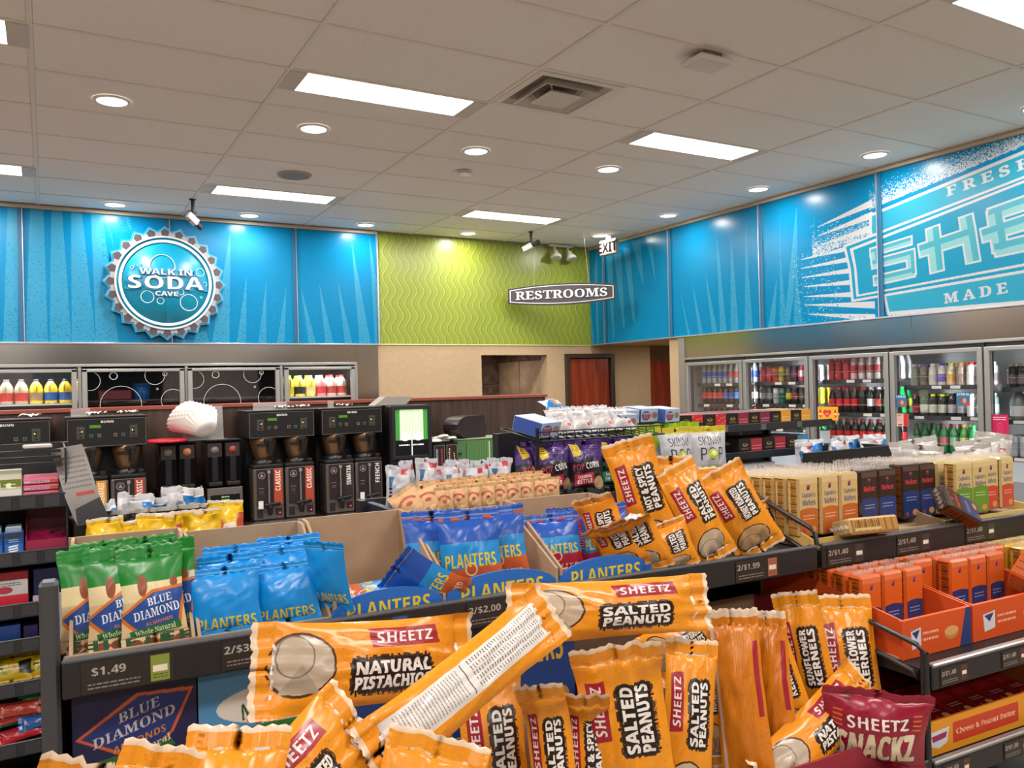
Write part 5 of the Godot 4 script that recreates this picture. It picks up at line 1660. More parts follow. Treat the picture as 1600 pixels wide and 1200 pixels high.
func middle_racks() -> void:
	# --- chips behind the near shelving, at its left
	var o := rack("low black rack full of chip bags left of the coffee machines", 0.1, 0.56, 3.38, -0.5, [[-0.60, 2.84, 0], [-0.95, 2.8, 0], [-1.35, 2.78, 0]])
	var yellow := bag_print("corn chips", 256, 192, Color("d4ac14"), func(im: Image) -> void:
		im.fill_rect(Rect2i(0, 0, 256, 8), Color("cfc8bc"))
		shape(im, [Vector2(20, 90), Vector2(108, 70), Vector2(112, 130), Vector2(24, 150)], Color("e8d8d0"))
		words(im, "Lay's", 66, 110, 74, 36, Color("c02a24"), -12)
		shape(im, [Vector2(0, 150), Vector2(128, 170), Vector2(128, 192), Vector2(0, 192)], Color("c88a20"))
		im.fill_rect(Rect2i(112, 40, 16, 152), Color("b8503a")))
	var black := bag_print("black chips", 256, 192, Color("1b1a1c"), func(im: Image) -> void:
		im.fill_rect(Rect2i(0, 0, 256, 12), Color("a8a4a0"))
		shape(im, [Vector2(20, 60), Vector2(110, 50), Vector2(100, 90), Vector2(30, 96)], Color("b8b4ae"))
		disc(im, 64, 140, 44, 30, Color("a8784a")))
	var blue := bag_print("blue chips", 256, 192, Color("1f74bc"), func(im: Image) -> void:
		im.fill_rect(Rect2i(0, 0, 256, 22), Color("d8d8da"))
		shape(im, [Vector2(0, 22), Vector2(60, 22), Vector2(20, 110), Vector2(0, 120)], Color("d6d2ce"))
		disc(im, 80, 120, 36, 40, Color("a87c54"))
		flecks(im, 60, Color("d8e0e8"), 2, 6))
	var g := "chip bags in the low rack"
	for q in [[0.165, 0.0, 22, "leftmost"], [0.235, -0.02, 5, "second"], [0.31, 0.0, -14, "third"], [0.385, -0.01, 10, "fourth"], [0.455, 0.0, -8, "fifth"], [0.515, 0.02, -30, "last"]]:
		solo("chip_bag", "yellow chip bag in the front row of the low rack, %s from left" % q[3], "chip bag", bag(0.145, 0.195, 0.06, int(q[0] * 100), {"crush": 1.7, "fold": 1.0}), yellow, Transform3D(Basis(Vector3.UP, deg_to_rad(q[2])) * Basis(Vector3.RIGHT, -0.12), at(q[0], -0.598 + q[1] + 0.012, 2.90 + absf(q[1]))), g)
	for q in [[0.18, 14, "leftmost"], [0.29, -8, "second"], [0.39, 5, "third"], [0.48, -16, "last"]]:
		solo("chip_bag", "black chip bag in the second row of the low rack, %s from left" % q[2], "chip bag", bag(0.14, 0.215, 0.055, int(q[0] * 100) + 7, {"crush": 1.6, "fold": 1.0}), black, Transform3D(Basis(Vector3.UP, deg_to_rad(q[1])) * Basis(Vector3.RIGHT, -0.1), at(q[0], -0.598, 2.985)), g)
	for q in [[0.17, 20, 0.0, "leftmost"], [0.24, -25, 0.02, "second"], [0.315, 12, 0.0, "third"], [0.385, -10, 0.03, "fourth"], [0.46, 25, 0.02, "last"]]:
		solo("chip_bag", "blue and white chip bag at the back of the low rack, %s from left" % q[3], "chip bag", bag(0.135, 0.235, 0.06, int(q[0] * 100) + 3, {"crush": 1.7, "fold": 1.2}), blue, Transform3D(Basis(Vector3.UP, deg_to_rad(q[1])) * Basis(Vector3.BACK, 0.12 * signf(q[1])), at(q[0], -0.598 + q[2], 3.09 + q[2])), g)
	# --- kraft bags
	o = rack("black rack with a dark blue rail holding kraft paper bags", 1.10, 1.83, 3.20, -0.45, [[-0.515, 2.74, 0], [-0.9, 2.7, 0], [-1.35, 2.7, 0]])
	part(o, "rear_deck", room_box(1.3, 1.95, -0.432, -0.42, 3.2, 3.42), hexm("1c1d1a", 0.45))
	part(o, "rear_leg", room_box(1.9, 1.93, -HC, -0.432, 3.38, 3.41), hexm("1a1a1c", 0.5))
	part(o, "blue_divider", room_box(1.115, 1.14, -0.515, -0.455, 2.74, 3.15, 0.003), hexm("1c2338", 0.35))
	for n in 3:
		part(o, "rail_knob", box(0.03, 0.03, 0.02, 0.005), hexm("8a93a8", 0.3), tf(1.16 + n * 0.045, -0.54, 2.725))
	var kraft := bag_print("kraft", 256, 256, Color("c39d72"), func(im: Image) -> void:
		flecks(im, 500, Color("ad8459"), 1, 3)
		for k in 9:
			var a := PI * (1.12 + 0.76 * k / 8.0)
			disc(im, 60 + cos(a) * 40, 92 + sin(a) * 36, 8, 8, Color("a8503a"))
		disc(im, 60, 96, 16, 12, Color("a34a35"))
		hoop(im, 44, 180, 11, 38, 4, Color("3a2a20"))
		lines_of_print(im, Rect2i(64, 150, 46, 46), 4, Color("6a4a34")), 0.7)
	var white := bag_print("white pop", 256, 256, Color("bcbec6"), func(im: Image) -> void:
		shape(im, [Vector2(14, 60), Vector2(46, 60), Vector2(20, 150)], Color("3a6a9a"))
		im.fill_rect(Rect2i(80, 20, 30, 30), Color("b83a44"))
		for k in 5:
			im.fill_rect(Rect2i(16, 120 + k * 20, 18, 12), Color("2a3040"))
		lines_of_print(im, Rect2i(50, 120, 60, 60), 5, Color("8a90a0")))
	g = "kraft paper snack bags"
	for r in 3:
		for i in 9:
			var n := r * 9 + i
			solo("kraft_bag", "tan kraft snack bag, %s row, %s from left" % [["front", "middle", "back"][r], ["first", "second", "third", "fourth", "fifth", "sixth", "seventh", "eighth", "ninth"][i]], "snack bag", bag(0.078, 0.135 + 0.004 * r, 0.045, n % 7 + 40, {"crush": 1.5, "seal": 0.07, "ribs": false, "fold": 0.6}), kraft, Transform3D(Basis(Vector3.UP, deg_to_rad(-22 + rng.randf_range(-22, 22))) * Basis(Vector3.RIGHT, rng.randf_range(-0.2, 0.0)), at(1.29 + i * 0.062 + rng.randf_range(-0.006, 0.006), -0.513 + 0.003 * r, 2.79 + r * 0.068 + i * 0.003)), g)
	for q in [[1.17, 0.5, "lying against the row"], [1.225, 0.28, "leaning on the first"]]:
		solo("kraft_bag", "tilted tan kraft snack bag at the left end, %s" % q[2], "snack bag", bag(0.12, 0.155, 0.05, int(q[0] * 10), {"crush": 1.3, "ribs": false}), kraft, Transform3D(Basis(Vector3.BACK, q[1]) * Basis(Vector3.RIGHT, -0.3), at(q[0] + 0.03, -0.51, 2.78)), g)
	for i in 9:
		solo("white_bag", "white snack bag behind the kraft bags, %s from left" % ["first", "second", "third", "fourth", "fifth", "sixth", "seventh", "eighth", "ninth"][i], "snack bag", bag(0.1, 0.185, 0.045, 60 + i % 5, {"crush": 1.7, "fold": 1.0}), white, Transform3D(Basis(Vector3.UP, deg_to_rad(rng.randf_range(-30, 20))) * Basis(Vector3.BACK, rng.randf_range(-0.15, 0.15)), at(1.20 + i * 0.058, -0.51 + 0.01 * (i % 3) + (0.02 if i < 3 else 0.0), 3.03 + 0.05 * (i % 2))), "white snack bags behind the kraft bags")
	popcorn_rack()
	coffee_pods_rack()
	far_right_racks()


func popcorn_rack() -> void:
	var o := rack("black rack of popcorn bags with a slanted wire top shelf", 1.975, 3.33, 3.63, -0.24, [[-0.545, 3.24, 0], [-0.95, 3.2, 0], [-1.4, 3.2, 0]])
	tags_on(o, 2.3, 2.75, -0.545, 3.24, 3)
	var wire := hexm("141416", 0.4)
	for s: float in [0.0, 1.0]:
		part(o, "wire_rail", tube([at(1.98, -0.262 + 0.045 * s, 3.2 + 0.4 * s), at(2.72, -0.262 + 0.045 * s, 3.2 + 0.4 * s)], 0.005).commit(), wire)
	part(o, "wire_rail", tube([at(1.98, -0.218, 3.21), at(2.72, -0.218, 3.21)], 0.004).commit(), wire)
	for n in 16:
		var x := 1.985 + n * 0.048
		part(o, "shelf_wire", tube([at(x, -0.218, 3.21), at(x, -0.262, 3.2), at(x, -0.217, 3.6)], 0.0028, 5).commit() if not meshes.has("rw") else meshes["rw"], wire)
	part(o, "corner_post", room_box(1.972, 1.984, -HC, -0.2, 3.22, 3.232), wire)
	var cake := pack_print("snack cake", Color("9dabc2"), func(im: Image) -> void:
		im.fill_rect(Rect2i(0, 0, 256, 160), Color("9dabc2"))
		disc(im, 36, 84, 34, 60, Color("2f4c92"))
		disc(im, 36, 90, 26, 34, Color("a04a38"))
		words(im, "TASTYKAKE", 36, 56, 50, 16, Color("d8dce6"))
		disc(im, 98, 80, 22, 40, Color("8a6a58"))
		im.fill_rect(Rect2i(128, 0, 64, 160), Color("36509a"))
		im.fill_rect(Rect2i(192, 0, 64, 160), Color("98a6b8"))
		disc(im, 224, 60, 22, 26, Color("b4bcc8")), 0.35)
	var cg := "snack cake boxes"
	solo("snack_cake_box", "pale blue snack cake box tilted at the left end of the wire shelf", "box", box(0.19, 0.075, 0.16, 0.003, false), cake, Transform3D(Basis(Vector3.UP, 0.5) * Basis(Vector3.RIGHT, 0.25), at(2.05, -0.232, 3.36)), cg)
	for q in [[2.60, -0.23, 3.42, 0.15, "lying right of the white doughnut bags"], [2.72, -0.215, 3.55, 0.1, "with a white top in the middle of the shelf"], [2.86, -0.21, 3.56, 0.05, "showing a round blue badge"], [2.98, -0.215, 3.52, 0.2, "touching the black coffee boxes"]]:
		solo("snack_cake_box", "white and blue snack cake box %s" % q[4], "box", box(0.125, 0.075, 0.14, 0.003, false), cake, Transform3D(Basis(Vector3.UP, q[3]) * Basis(Vector3.RIGHT, 0.1), at(q[0], q[1], q[2])), cg)
	var dn := bag_print("doughnuts", 256, 160, Color("b2b0b2"), func(im: Image) -> void:
		for k in 5:
			disc(im, 14 + k * 24, 110, 14, 18, Color("c4c0bc"))
		lines_of_print(im, Rect2i(26, 48, 50, 24), 2, Color("3a3438"))
		im.fill_rect(Rect2i(90, 110, 24, 16), Color("c02a44")))
	for i in 7:
		solo("doughnut_bag", "clear bag of white mini doughnuts on the wire shelf, %s from left" % ["first", "second", "third", "fourth", "fifth", "sixth", "seventh"][i], "snack bag", bag(0.13, 0.15, 0.05, 80 + i % 4, {"crush": 1.4}), dn, Transform3D(Basis(Vector3.UP, rng.randf_range(-0.3, 0.1)) * Basis(Vector3.RIGHT, -0.75), at(2.19 + i * 0.062, -0.235 + 0.012 * (i % 2), 3.32 + 0.05 * (i % 2))), "white doughnut bags on the wire shelf")
	solo("doughnut_bag", "blue topped white bag on the doughnut pile by the red door", "snack bag", bag(0.12, 0.1, 0.05, 88, {}), mats["blue chips"], Transform3D(Basis(Vector3.RIGHT, -1.2), at(2.27, -0.12, 3.5)), "white doughnut bags on the wire shelf")
	# popcorn: purple tops, black bodies
	for k in 2:
		var lab: Color = [Color("a8243a"), Color("187a52")][k]
		bag_print("popcorn %d" % k, 384, 288, Color("1c1b1f"), func(im: Image) -> void:
			im.fill_rect(Rect2i(0, 0, 384, 92), Color("43276c"))
			shape(im, [Vector2(0, 92), Vector2(192, 92), Vector2(192, 120), Vector2(100, 104), Vector2(0, 126)], Color("43276c"))
			shape(im, [Vector2(14, 20), Vector2(62, 14), Vector2(70, 84), Vector2(30, 96)], Color("d8b82c"))
			lines_of_print(im, Rect2i(26, 34, 34, 34), 3, Color("5a4a40"))
			lines_of_print(im, Rect2i(90, 30, 70, 40), 4, Color("8a70b0"))
			words(im, "POP", 52, 150, 54, 34, lab.lightened(0.15), -10)
			words(im, "CORN", 124, 138, 72, 34, Color("e6e2e4"), -10)
			shape(im, [Vector2(30, 190), Vector2(130, 176), Vector2(134, 236), Vector2(36, 250)], lab)
			words(im, ["CARNIVAL", "SALT OF"][k], 84, 200, 72, 16, Color("f0e8e4"), -8)
			words(im, ["KETTLE", "THE EARTH"][k], 86, 224, 78, 22, Color("f0e8e4"), -8)
			disc(im, 160, 232, 28, 36, Color("a88a64") if k == 0 else Color("e0dcc8"))
			lines_of_print(im, Rect2i(40, 256, 90, 20), 2, Color("b8b4b4")))
	var pg := "popcorn bags under the wire shelf"
	for q in [[2.03, 3.37, 0, 10, "red label popcorn bag with a purple top, leftmost"], [2.115, 3.30, 0, -8, "red label popcorn bag with a purple top, second from left"], [2.285, 3.285, 0, -18, "carnival kettle popcorn bag with a red label, front and centre"], [2.455, 3.29, 1, -20, "salt of the earth popcorn bag with a green label"], [2.40, 3.42, 1, -10, "purple topped popcorn bag behind the green labelled one"], [2.22, 3.42, 0, -8, "purple topped popcorn bag at the back of the row"], [2.60, 3.32, 1, -12, "green label popcorn bag behind the orange nut bags"]]:
		solo("popcorn_bag", q[4], "popcorn bag", bag(0.2, 0.262, 0.095, int(q[0] * 50), {"crush": 1.5, "nu": 14, "fold": 0.5}), mats["popcorn %d" % q[2]], Transform3D(Basis(Vector3.UP, deg_to_rad(q[3])) * Basis(Vector3.RIGHT, -0.14) * Basis(Vector3.BACK, 0.09 * sin(q[0] * 40)), at(q[0], -0.535, q[1])), pg)
	for q in [[2.36, 3.54], [2.52, 3.54]]:
		solo("snack_cake_box", "pale snack cake box behind the purple popcorn bags, %s" % ("left" if q[0] < 2.4 else "right"), "box", box(0.14, 0.06, 0.12, 0.003, false), cake, tf(q[0], -0.33, q[1]), cg)
	part(o, "inner_shelf", room_box(2.2, 3.3, -0.345, -0.332, 3.48, 3.62), hexm("1a1a1c", 0.5))
	var skinny := bag_print("skinny", 384, 320, Color("b2b4ba"), func(im: Image) -> void:
		im.fill_rect(Rect2i(0, 0, 384, 36), Color("b8a82c"))
		words(im, "SKINNY", 96, 84, 124, 46, Color("33343a"), 0, false, false)
		words(im, "POP", 96, 158, 120, 70, Color("33343a"), 0, false, false)
		disc(im, 98, 160, 27, 30, Color("a8b43a"))
		disc(im, 102, 156, 13, 15, Color("d8dcae"))
		words(im, "POPCORN", 96, 232, 110, 24, Color("9aa832")), 0.35)
	var green := bag_print("green pop", 256, 256, Color("b2b4ba"), func(im: Image) -> void:
		im.fill_rect(Rect2i(0, 0, 256, 96), Color("8fae1e"))
		flecks(im, 40, Color("a8c42c"), 4, 12, Rect2i(0, 0, 256, 90)))
	for q in [[3.09, 3.27, -14, "right of its pair"], [2.905, 3.31, -4, "left of its pair"]]:
		solo("popcorn_bag", "white popcorn bag with thin black letters and a yellow top, %s" % q[3], "popcorn bag", bag(0.225, 0.30, 0.1, int(q[0] * 30), {"crush": 1.1, "nu": 14}), skinny, Transform3D(Basis(Vector3.UP, deg_to_rad(q[2])) * Basis(Vector3.RIGHT, -0.08), at(q[0], -0.542, q[1])), "white popcorn bags")
	for q in [[2.66, 3.46, 12], [2.80, 3.43, -10], [2.95, 3.47, 8], [3.08, 3.48, -14]]:
		solo("popcorn_bag", "white popcorn bag with a lime green top behind the others, %s" % ["leftmost", "second", "third", "rightmost"][roundi((q[0] - 2.66) / 0.14)], "popcorn bag", bag(0.2, 0.315, 0.09, int(q[0] * 10), {"crush": 1.3, "fold": 1.0}), green, Transform3D(Basis(Vector3.UP, deg_to_rad(q[2])), at(q[0], -0.542, q[1])), "lime green topped popcorn bags")


func pod_box(key: String, c: Color, dots: bool) -> StandardMaterial3D:
	return pack_print(key, Color("1c1614"), func(im: Image) -> void:
		im.fill_rect(Rect2i(0, 0, 64, 160), Color("191413"))
		disc(im, 32, 70, 16, 22, Color("8a7a4a"))
		disc(im, 32, 62, 8, 8, Color("191413"))
		lines_of_print(im, Rect2i(12, 104, 40, 30), 2, Color("8a7a4a"))
		im.fill_rect(Rect2i(64, 0, 64, 160), c)
		if dots:
			for k in 7:
				disc(im, 72 + (k * 23) % 52, 20 + (k * 37) % 120, 6, 8, c.lightened(0.4))
		else:
			lines_of_print(im, Rect2i(72, 70, 48, 70), 2, c.lightened(0.45))
		im.fill_rect(Rect2i(128, 0, 64, 160), Color("171311"))
		disc(im, 160, 60, 14, 24, Color("8a7a4a"))
		im.fill_rect(Rect2i(192, 0, 34, 160), Color("262a30"))
		im.fill_rect(Rect2i(226, 0, 30, 160), c.lightened(0.15)), 0.35)


func coffee_pods_rack() -> void:
	var o := rack("black shelving with coffee pod boxes in front of the drinks cooler", 3.345, 4.56, 4.25, -0.21, [[-0.283, 3.66, 0], [-0.454, 3.65, 0], [-0.615, 3.64, 0], [-1.05, 3.64, 0]])
	part(o, "deck", room_box(3.2, 3.345, -0.301, -0.283, 3.66, 4.2), hexm("1a1a1c", 0.45))
	tags_on(o, 3.42, 4.4, -0.283, 3.66, 3, "5a5e64")
	var g := "coffee pod boxes"
	for q in [[0, "c02a34", true, "red dotted"], [1, "c02a34", true, "red dotted"], [2, "8a2838", false, "crimson"], [3, "7a2440", false, "plum"], [4, "d8982a", false, "amber"], [5, "d8982a", false, "amber"]]:
		solo("coffee_pod_box", "black and %s coffee pod box on the upper shelf, %s from left" % [q[3], ["first", "second", "third", "fourth", "fifth", "last"][q[0]]], "box", box(0.184, 0.08, 0.32, 0.002, false), pod_box("pods " + q[1], Color(q[1]), q[2]), tf(3.352 + q[0] * 0.19, -0.281, 3.85), g)
	for q in [[0, "a02834", "red"], [1, "a02834", "red"], [2, "3a8ab8", "blue"]]:
		solo("coffee_pod_box", "black and %s coffee pod box on the lower shelf, %s from left" % [q[2], ["first", "second", "last"][q[0]]], "box", box(0.203, 0.085, 0.27, 0.002, false), pod_box("pods low " + q[1], Color(q[1]), false), tf(3.832 + q[0] * 0.212, -0.452, 3.82), g)
	var wp := bag_print("white pack", 256, 128, Color("c8c8ce"), func(im: Image) -> void:
		disc(im, 64, 64, 40, 26, Color("3a56a8"))
		disc(im, 64, 64, 34, 20, Color("dcdce0"))
		lines_of_print(im, Rect2i(42, 56, 44, 16), 1, Color("b83a34")))
	for i in 5:
		solo("snack_pack", "white and blue snack pack between the two pod shelves, %s from left" % ["first", "second", "third", "fourth", "last"][i], "snack pack", bag(0.14, 0.11, 0.04, 20 + i, {}), wp, Transform3D(Basis(Vector3.RIGHT, -0.3), at(3.5 + i * 0.16, -0.45, 4.1)), "white snack packs between the pod shelves")
	# sugar cartons and vacuum packs on the shelf below
	var sugar := pack_print("sugar carton", Color("c4c2c6"), func(im: Image) -> void:
		words(im, "Domino", 70, 60, 104, 40, Color("2c3a7a"), 0, true)
		im.fill_rect(Rect2i(16, 96, 100, 5), Color("2c3a7a"))
		im.fill_rect(Rect2i(84, 108, 44, 40), Color("c8b83a"))
		lines_of_print(im, Rect2i(134, 70, 50, 30), 2, Color("6a6a78")), 0.5)
	for q in [[3.955, "with its printed front showing, rightmost"], [3.80, "second from right"], [3.645, "third from right, half hidden"]]:
		solo("sugar_carton", "white sugar carton %s" % q[1], "carton", box(0.15, 0.09, 0.075, 0.002, false), sugar, tf(q[0], -0.613, 3.71), "white sugar cartons")
	var vac := bag_print("coffee brick", 256, 128, Color("cfccc8"), func(im: Image) -> void:
		im.fill_rect(Rect2i(0, 0, 26, 128), Color("b8283a"))
		im.fill_rect(Rect2i(102, 0, 26, 128), Color("2a2426"))
		lines_of_print(im, Rect2i(40, 50, 50, 30), 2, Color("8a3a3a")))
	for q in [[3.40, "left"], [3.475, "middle"], [3.55, "right"]]:
		solo("coffee_pack", "white and red coffee pack left of the sugar cartons, %s" % q[1], "coffee pack", bag(0.095, 0.09, 0.05, 30, {"seal": 0.05}), vac, tf(q[0], -0.613, 3.70), "white and red coffee packs")


func far_right_racks() -> void:
	# a dark perforated end panel and chips beyond it
	var p := thing("end_panel_rack", "black perforated rack end right of the sugar cartons", "rack", Transform3D())
	part(p, "panel", room_box(3.80, 4.60, -HC, -0.43, 3.24, 3.26, 0.003), hexm("121214", 0.5))
	var st := kit()
	for i in 24:
		for j in 5:
			abox(st, at(3.83 + i * 0.032, -0.45 - j * 0.03, 3.2395), Vector3(0.007, 0.007, 0.002))
	var h := part(p, "peg_holes", st.commit(), hexm("3c3830", 0.6))
	h.set_meta("kind", "stuff")
	part(p, "side", room_box(4.58, 4.60, -HC, -0.43, 3.26, 3.6), hexm("161618", 0.5))
	part(p, "deck", room_box(3.8, 4.9, -0.62, -0.6, 3.26, 3.6), hexm("1a1a1c", 0.5))
	part(p, "leg", room_box(4.86, 4.9, -HC, -0.62, 3.3, 3.6), hexm("1a1a1c", 0.5))
	for i in 8:
		solo("chip_bag", "silver and blue chip bag standing beyond the black perforated panel, %s from left" % ["first", "second", "third", "fourth", "fifth", "sixth", "seventh", "last"][i], "chip bag", bag(0.16, 0.205 + 0.015 * (i % 2), 0.06, 90 + i % 4, {"crush": 1.7, "fold": 1.2}), mats["white pop"] if i % 3 == 0 else mats["blue chips"], Transform3D(Basis(Vector3.UP, rng.randf_range(-0.8, 0.2)) * Basis(Vector3.RIGHT, -0.15), at(4.0 + i * 0.105, -0.598, 3.4 + 0.06 * (i % 3))), "chip bags beyond the perforated panel")
	# bread bags on a rack nearer by
	var o := rack("low black rack with white bread bags behind the crackers", 2.75, 4.4, 2.75, -0.62, [[-0.60, 2.15, 0], [-1.0, 2.15, 0], [-1.4, 2.15, 0]])
	var bread := bag_print("bread", 256, 256, Color("b8b5b3"), func(im: Image) -> void:
		im.fill_rect(Rect2i(20, 100, 90, 60), Color("b8a890"))
		lines_of_print(im, Rect2i(34, 58, 60, 24), 1, Color("b83040"))
		flecks(im, 60, Color("dedad6"), 3, 9), 0.2)
	for i in range(3, 9):
		solo("bread_bag", "white film bread bag on the rack behind the crackers, %s from left" % ["", "", "", "first", "second", "third", "fourth", "fifth", "last"][i], "bread bag", bag(0.22, 0.25 + 0.02 * (i % 3), 0.12, 70 + i % 5, {"crush": 1.2, "fold": 0.35}), bread, Transform3D(Basis(Vector3.UP, rng.randf_range(-0.9, -0.1)) * Basis(Vector3.BACK, rng.randf_range(-0.2, 0.2)), at(2.86 + i * 0.18, -0.598, 2.3 + 0.09 * (i % 3))), "white bread bags")


# ---------------------------------------------------------------- candy
func candy_rack() -> void:
	var ys := [-0.307, -0.483, -0.642, -0.752, -0.885, -1.072, -1.3]
	var decks := []
	for y in ys:
		decks.append([y - 0.012, 3.0 - (0.0 if y > -0.6 else 0.02), 0])
	var o := rack("tall black candy rack at the left edge with narrow shelves", -1.1, 0.05, 3.42, -0.165, decks)
	for y in ys:
		tags_on(o, -0.16, 0.04, y - 0.012, 3.0 - (0.0 if y > -0.6 else 0.02), 3, "303236")
	var wire := hexm("1b1b1d", 0.4)
	for n in 3:
		part(o, "top_bar", room_box(-1.1, 0.035, -0.168 - n * 0.02, -0.178 - n * 0.02, 3.0, 3.012), wire)
	part(o, "side_panel", room_box(0.045, 0.05, -HC, -0.165, 3.0, 3.42), hexm("1a1a1c", 0.5))
	# goods, shelf by shelf
	var gum := pack_print("pink gum", Color("c8607a"), func(im: Image) -> void:
		im.fill_rect(Rect2i(0, 0, 128, 160), Color("d889a0"))
		im.fill_rect(Rect2i(0, 50, 128, 70), Color("e4c8d0"))
		words(im, "ORBIT", 60, 84, 70, 40, Color("5a2a44"))
		im.fill_rect(Rect2i(96, 0, 32, 160), Color("c86a50"))
		im.fill_rect(Rect2i(128, 0, 128, 160), Color("b85070")), 0.2)
	for n in 3:
		for r in 2:
			solo("gum_pack", "pink gum pack lying in the small stack, %s %s" % [["bottom", "middle", "top"][n], ["in front", "at the back"][r]], "gum", box(0.1, 0.018, 0.04, 0.003, false), gum, Transform3D(Basis(Vector3.RIGHT, 0.25), at(-0.022, -0.315 + n * 0.021, 3.035 + r * 0.05)), "pink gum packs")
	var gb := pack_print("green gum box", Color("b8bca0"), func(im: Image) -> void:
		im.fill_rect(Rect2i(0, 0, 128, 50), Color("c9c8ba"))
		im.fill_rect(Rect2i(0, 50, 128, 44), Color("6a7a2c"))
		words(im, "olt", 70, 84, 90, 36, Color("e8ecd8"))
		im.fill_rect(Rect2i(0, 110, 128, 50), Color("d4d4cc")))
	solo("gum_box", "white and green gum display box on the top candy shelf", "box", box(0.16, 0.09, 0.06, 0.002, false), gb, tf(-0.155, -0.318, 3.04), "")
	var st := pack_print("blue gum", Color("1c4a8a"), func(im: Image) -> void:
		im.fill_rect(Rect2i(0, 0, 128, 40), Color("2a3446"))
		im.fill_rect(Rect2i(0, 80, 128, 80), Color("2a62b0"))
		for k in 3:
			shape(im, [Vector2(30, 96 + k * 18), Vector2(98, 88 + k * 18), Vector2(90, 100 + k * 18), Vector2(24, 108 + k * 18)], Color("e0e6ee"))
		lines_of_print(im, Rect2i(30, 46, 70, 28), 2, Color("b0bac8")))
	for q in [[-0.10, "right"], [-0.155, "left"]]:
		var gp_ := thing("gum_tray", "blue gum pack tray with a white S on it, %s one" % q[1], "gum", tf(q[0], -0.495, 3.03))
		part(gp_, "tray", box(0.054, 0.075, 0.07, 0.003, false), st)
		part(gp_, "packs", box(0.044, 0.018, 0.06, 0.003), hexm("8a98a8", 0.3), at_t(Vector3(0, 0.072, -0.005)))
	var pink := thing("pink_candy_box", "open pink display box of candy packets on the second shelf", "box", tf(-0.01, -0.495, 3.07))
	var pk := hexm("8e1f44", 0.45)
	part(pink, "front_panel", box(0.118, 0.04, 0.003), pk, at_t(Vector3(0, 0, 0.06)))
	part(pink, "back_panel", box(0.118, 0.125, 0.003), hexm("5a1420", 0.5), at_t(Vector3(0, 0, -0.06)))
	for s: float in [-1, 1]:
		part(pink, "side_panel", extrude(PackedVector2Array([Vector2(-0.06, 0), Vector2(0.06, 0), Vector2(0.06, 0.04), Vector2(-0.06, 0.125)]), 0.003).commit(), pk, Transform3D(Basis(Vector3.UP, -PI / 2), Vector3(s * 0.058, 0, 0)))
	for n in 7:
		solo("candy_packet", "shiny pink candy packet in the open box, %s" % ["front left", "front middle", "front right", "middle left", "middle right", "back left", "back right"][n], "candy", bag(0.075, 0.045, 0.016, n, {}), hexm("b8285c", 0.2), Transform3D(Basis(Vector3.UP, rng.randf_range(-0.6, 0.6)) * Basis(Vector3.RIGHT, -1.0), at(-0.045 + 0.035 * (n % 3), -0.485 + 0.01 * (n / 3), 3.035 + 0.03 * (n / 3))), "pink candy packets")
	var red := pack_print("red candy", Color("8a1c28"), func(im: Image) -> void:
		im.fill_rect(Rect2i(0, 0, 128, 160), Color("b0b0b0"))
		im.fill_rect(Rect2i(0, 0, 128, 36), Color("7a1620"))
		im.fill_rect(Rect2i(0, 110, 128, 50), Color("b82438"))
		disc(im, 64, 84, 22, 18, Color("a03040"))
		lines_of_print(im, Rect2i(10, 46, 100, 20), 2, Color("3a2a2a")))
	solo("candy_box", "red and silver candy box on the third shelf", "box", box(0.13, 0.105, 0.1, 0.002, false), red, tf(-0.128, -0.654, 3.06))
	var navy := thing("navy_candy_box", "navy blue open candy box beside the red one", "box", tf(0.0, -0.654, 3.06))
	part(navy, "body", box(0.1, 0.105, 0.09, 0.002), hexm("0e1440", 0.4))
	part(navy, "front_lip", box(0.104, 0.022, 0.004), hexm("b8a8b4", 0.4), at_t(Vector3(0, 0, 0.048)))
	solo("candy_box", "small blue candy box on the fourth shelf", "box", box(0.085, 0.05, 0.08, 0.002), hexm("20448a", 0.35), tf(-0.13, -0.764, 3.05))
	solo("candy_box", "dark violet candy box on the fourth shelf", "box", box(0.04, 0.04, 0.08, 0.002), hexm("2c2458", 0.35), tf(-0.06, -0.764, 3.05))
	var sour := bag_print("sour candy", 256, 192, Color("c8a81c"), func(im: Image) -> void:
		for k in 14:
			disc(im, rng.randi_range(4, 124), rng.randi_range(10, 180), 9, 12, [Color("7a9a1c"), Color("c85a20"), Color("d8c830"), Color("4a6a14")][k % 4])
		shape(im, [Vector2(86, 60), Vector2(128, 40), Vector2(128, 150), Vector2(90, 140)], Color("1c1a14"))
		lines_of_print(im, Rect2i(26, 70, 66, 50), 2, Color("e8e4c8")))
	for n in 4:
		solo("candy_bag", "yellow and green sour candy bag on the fifth shelf, %s" % ["front left", "front right", "back left", "back right"][n], "candy bag", bag(0.115, 0.085, 0.025, 11 + n, {}), sour, Transform3D(Basis(Vector3.UP, rng.randf_range(-0.15, 0.15)) * Basis(Vector3.RIGHT, -0.55), at(-0.115 + 0.095 * (n % 2), -0.893, 3.01 + 0.05 * (n / 2))), "sour candy bags")
	for n in 8:
		solo("candy_bar", "shiny candy bar heaped on the sixth shelf, %s" % ["bottom left", "bottom right", "second left", "second right", "third left", "third right", "top left", "top right"][n], "candy bar", bag(0.045, 0.13, 0.016, 31 + n % 3, {"nu": 8}), hexm(["b02430", "c85a24", "2a8a4a", "2458a0", "b82a34", "d0702a", "a83a2a", "3a9a6a"][n], 0.2), Transform3D(Basis(Vector3.BACK, PI / 2 + rng.randf_range(-0.25, 0.25)) * Basis(Vector3.UP, 0.5), at(-0.03 + 0.06 * (n % 2), -1.05 + 0.022 * (n / 2), 3.02 + 0.022 * (n % 3))), "candy bars on the sixth shelf")
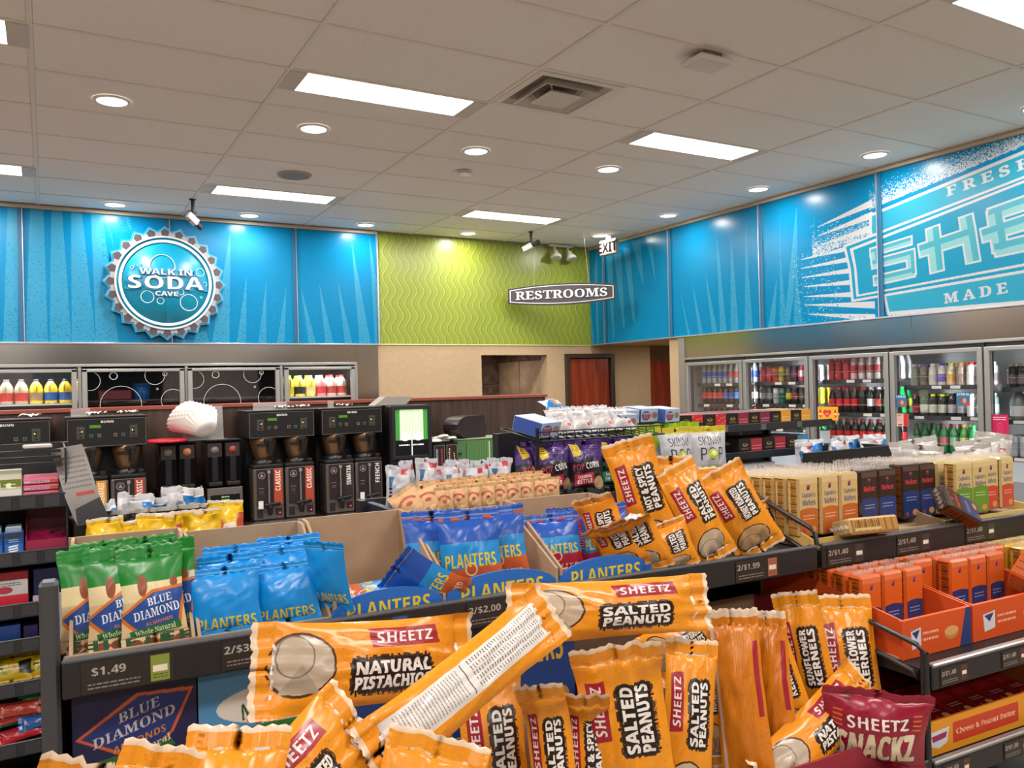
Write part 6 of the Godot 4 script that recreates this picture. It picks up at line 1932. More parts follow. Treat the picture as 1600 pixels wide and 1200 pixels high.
	for n in 4:
		solo("candy_bar", "dark candy bar on the lowest shelf in view, %s" % ["first", "second", "third", "fourth"][n], "candy bar", bag(0.05, 0.13, 0.018, 36, {"nu": 8}), hexm(["26304a", "6a1c24", "3a3a40", "5a2028"][n], 0.25), Transform3D(Basis(Vector3.BACK, PI / 2), at(-0.06 + 0.03 * (n % 2), -1.285 + 0.022 * (n / 2), 3.02 + 0.03 * (n % 2))), "dark candy bars")
	# the grey leaflet hung on the rack's end and the black bin under it
	var lf := canvas(128, 256, Color("8b8784"))
	lines_of_print(lf, Rect2i(10, 30, 108, 110), 7, Color("6a6664"))
	lf.fill_rect(Rect2i(44, 150, 70, 12), Color("a8463a"))
	shape(lf, [Vector2(20, 200), Vector2(128, 176), Vector2(128, 256), Vector2(0, 256)], Color("3a3d42"))
	solo("paper_leaflet", "creased grey leaflet hanging at the end of the candy rack", "leaflet", sheet(6, 12, func(i: int, j: int) -> Array:
		var v := j / 12.0
		var u := i / 6.0
		return [Vector3((u - 0.5) * 0.1 + (1 - v) * 0.05, v * 0.26, 0.012 * sin(v * 5) + 0.02 * (1 - v)), Vector2(u, 1 - v)]).commit(), printed("leaflet", lf, 0.6), Transform3D(Basis(Vector3.UP, -0.35) * Basis(Vector3.BACK, 0.16), at(0.085, -0.42, 3.0)))
	solo("black_bin", "small black bin between the candy rack and the chip bags", "bin", box(0.13, 0.07, 0.12, 0.004), hexm("141517", 0.4), tf(0.125, -0.47, 3.05, 8))
	solo("paper_slip", "white folded paper on the top bar of the candy rack", "paper", box(0.08, 0.012, 0.05, 0.003), hexm("b8b4b0", 0.7), tf(-0.03, -0.163, 3.03, 5))


# ---------------------------------------------------------------- near shelving
func g_box(u0: float, u1: float, y0: float, y1: float, d0: float, d1: float, k := 0.0) -> Array:
	return [box(absf(u1 - u0), absf(y1 - y0), absf(d1 - d0), k), gt((u0 + u1) / 2, minf(y0, y1), (d0 + d1) / 2)]


func g_part(o: Node3D, called: String, b: Array, m: Material, label := "") -> MeshInstance3D:
	return part(o, called, b[0], m, b[1], label)


func price_card(text: String, extra: Color) -> StandardMaterial3D:
	var key := "price " + text + extra.to_html()
	if not mats.has(key):
		var im := canvas(160, 64, Color("26221f"))
		words(im, text, 46, 20, 0, 20, Color("a39c94"))
		lines_of_print(im, Rect2i(10, 42, 90, 16), 2, Color("857e76"))
		im.fill_rect(Rect2i(118, 4, 34, 56), extra)
		im.fill_rect(Rect2i(122, 26, 26, 14), Color("d8d0c0"))
		lines_of_print(im, Rect2i(122, 44, 26, 12), 2, extra.darkened(0.5))
		printed(key, im, 0.4)
	return mats[key]


func near_shelving() -> void:
	var o := thing("snack_shelving", "near black snack shelving with price rails across the foreground", "shelving", Transform3D())
	var black := hexm("1d1d1f", 0.42)
	var dark := hexm("141415", 0.5)
	g_part(o, "back_panel", g_box(-0.01, 2.45, -HC, -0.3, 0.42, 0.44), dark)
	g_part(o, "end_post", g_box(-0.022, -0.002, -HC, -0.215, 0.0, 0.03, 0.004), hexm("3a3c40", 0.4))
	g_part(o, "end_frame", g_box(-0.02, -0.006, -HC, -0.32, 0.03, 0.42), dark)
	for s in [[0.0, 1.212], [1.224, 2.44]]:
		g_part(o, "deck", g_box(s[0], s[1], -0.336, -0.318, 0.0, 0.42), dark)
		var r := g_part(o, "price_rail", g_box(s[0], s[1], -0.352, -0.309, -0.006, 0.0, 0.002), black)
		part(r, "rail_lip", box(s[1] - s[0], 0.006, 0.01, 0.002), hexm("4a4c50", 0.35), at_t(Vector3(0, 0.041, -0.001)))
	var cards := [[0.065, "$1.49", "7a8a3a"], [0.22, "2/$3.00", "a86a4a"], [0.37, "$1.99", "24509a"], [0.555, "2/$2.00", "a06a30"], [0.725, "2/$2.00", "90602c"], [1.06, "2/$1.99", "9a5a40"], [1.28, "2/$1.40", "3a3634"], [1.47, "2/$1.40", "3a3634"], [1.68, "2/$1.40", "3a3634"], [1.9, "2/$1.40", "3a3634"]]
	for c in cards:
		part(o, "price_card", quad_panel(0.10, 0.036, 0.0015), price_card(c[1], Color(c[2])), gt(c[0] + 0.005, -0.3485, -0.0075))
	# deeper shelves underneath
	for s in [[0.0, 1.212, -0.62], [1.224, 2.44, -0.475], [1.224, 2.44, -0.63], [0.0, 2.44, -1.0], [0.0, 2.44, -1.4]]:
		g_part(o, "deck", g_box(s[0], s[1], s[2] - 0.018, s[2], -0.215, 0.42), dark)
		var r := g_part(o, "price_rail", g_box(s[0], s[1], s[2] - 0.03, s[2] + 0.008, -0.223, -0.215, 0.002), black)
		if s[0] > 1.0 and s[2] > -0.7:
			part(r, "rail_lip", box(s[1] - s[0], 0.007, 0.012, 0.002), mat(Color("9a9a9a"), 0.3, 0.7), at_t(Vector3(0, 0.036, 0.0)))
			for k in 4:
				part(r, "price_card", quad_panel(0.07, 0.028, 0.0015), price_card("2/$1.50" if s[2] < -0.6 else "2/$1.40", Color("5a2a2a")), at_t(Vector3(-0.555 + k * 0.16, 0.004, 0.0055)))
	# bent wire dividers where the two bays meet
	for w in [[1.218, -0.309, 0.0, -0.288, -0.205, 0.235], [1.218, -0.475, -0.216, -0.445, -0.40, 0.0]]:
		for k in 2:
			var q := 0.0 if k == 0 else 0.045
			part(o, "divider_wire", tube([gp(w[0], w[1], w[2] + q * 0.4), gp(w[0], w[3] - q, w[2] + 0.004 + q * 0.2), gp(w[0], w[3] - q + 0.01, w[2] + 0.015 + q * 0.2), gp(w[0], w[4] - q, w[5]), gp(w[0], w[4] - q - 0.12, w[5] + 0.01)], 0.0045, 8).commit(), hexm("26272a", 0.35))
	part(o, "front_wire", tube([gp(1.218, -0.445, -0.214), gp(1.218, -0.64, -0.214), gp(1.218, -HC, -0.205)], 0.007, 8).commit(), hexm("202124", 0.35))
	part(o, "divider_wire", tube([gp(1.216, -0.61, -0.21), gp(1.216, -0.55, -0.12), gp(1.216, -0.5, 0.0)], 0.005, 8).commit(), hexm("26272a", 0.35))


# ---------------------------------------------------------------- near goods
func card() -> StandardMaterial3D:
	return speckle("cardboard", Color("a2876c"), 0.05, 0.06, 0.85)


# an open shelf-ready carton: tall back, sides cut on a slant, a low front that may carry a printed arch
func carton(label: String, u0: float, u1: float, y: float, d0: float, d1: float, back: float, low: float, arch: StandardMaterial3D, outside := "") -> Node3D:
	var o := thing("display_carton", label, "carton", gt((u0 + u1) / 2, y, d0), "open display cartons")
	var w := u1 - u0
	var dp := d1 - d0
	var m: Material = card() if outside == "" else hexm(outside, 0.5)
	part(o, "back_panel", box(w, back, 0.004), card(), at_t(Vector3(0, 0, -dp)))
	part(o, "bottom", box(w, 0.003, dp), card(), at_t(Vector3(0, 0, -dp / 2)))
	for s: float in [-1, 1]:
		part(o, "side_panel", extrude(PackedVector2Array([Vector2(-dp, 0), Vector2(0, 0), Vector2(0, low), Vector2(-dp * 0.82, back), Vector2(-dp, back)]), 0.004).commit(), m if outside else card(), Transform3D(Basis(Vector3.UP, -PI / 2), Vector3(s * (w / 2 - 0.002) + 0.002, 0, 0)))
	if arch:
		var pts := PackedVector2Array([Vector2(-w / 2, 0), Vector2(w / 2, 0)])
		for k in 13:
			var a := PI * k / 12.0
			pts.append(Vector2(cos(a) * w / 2, low * 0.35 + sin(a) * low * 0.9))
		part(o, "printed_front", extrude(pts, 0.004).commit(), arch, at_t(Vector3(0, 0, 0.002)))
	else:
		part(o, "front_lip", box(w, low, 0.004), m)
	return o


func planters_print(key: String, top: Color, low: Color, name_y: float, small: String, extra: bool) -> StandardMaterial3D:
	return bag_print(key, 512, 320, top, func(im: Image) -> void:
		if extra:
			im.fill_rect(Rect2i(0, 126, 256, 114), Color("1583c8"))
			shape(im, [Vector2(0, 232), Vector2(256, 214), Vector2(256, 320), Vector2(0, 320)], low)
			disc(im, 128, 230, 26, 26, Color("d8c0a8"))
			disc(im, 128, 230, 20, 20, low.darkened(0.1))
			words(im, small, 128, 282, 200, 30, Color("e8d8c0"))
		im.fill_rect(Rect2i(0, 18, 512, 5), top.lightened(0.35))
		words(im, "PLANTERS", 128, name_y, 216, 52, Color("d8b82a"))
		shape(im, [Vector2(120, 24), Vector2(140, 24), Vector2(136, 40), Vector2(124, 40)], top.darkened(0.35))
		im.fill_rect(Rect2i(256, 24, 256, 296), low if extra else top)
		bars(im, Rect2i(330, 110, 44, 100))
		lines_of_print(im, Rect2i(390, 110, 90, 120), 9, top.lightened(0.6)))


func nut_print(kind: String, lines: Array, window: Color) -> StandardMaterial3D:
	return bag_print("nuts " + kind, 512, 768, Color("d98a1c"), func(im: Image) -> void:
		flecks(im, 900, Color("cf7c16"), 2, 7)
		flecks(im, 500, Color("e29a2c"), 2, 6)
		im.fill_rect(Rect2i(0, 0, 512, 16), Color("d8c0a4"))
		im.fill_rect(Rect2i(0, 752, 512, 16), Color("d8c0a4"))
		# brand band up the left, name in a black cloud beside it
		shape(im, [Vector2(24, 150), Vector2(82, 140), Vector2(82, 392), Vector2(24, 402)], Color("96202e"))
		words(im, "SHEETZ", 53, 270, 208, 34, Color("ded8d6"), -90)
		for b in [[0.0, 20.0, "3a2414"], [1.0, 13.0, "1d1511"]]:
			for k in lines.size():
				words(im, lines[k], 142 + k * 46, 316, 268, 37, Color(b[2]), -90, false, true, b[1])
		for k in lines.size():
			words(im, lines[k], 142 + k * 46, 316, 268, 37, Color("dcd6d0"), -90, false, true, 1.5)
		words(im, "NET WT 2 OZ (57g)", 226, 330, 150, 10, Color("5a3010"), -90)
		disc(im, 120, 620, 92, 108, Color("4a2c14"))
		disc(im, 120, 620, 84, 100, window)
		shape(im, [Vector2(120, 620), Vector2(204, 560), Vector2(196, 690)], window.darkened(0.12))
		hoop(im, 96, 640, 60, 60, 5, window.darkened(0.35))
		# back: nutrition panel on white, fin seal
		im.fill_rect(Rect2i(300, 60, 150, 650), Color("d6d2ce"))
		for k in 5:
			lines_of_print(im, Rect2i(310 + 26 * k, 80, 18, 300), 28, Color("5a5654"))
		im.fill_rect(Rect2i(306, 400, 138, 4), Color("5a5654"))
		lines_of_print(im, Rect2i(312, 420, 120, 240), 22, Color("8a8684")), 0.26)


func fin_print() -> StandardMaterial3D:
	return bag_print("nuts fin", 256, 512, Color("c67416"), func(im: Image) -> void:
		flecks(im, 500, Color("bb6a12"), 2, 7)
		for x in range(26, 100, 7):
			im.fill_rect(Rect2i(x, 60, 2, 420), Color("b4661a"))
		im.fill_rect(Rect2i(0, 0, 256, 22), Color("d2bca4"))
		im.fill_rect(Rect2i(8, 0, 9, 512), Color("cdb8a2"))
		im.fill_rect(Rect2i(110, 90, 12, 210), Color("96202e")), 0.26)


func lay_bag(called: String, label: String, category: String, m: Mesh, material: Material, a: Vector3, b: Vector3, roll: float, group: String) -> MeshInstance3D:
	# a is the foot, b the head of the bag, both on the shelving's own axes (along, height, depth)
	var p := gp(a.x, a.y, a.z)
	var y := (gp(b.x, b.y, b.z) - p).normalized()
	var n := Basis(Vector3.UP, deg_to_rad(SHELF_TURN)) * Vector3.BACK
	var z := (n - y * n.dot(y)).normalized().rotated(y, deg_to_rad(roll))
	return solo(called, label, category, m, material, Transform3D(Basis(y.cross(z), y, z), p), group)


func near_goods() -> void:
	top_cartons()
	nut_bags()
	crackers()


func top_cartons() -> void:
	var arch := bag_print("planters arch", 256, 64, Color("1f63b4"), func(im: Image) -> void:
		words(im, "PLANTERS", 128, 42, 190, 34, Color("d8b82a")), 0.4)
	var y := -0.318
	carton("plain cardboard carton of green topped almond bags, leftmost on the rail", 0.003, 0.143, y, 0.012, 0.205, 0.122, 0.012, null)
	carton("cardboard carton of light blue nut bags", 0.146, 0.316, y, 0.012, 0.205, 0.115, 0.012, null)
	carton("nearly empty cardboard carton with a blue and yellow arch", 0.319, 0.482, y, 0.012, 0.205, 0.118, 0.032, arch)
	carton("cardboard carton of honey roasted nut bags with a blue arch", 0.486, 0.67, y, 0.012, 0.205, 0.108, 0.034, arch)
	carton("cardboard carton of blue and red nut bags with a blue arch", 0.674, 0.85, y, 0.012, 0.205, 0.116, 0.034, arch)
	var almond := bag_print("almonds", 512, 384, Color("c9b088"), func(im: Image) -> void:
		im.fill_rect(Rect2i(0, 0, 512, 120), Color("1c7a2c"))
		shape(im, [Vector2(0, 120), Vector2(256, 118), Vector2(256, 134), Vector2(120, 150), Vector2(0, 170)], Color("1c7a2c"))
		im.fill_rect(Rect2i(0, 140, 256, 70), Color("d8c89a"))
		disc(im, 90, 150, 20, 42, Color("8a4a2e"))
		disc(im, 220, 150, 16, 22, Color("8a4a2e"))
		shape(im, [Vector2(-20, 260), Vector2(128, 170), Vector2(276, 160), Vector2(230, 330), Vector2(60, 330)], Color("c86a24"))
		shape(im, [Vector2(0, 260), Vector2(132, 182), Vector2(262, 172), Vector2(220, 318), Vector2(66, 318)], Color("24488e"))
		words(im, "BLUE", 156, 210, 100, 30, Color("dcdfe6"), -8, true)
		words(im, "DIAMOND", 142, 254, 190, 34, Color("dcdfe6"), -8, true)
		words(im, "ALMONDS", 150, 292, 110, 13, Color("c8782c"), -8)
		shape(im, [Vector2(30, 318), Vector2(230, 296), Vector2(236, 326), Vector2(40, 346)], Color("1f6a34"))
		words(im, "Whole Natural", 132, 322, 160, 22, Color("d8e0c0"), -6, true)
		for k in 4:
			disc(im, 50 + k * 60, 366, 30, 16, Color("7a3c26"))
		im.fill_rect(Rect2i(256, 120, 256, 264), Color("1a4a28")))
	var g := "green topped almond bags"
	for q in [[0.036, 0.055, 14, "leftmost"], [0.066, 0.04, 8, "second"], [0.102, 0.028, 4, "frontmost and widest showing"], [0.128, 0.06, -35, "rightmost, turned edge on"], [0.05, 0.10, 5, "at the back left"], [0.10, 0.10, -5, "at the back right"]]:
		lay_bag("almond_bag", "green topped almond bag in the leftmost carton, %s" % q[3], "nut bag", bag(0.078, 0.124, 0.02, int(q[0] * 300), {"nu": 14, "crush": 0.8, "seal": 0.12}), almond, Vector3(q[0], y + 0.004, q[1]), Vector3(q[0] - 0.004, y + 0.126, q[1] + 0.03), q[2] - 8, g)
	var light := planters_print("planters light", Color("0c86d4"), Color("0c86d4"), 262, "", false)
	g = "light blue nut bags"
	for q in [[0.188, 0.03, 2, 0.086, "front left"], [0.266, 0.035, -4, 0.082, "front right"], [0.20, 0.07, -12, 0.094, "second row left"], [0.27, 0.075, 6, 0.096, "second row right"], [0.215, 0.12, 10, 0.097, "third row left"], [0.29, 0.12, -8, 0.102, "third row right"], [0.235, 0.16, 0, 0.09, "rearmost"]]:
		lay_bag("nut_bag", "light blue nut bag in the second carton, %s" % q[4], "nut bag", bag(0.09, q[3], 0.024, int(q[0] * 200), {"nu": 14, "crush": 1.2, "seal": 0.1}), light, Vector3(q[0], y + 0.004, q[1]), Vector3(q[0], y + q[3], q[1] + 0.02), q[2] - 10, g)
	lay_bag("nut_bag", "light blue nut bag slipped out sideways beside the empty carton", "nut bag", bag(0.07, 0.095, 0.018, 5, {"nu": 14}), light, Vector3(0.325, y + 0.02, 0.02), Vector3(0.312, y + 0.1, 0.012), -55, g)
	var honey := planters_print("planters honey", Color("1a4ea8"), Color("b85a30"), 196, "HONEY ROASTED", true)
	var redp := planters_print("planters red", Color("1a4ea8"), Color("b0243c"), 190, "PEANUTS", true)
	g = "deep blue nut bags"
	for q in [["honey", 0.547, 0.05, 0.0, -16, 0.10, 0.126, "honey roasted nut bag standing front and centre in the fourth carton"], ["honey", 0.508, 0.10, 0.02, 6, 0.1, 0.122, "honey roasted nut bag at the back left of the fourth carton"], ["honey", 0.615, 0.09, 0.01, -28, 0.095, 0.12, "honey roasted nut bag at the back right of the fourth carton"], ["honey", 0.57, 0.13, 0.02, 0, 0.1, 0.11, "honey roasted nut bag hidden at the back of the fourth carton"], ["red", 0.715, 0.085, 0.0, -8, 0.1, 0.1, "blue nut bag with a red foot at the left of the fifth carton"], ["red", 0.765, 0.11, 0.0, -165, 0.095, 0.102, "blue nut bag turned to its barcode in the fifth carton"], ["red", 0.808, 0.07, 0.0, -42, 0.09, 0.108, "blue nut bag leaning at the right of the fifth carton"]]:
		lay_bag("nut_bag", q[7], "nut bag", bag(q[5], q[6], 0.032, int(q[1] * 200), {"nu": 16, "crush": 0.9, "seal": 0.12}), honey if q[0] == "honey" else redp, Vector3(q[1], y + 0.004, q[2]), Vector3(q[1] + 0.004, y + 0.004 + q[6] * 0.97, q[2] + 0.03), q[4] - 8, g)
	lay_bag("nut_bag", "blue nut bag slumped sideways in the front of the fourth carton", "nut bag", bag(0.085, 0.11, 0.022, 9, {"nu": 14}), honey, Vector3(0.505, y + 0.004, 0.02), Vector3(0.425, y + 0.055, 0.03), -30, g)
	lay_bag("nut_bag", "blue nut bag lying flat in the nearly empty carton", "nut bag", bag(0.08, 0.11, 0.02, 4, {"nu": 14}), honey, Vector3(0.345, y + 0.02, 0.05), Vector3(0.45, y + 0.024, 0.05), -70, g)
	# printed boards under the rail, behind the orange bags
	var bd := bag_print("almond board", 256, 224, Color("181a44"), func(im: Image) -> void:
		shape(im, [Vector2(4, 45), Vector2(130, 5), Vector2(250, 8), Vector2(206, 54), Vector2(140, 82)], Color("b8552a"))
		shape(im, [Vector2(16, 45), Vector2(134, 9), Vector2(240, 12), Vector2(198, 53), Vector2(140, 77)], Color("1c2c6a"))
		words(im, "BLUE", 134, 24, 86, 11, Color("b8b2b0"), -8, true)
		words(im, "DIAMOND", 124, 41, 171, 11, Color("b8b2b0"), -8, true)
		words(im, "ALMONDS", 134, 56, 110, 8, Color("b87a3a"), -8)
		shape(im, [Vector2(40, 72), Vector2(200, 61), Vector2(210, 69), Vector2(50, 79)], Color("2a5a2e"))
		words(im, "Whole Natural", 124, 70, 150, 8, Color("c8ccae"), -9, true), 0.5)
	var nb := bag_print("nut board", 256, 224, Color("4a86b4"), func(im: Image) -> void:
		shape(im, [Vector2(0, 73), Vector2(256, 58), Vector2(256, 86), Vector2(0, 86)], Color("2a6a34"))
		disc(im, 160, 42, 130, 24, Color("d0ccc0"))
		shape(im, [Vector2(100, 0), Vector2(256, 0), Vector2(256, 20), Vector2(140, 27)], Color("1f4a94"))
		words(im, "PLANTERS", 170, 11, 150, 15, Color("d0a02c"), -8)
		words(im, "NUT-RITION", 150, 41, 150, 19, Color("2c4a20"), -6)
		disc(im, 100, 58, 16, 5, Color("b02a40"))
		shape(im, [Vector2(96, 54), Vector2(250, 49), Vector2(250, 58), Vector2(100, 65)], Color("a8324a"))
		words(im, "HEART HEALTHY", 176, 56, 130, 6, Color("e0d8d0"), -6), 0.5)
	var pb := bag_print("peanut board", 256, 224, Color("1c3a78"), func(im: Image) -> void:
		words(im, "PLANTERS", 128, 40, 200, 40, Color("c8a02c"))
		for k in 16:
			disc(im, 20 + (k * 47) % 220, 100 + (k * 31) % 90, 18, 12, Color("a8783c").lightened(0.04 * (k % 4)))
		im.fill_rect(Rect2i(0, 190, 256, 34), Color("b85a28")), 0.5)
	for q in [[0.008, 0.148, bd, "navy almond carton board with an orange diamond under the price rail"], [0.15, 0.33, nb, "pale blue nut mix carton board beside the navy almond board"], [0.335, 0.52, pb, "blue peanut carton board behind the natural pistachios bag"], [0.525, 0.71, pb, "blue peanut carton board behind the white nutrition panel"]]:
		var c := thing("display_carton", q[3], "carton", gt((q[0] + q[1]) / 2, -0.618, 0.03), "open display cartons")
		part(c, "printed_front", quad_panel(q[1] - q[0], 0.255, 0.004), q[2])
		part(c, "body", box(q[1] - q[0], 0.13, 0.2), card(), at_t(Vector3(0, 0, -0.106)))
		part(c, "back_panel", box(q[1] - q[0], 0.25, 0.004), card(), at_t(Vector3(0, 0, -0.21)))


func nut_bags() -> void:
	var kinds := {"salted": nut_print("salted", ["SALTED", "PEANUTS"], Color("b8a48c")), "spicy": nut_print("spicy", ["HOT & SPICY", "PEANUTS"], Color("b08860")), "honey": nut_print("honey", ["HONEY ROASTED", "PEANUTS"], Color("b89468")), "pistachio": nut_print("pistachio", ["NATURAL", "PISTACHIOS"], Color("b0a08c")), "sunflower": nut_print("sunflower", ["SUNFLOWER", "KERNELS"], Color("a89a80")), "back2": fin_print()}
	var n := 0
	for q in [
		["spicy", 0.090, 0.213, 0.034, Vector3(0.907, -0.304, 0.055), Vector3(0.861, -0.099, 0.090), -30, {"crush": 1.3, "nu": 16}, "hot and spicy peanuts bag standing tallest in the upper pile"],
		["salted", 0.088, 0.184, 0.036, Vector3(1.004, -0.314, 0.023), Vector3(0.935, -0.146, 0.055), 0, {"crush": 1.3, "nu": 16}, "bag showing the red brand band down the middle of the upper pile"],
		["honey", 0.098, 0.172, 0.036, Vector3(1.120, -0.314, 0.037), Vector3(1.047, -0.163, 0.075), -20, {"crush": 1.3, "nu": 16}, "honey roasted peanuts bag leaning at the right of the upper pile"],
		["honey", 0.085, 0.148, 0.034, Vector3(1.064, -0.314, 0.128), Vector3(1.064, -0.168, 0.150), -15, {}, "bag half hidden behind the honey roasted one"],
		["salted", 0.088, 0.128, 0.034, Vector3(0.853, -0.314, 0.017), Vector3(0.807, -0.196, 0.035), -40, {"bend": 75, "from": 0.6, "nu": 16}, "bag with its crimped top flopped forward at the left of the upper pile"],
		["spicy", 0.075, 0.127, 0.030, Vector3(0.817, -0.308, 0.060), Vector3(0.789, -0.187, 0.085), -55, {"bend": 30}, "crumpled bag at the far left of the upper pile"],
		["salted", 0.080, 0.084, 0.034, Vector3(0.902, -0.314, 0.003), Vector3(0.876, -0.235, 0.012), -20, {}, "small stubby bag at the foot of the upper pile"],
		["honey", 0.080, 0.114, 0.034, Vector3(1.150, -0.314, 0.110), Vector3(1.128, -0.204, 0.130), -55, {}, "bag behind the right of the upper pile"],
		["pistachio", 0.104, 0.284, 0.032, Vector3(0.188, -0.308, -0.150), Vector3(0.468, -0.345, -0.120), -15, {"crush": 1.3, "nu": 20, "nv": 30}, "natural pistachios bag lying across the front of the pile"],
		["back", 0.075, 0.283, 0.030, Vector3(0.289, -0.390, -0.250), Vector3(0.545, -0.280, -0.200), -20, {"crush": 1.3, "nu": 18, "nv": 30}, "bag lying face down showing its white nutrition panel"],
		["salted", 0.080, 0.311, 0.032, Vector3(0.507, -0.294, -0.150), Vector3(0.817, -0.315, -0.170), -15, {"crush": 1.3, "nu": 18, "nv": 30}, "salted peanuts bag lying level along the price rail"],
		["salted", 0.118, 0.235, 0.040, Vector3(0.646, -0.567, -0.231), Vector3(0.638, -0.336, -0.190), -30, {"crush": 1.3, "nu": 20, "nv": 30, "bend": 25}, "largest salted peanuts bag standing in the front of the lower pile"],
		["salted", 0.075, 0.235, 0.034, Vector3(0.737, -0.593, -0.203), Vector3(0.789, -0.367, -0.165), -25, {"crush": 1.3, "nu": 16, "nv": 26}, "salted peanuts bag just right of the largest bag"],
		["back2", 0.080, 0.263, 0.036, Vector3(0.888, -0.608, -0.170), Vector3(0.899, -0.350, -0.120), -50, {"crush": 1.3, "nu": 16, "nv": 26}, "tall bag turned backwards showing a ribbed fin seal"],
		["back2", 0.070, 0.251, 0.036, Vector3(0.968, -0.617, -0.150), Vector3(0.999, -0.375, -0.090), -70, {"crush": 1.3, "nu": 16, "nv": 26}, "second backwards bag beside the sunflower kernels"],
		["sunflower", 0.068, 0.185, 0.034, Vector3(1.035, -0.580, -0.130), Vector3(0.999, -0.404, -0.085), -45, {"crush": 1.3, "nu": 16}, "narrow sunflower kernels bag left of the brand band bag"],
		["sunflower", 0.080, 0.255, 0.034, Vector3(1.108, -0.612, -0.115), Vector3(1.094, -0.363, -0.060), -65, {"crush": 1.3, "nu": 16}, "sunflower kernels bag turned to show its brand band"],
		["sunflower", 0.102, 0.247, 0.036, Vector3(1.165, -0.618, -0.130), Vector3(1.187, -0.378, -0.075), -35, {"crush": 1.3, "nu": 18, "nv": 28}, "wide sunflower kernels bag at the right end of the lower pile"],
		["pistachio", 0.085, 0.299, 0.034, Vector3(0.895, -0.591, -0.190), Vector3(1.175, -0.502, -0.135), -30, {"crush": 1.3, "nu": 16}, "bag slanting across the bottom in front of the sunflower kernels"],
		["salted", 0.100, 0.235, 0.036, Vector3(-0.047, -0.539, -0.310), Vector3(0.044, -0.334, -0.240), -10, {"crush": 1.3, "nu": 16, "bend": 30}, "bag at the bottom left corner with a pointed white edge"],
		["spicy", 0.095, 0.235, 0.036, Vector3(0.017, -0.539, -0.324), Vector3(0.102, -0.330, -0.260), 10, {"crush": 1.3, "nu": 16}, "bag at the bottom left below the blue almond board"],
		["honey", 0.100, 0.235, 0.036, Vector3(0.109, -0.537, -0.339), Vector3(0.161, -0.326, -0.250), -25, {"crush": 1.3, "nu": 16}, "bag at the bottom left with a broad clear top seal"],
		["honey", 0.100, 0.235, 0.034, Vector3(0.096, -0.447, -0.318), Vector3(0.288, -0.353, -0.220), -10, {"crush": 1.3, "nu": 16}, "bag lying below the natural pistachios bag"],
		["spicy", 0.110, 0.235, 0.036, Vector3(0.264, -0.577, -0.323), Vector3(0.360, -0.367, -0.280), -20, {"crush": 1.3, "nu": 18}, "yellow-orange bag at the bottom below the white nutrition panel"],
		["salted", 0.062, 0.235, 0.030, Vector3(0.543, -0.597, -0.213), Vector3(0.546, -0.367, -0.165), -40, {"bend": 40}, "narrow bag with a punched hole left of the largest bag"],
		["spicy", 0.062, 0.235, 0.030, Vector3(0.588, -0.609, -0.211), Vector3(0.607, -0.378, -0.170), -35, {"bend": 55}, "narrow bag with a punched hole touching the largest bag"],
		["salted", 0.090, 0.235, 0.034, Vector3(0.484, -0.595, -0.169), Vector3(0.496, -0.371, -0.100), -15, {}, "bag standing behind the white nutrition panel"],
		["honey", 0.080, 0.143, 0.034, Vector3(0.763, -0.421, -0.090), Vector3(0.897, -0.375, -0.070), -30, {}, "bag lying under the level salted peanuts bag"],
		["honey", 0.090, 0.198, 0.034, Vector3(0.854, -0.582, -0.120), Vector3(0.875, -0.389, -0.080), -20, {}, "bag standing behind the backwards bags"],
		["honey", 0.085, 0.176, 0.034, Vector3(1.000, -0.314, 0.132), Vector3(1.007, -0.140, 0.160), -20, {"bend": 20}, "bag behind the middle of the upper pile"],
		["salted", 0.090, 0.151, 0.034, Vector3(1.142, -0.314, 0.147), Vector3(1.119, -0.167, 0.170), -45, {"bend": 35}, "bag at the back of the upper pile with its top bent over"],
		["spicy", 0.080, 0.156, 0.034, Vector3(0.913, -0.314, 0.120), Vector3(0.918, -0.161, 0.150), -50, {}, "bag behind the hot and spicy one in the upper pile"],
		["honey", 0.080, 0.073, 0.034, Vector3(1.226, -0.314, 0.130), Vector3(1.193, -0.249, 0.140), -25, {}, "bag low at the right end of the upper pile by the wire divider"],
		["spicy", 0.080, 0.104, 0.030, Vector3(0.822, -0.308, 0.030), Vector3(0.788, -0.212, 0.050), -50, {"bend": 60, "from": 0.55}, "folded bag between the two leftmost bags of the upper pile"],
	]:
		var m: Material = kinds["salted" if q[0] == "back" else q[0]]
		var roll: float = q[6] + (180.0 if q[0] == "back" else 0.0)
		lay_bag("orange_nut_bag", "orange " + q[8], "nut bag", bag(q[1], q[2], q[3], n + 3, q[7]), m, q[4], q[5], roll, "orange nut bags")
		n += 1
	# the red bag at the foot of the pile
	var red := bag_print("red snack bag", 512, 256, Color("8e1830"), func(im: Image) -> void:
		flecks(im, 200, Color("821228"), 3, 12)
		shape(im, [Vector2(40, 70), Vector2(216, 60), Vector2(222, 92), Vector2(44, 106)], Color("7a1226"))
		words(im, "SHEETZ", 128, 84, 150, 34, Color("e0d8d4"), -3)
		words(im, "SNACKZ", 128, 164, 190, 96, Color("d8ccae"), -3, false, true, 2.0)
		for k in 4:
			im.fill_rect(Rect2i(20, 60 + k * 14, 22, 5), Color("c8652a"))
			im.fill_rect(Rect2i(214, 54 + k * 14, 22, 5), Color("c8652a"))
		disc(im, 60, 22, 14, 12, Color("6e1024")), 0.26)
	lay_bag("red_snack_bag", "crimson snack bag with cream letters at the bottom right of the pile", "snack bag", bag(0.165, 0.13, 0.05, 2, {"nu": 20, "crush": 0.9}), red, Vector3(1.112, -0.612, -0.19), Vector3(1.106, -0.492, -0.215), -38, "")
	carton("cardboard tray with crimson sides holding the lower orange bags", 0.72, 1.21, -0.62, -0.2, 0.16, 0.19, 0.05, null, "8a1c30")
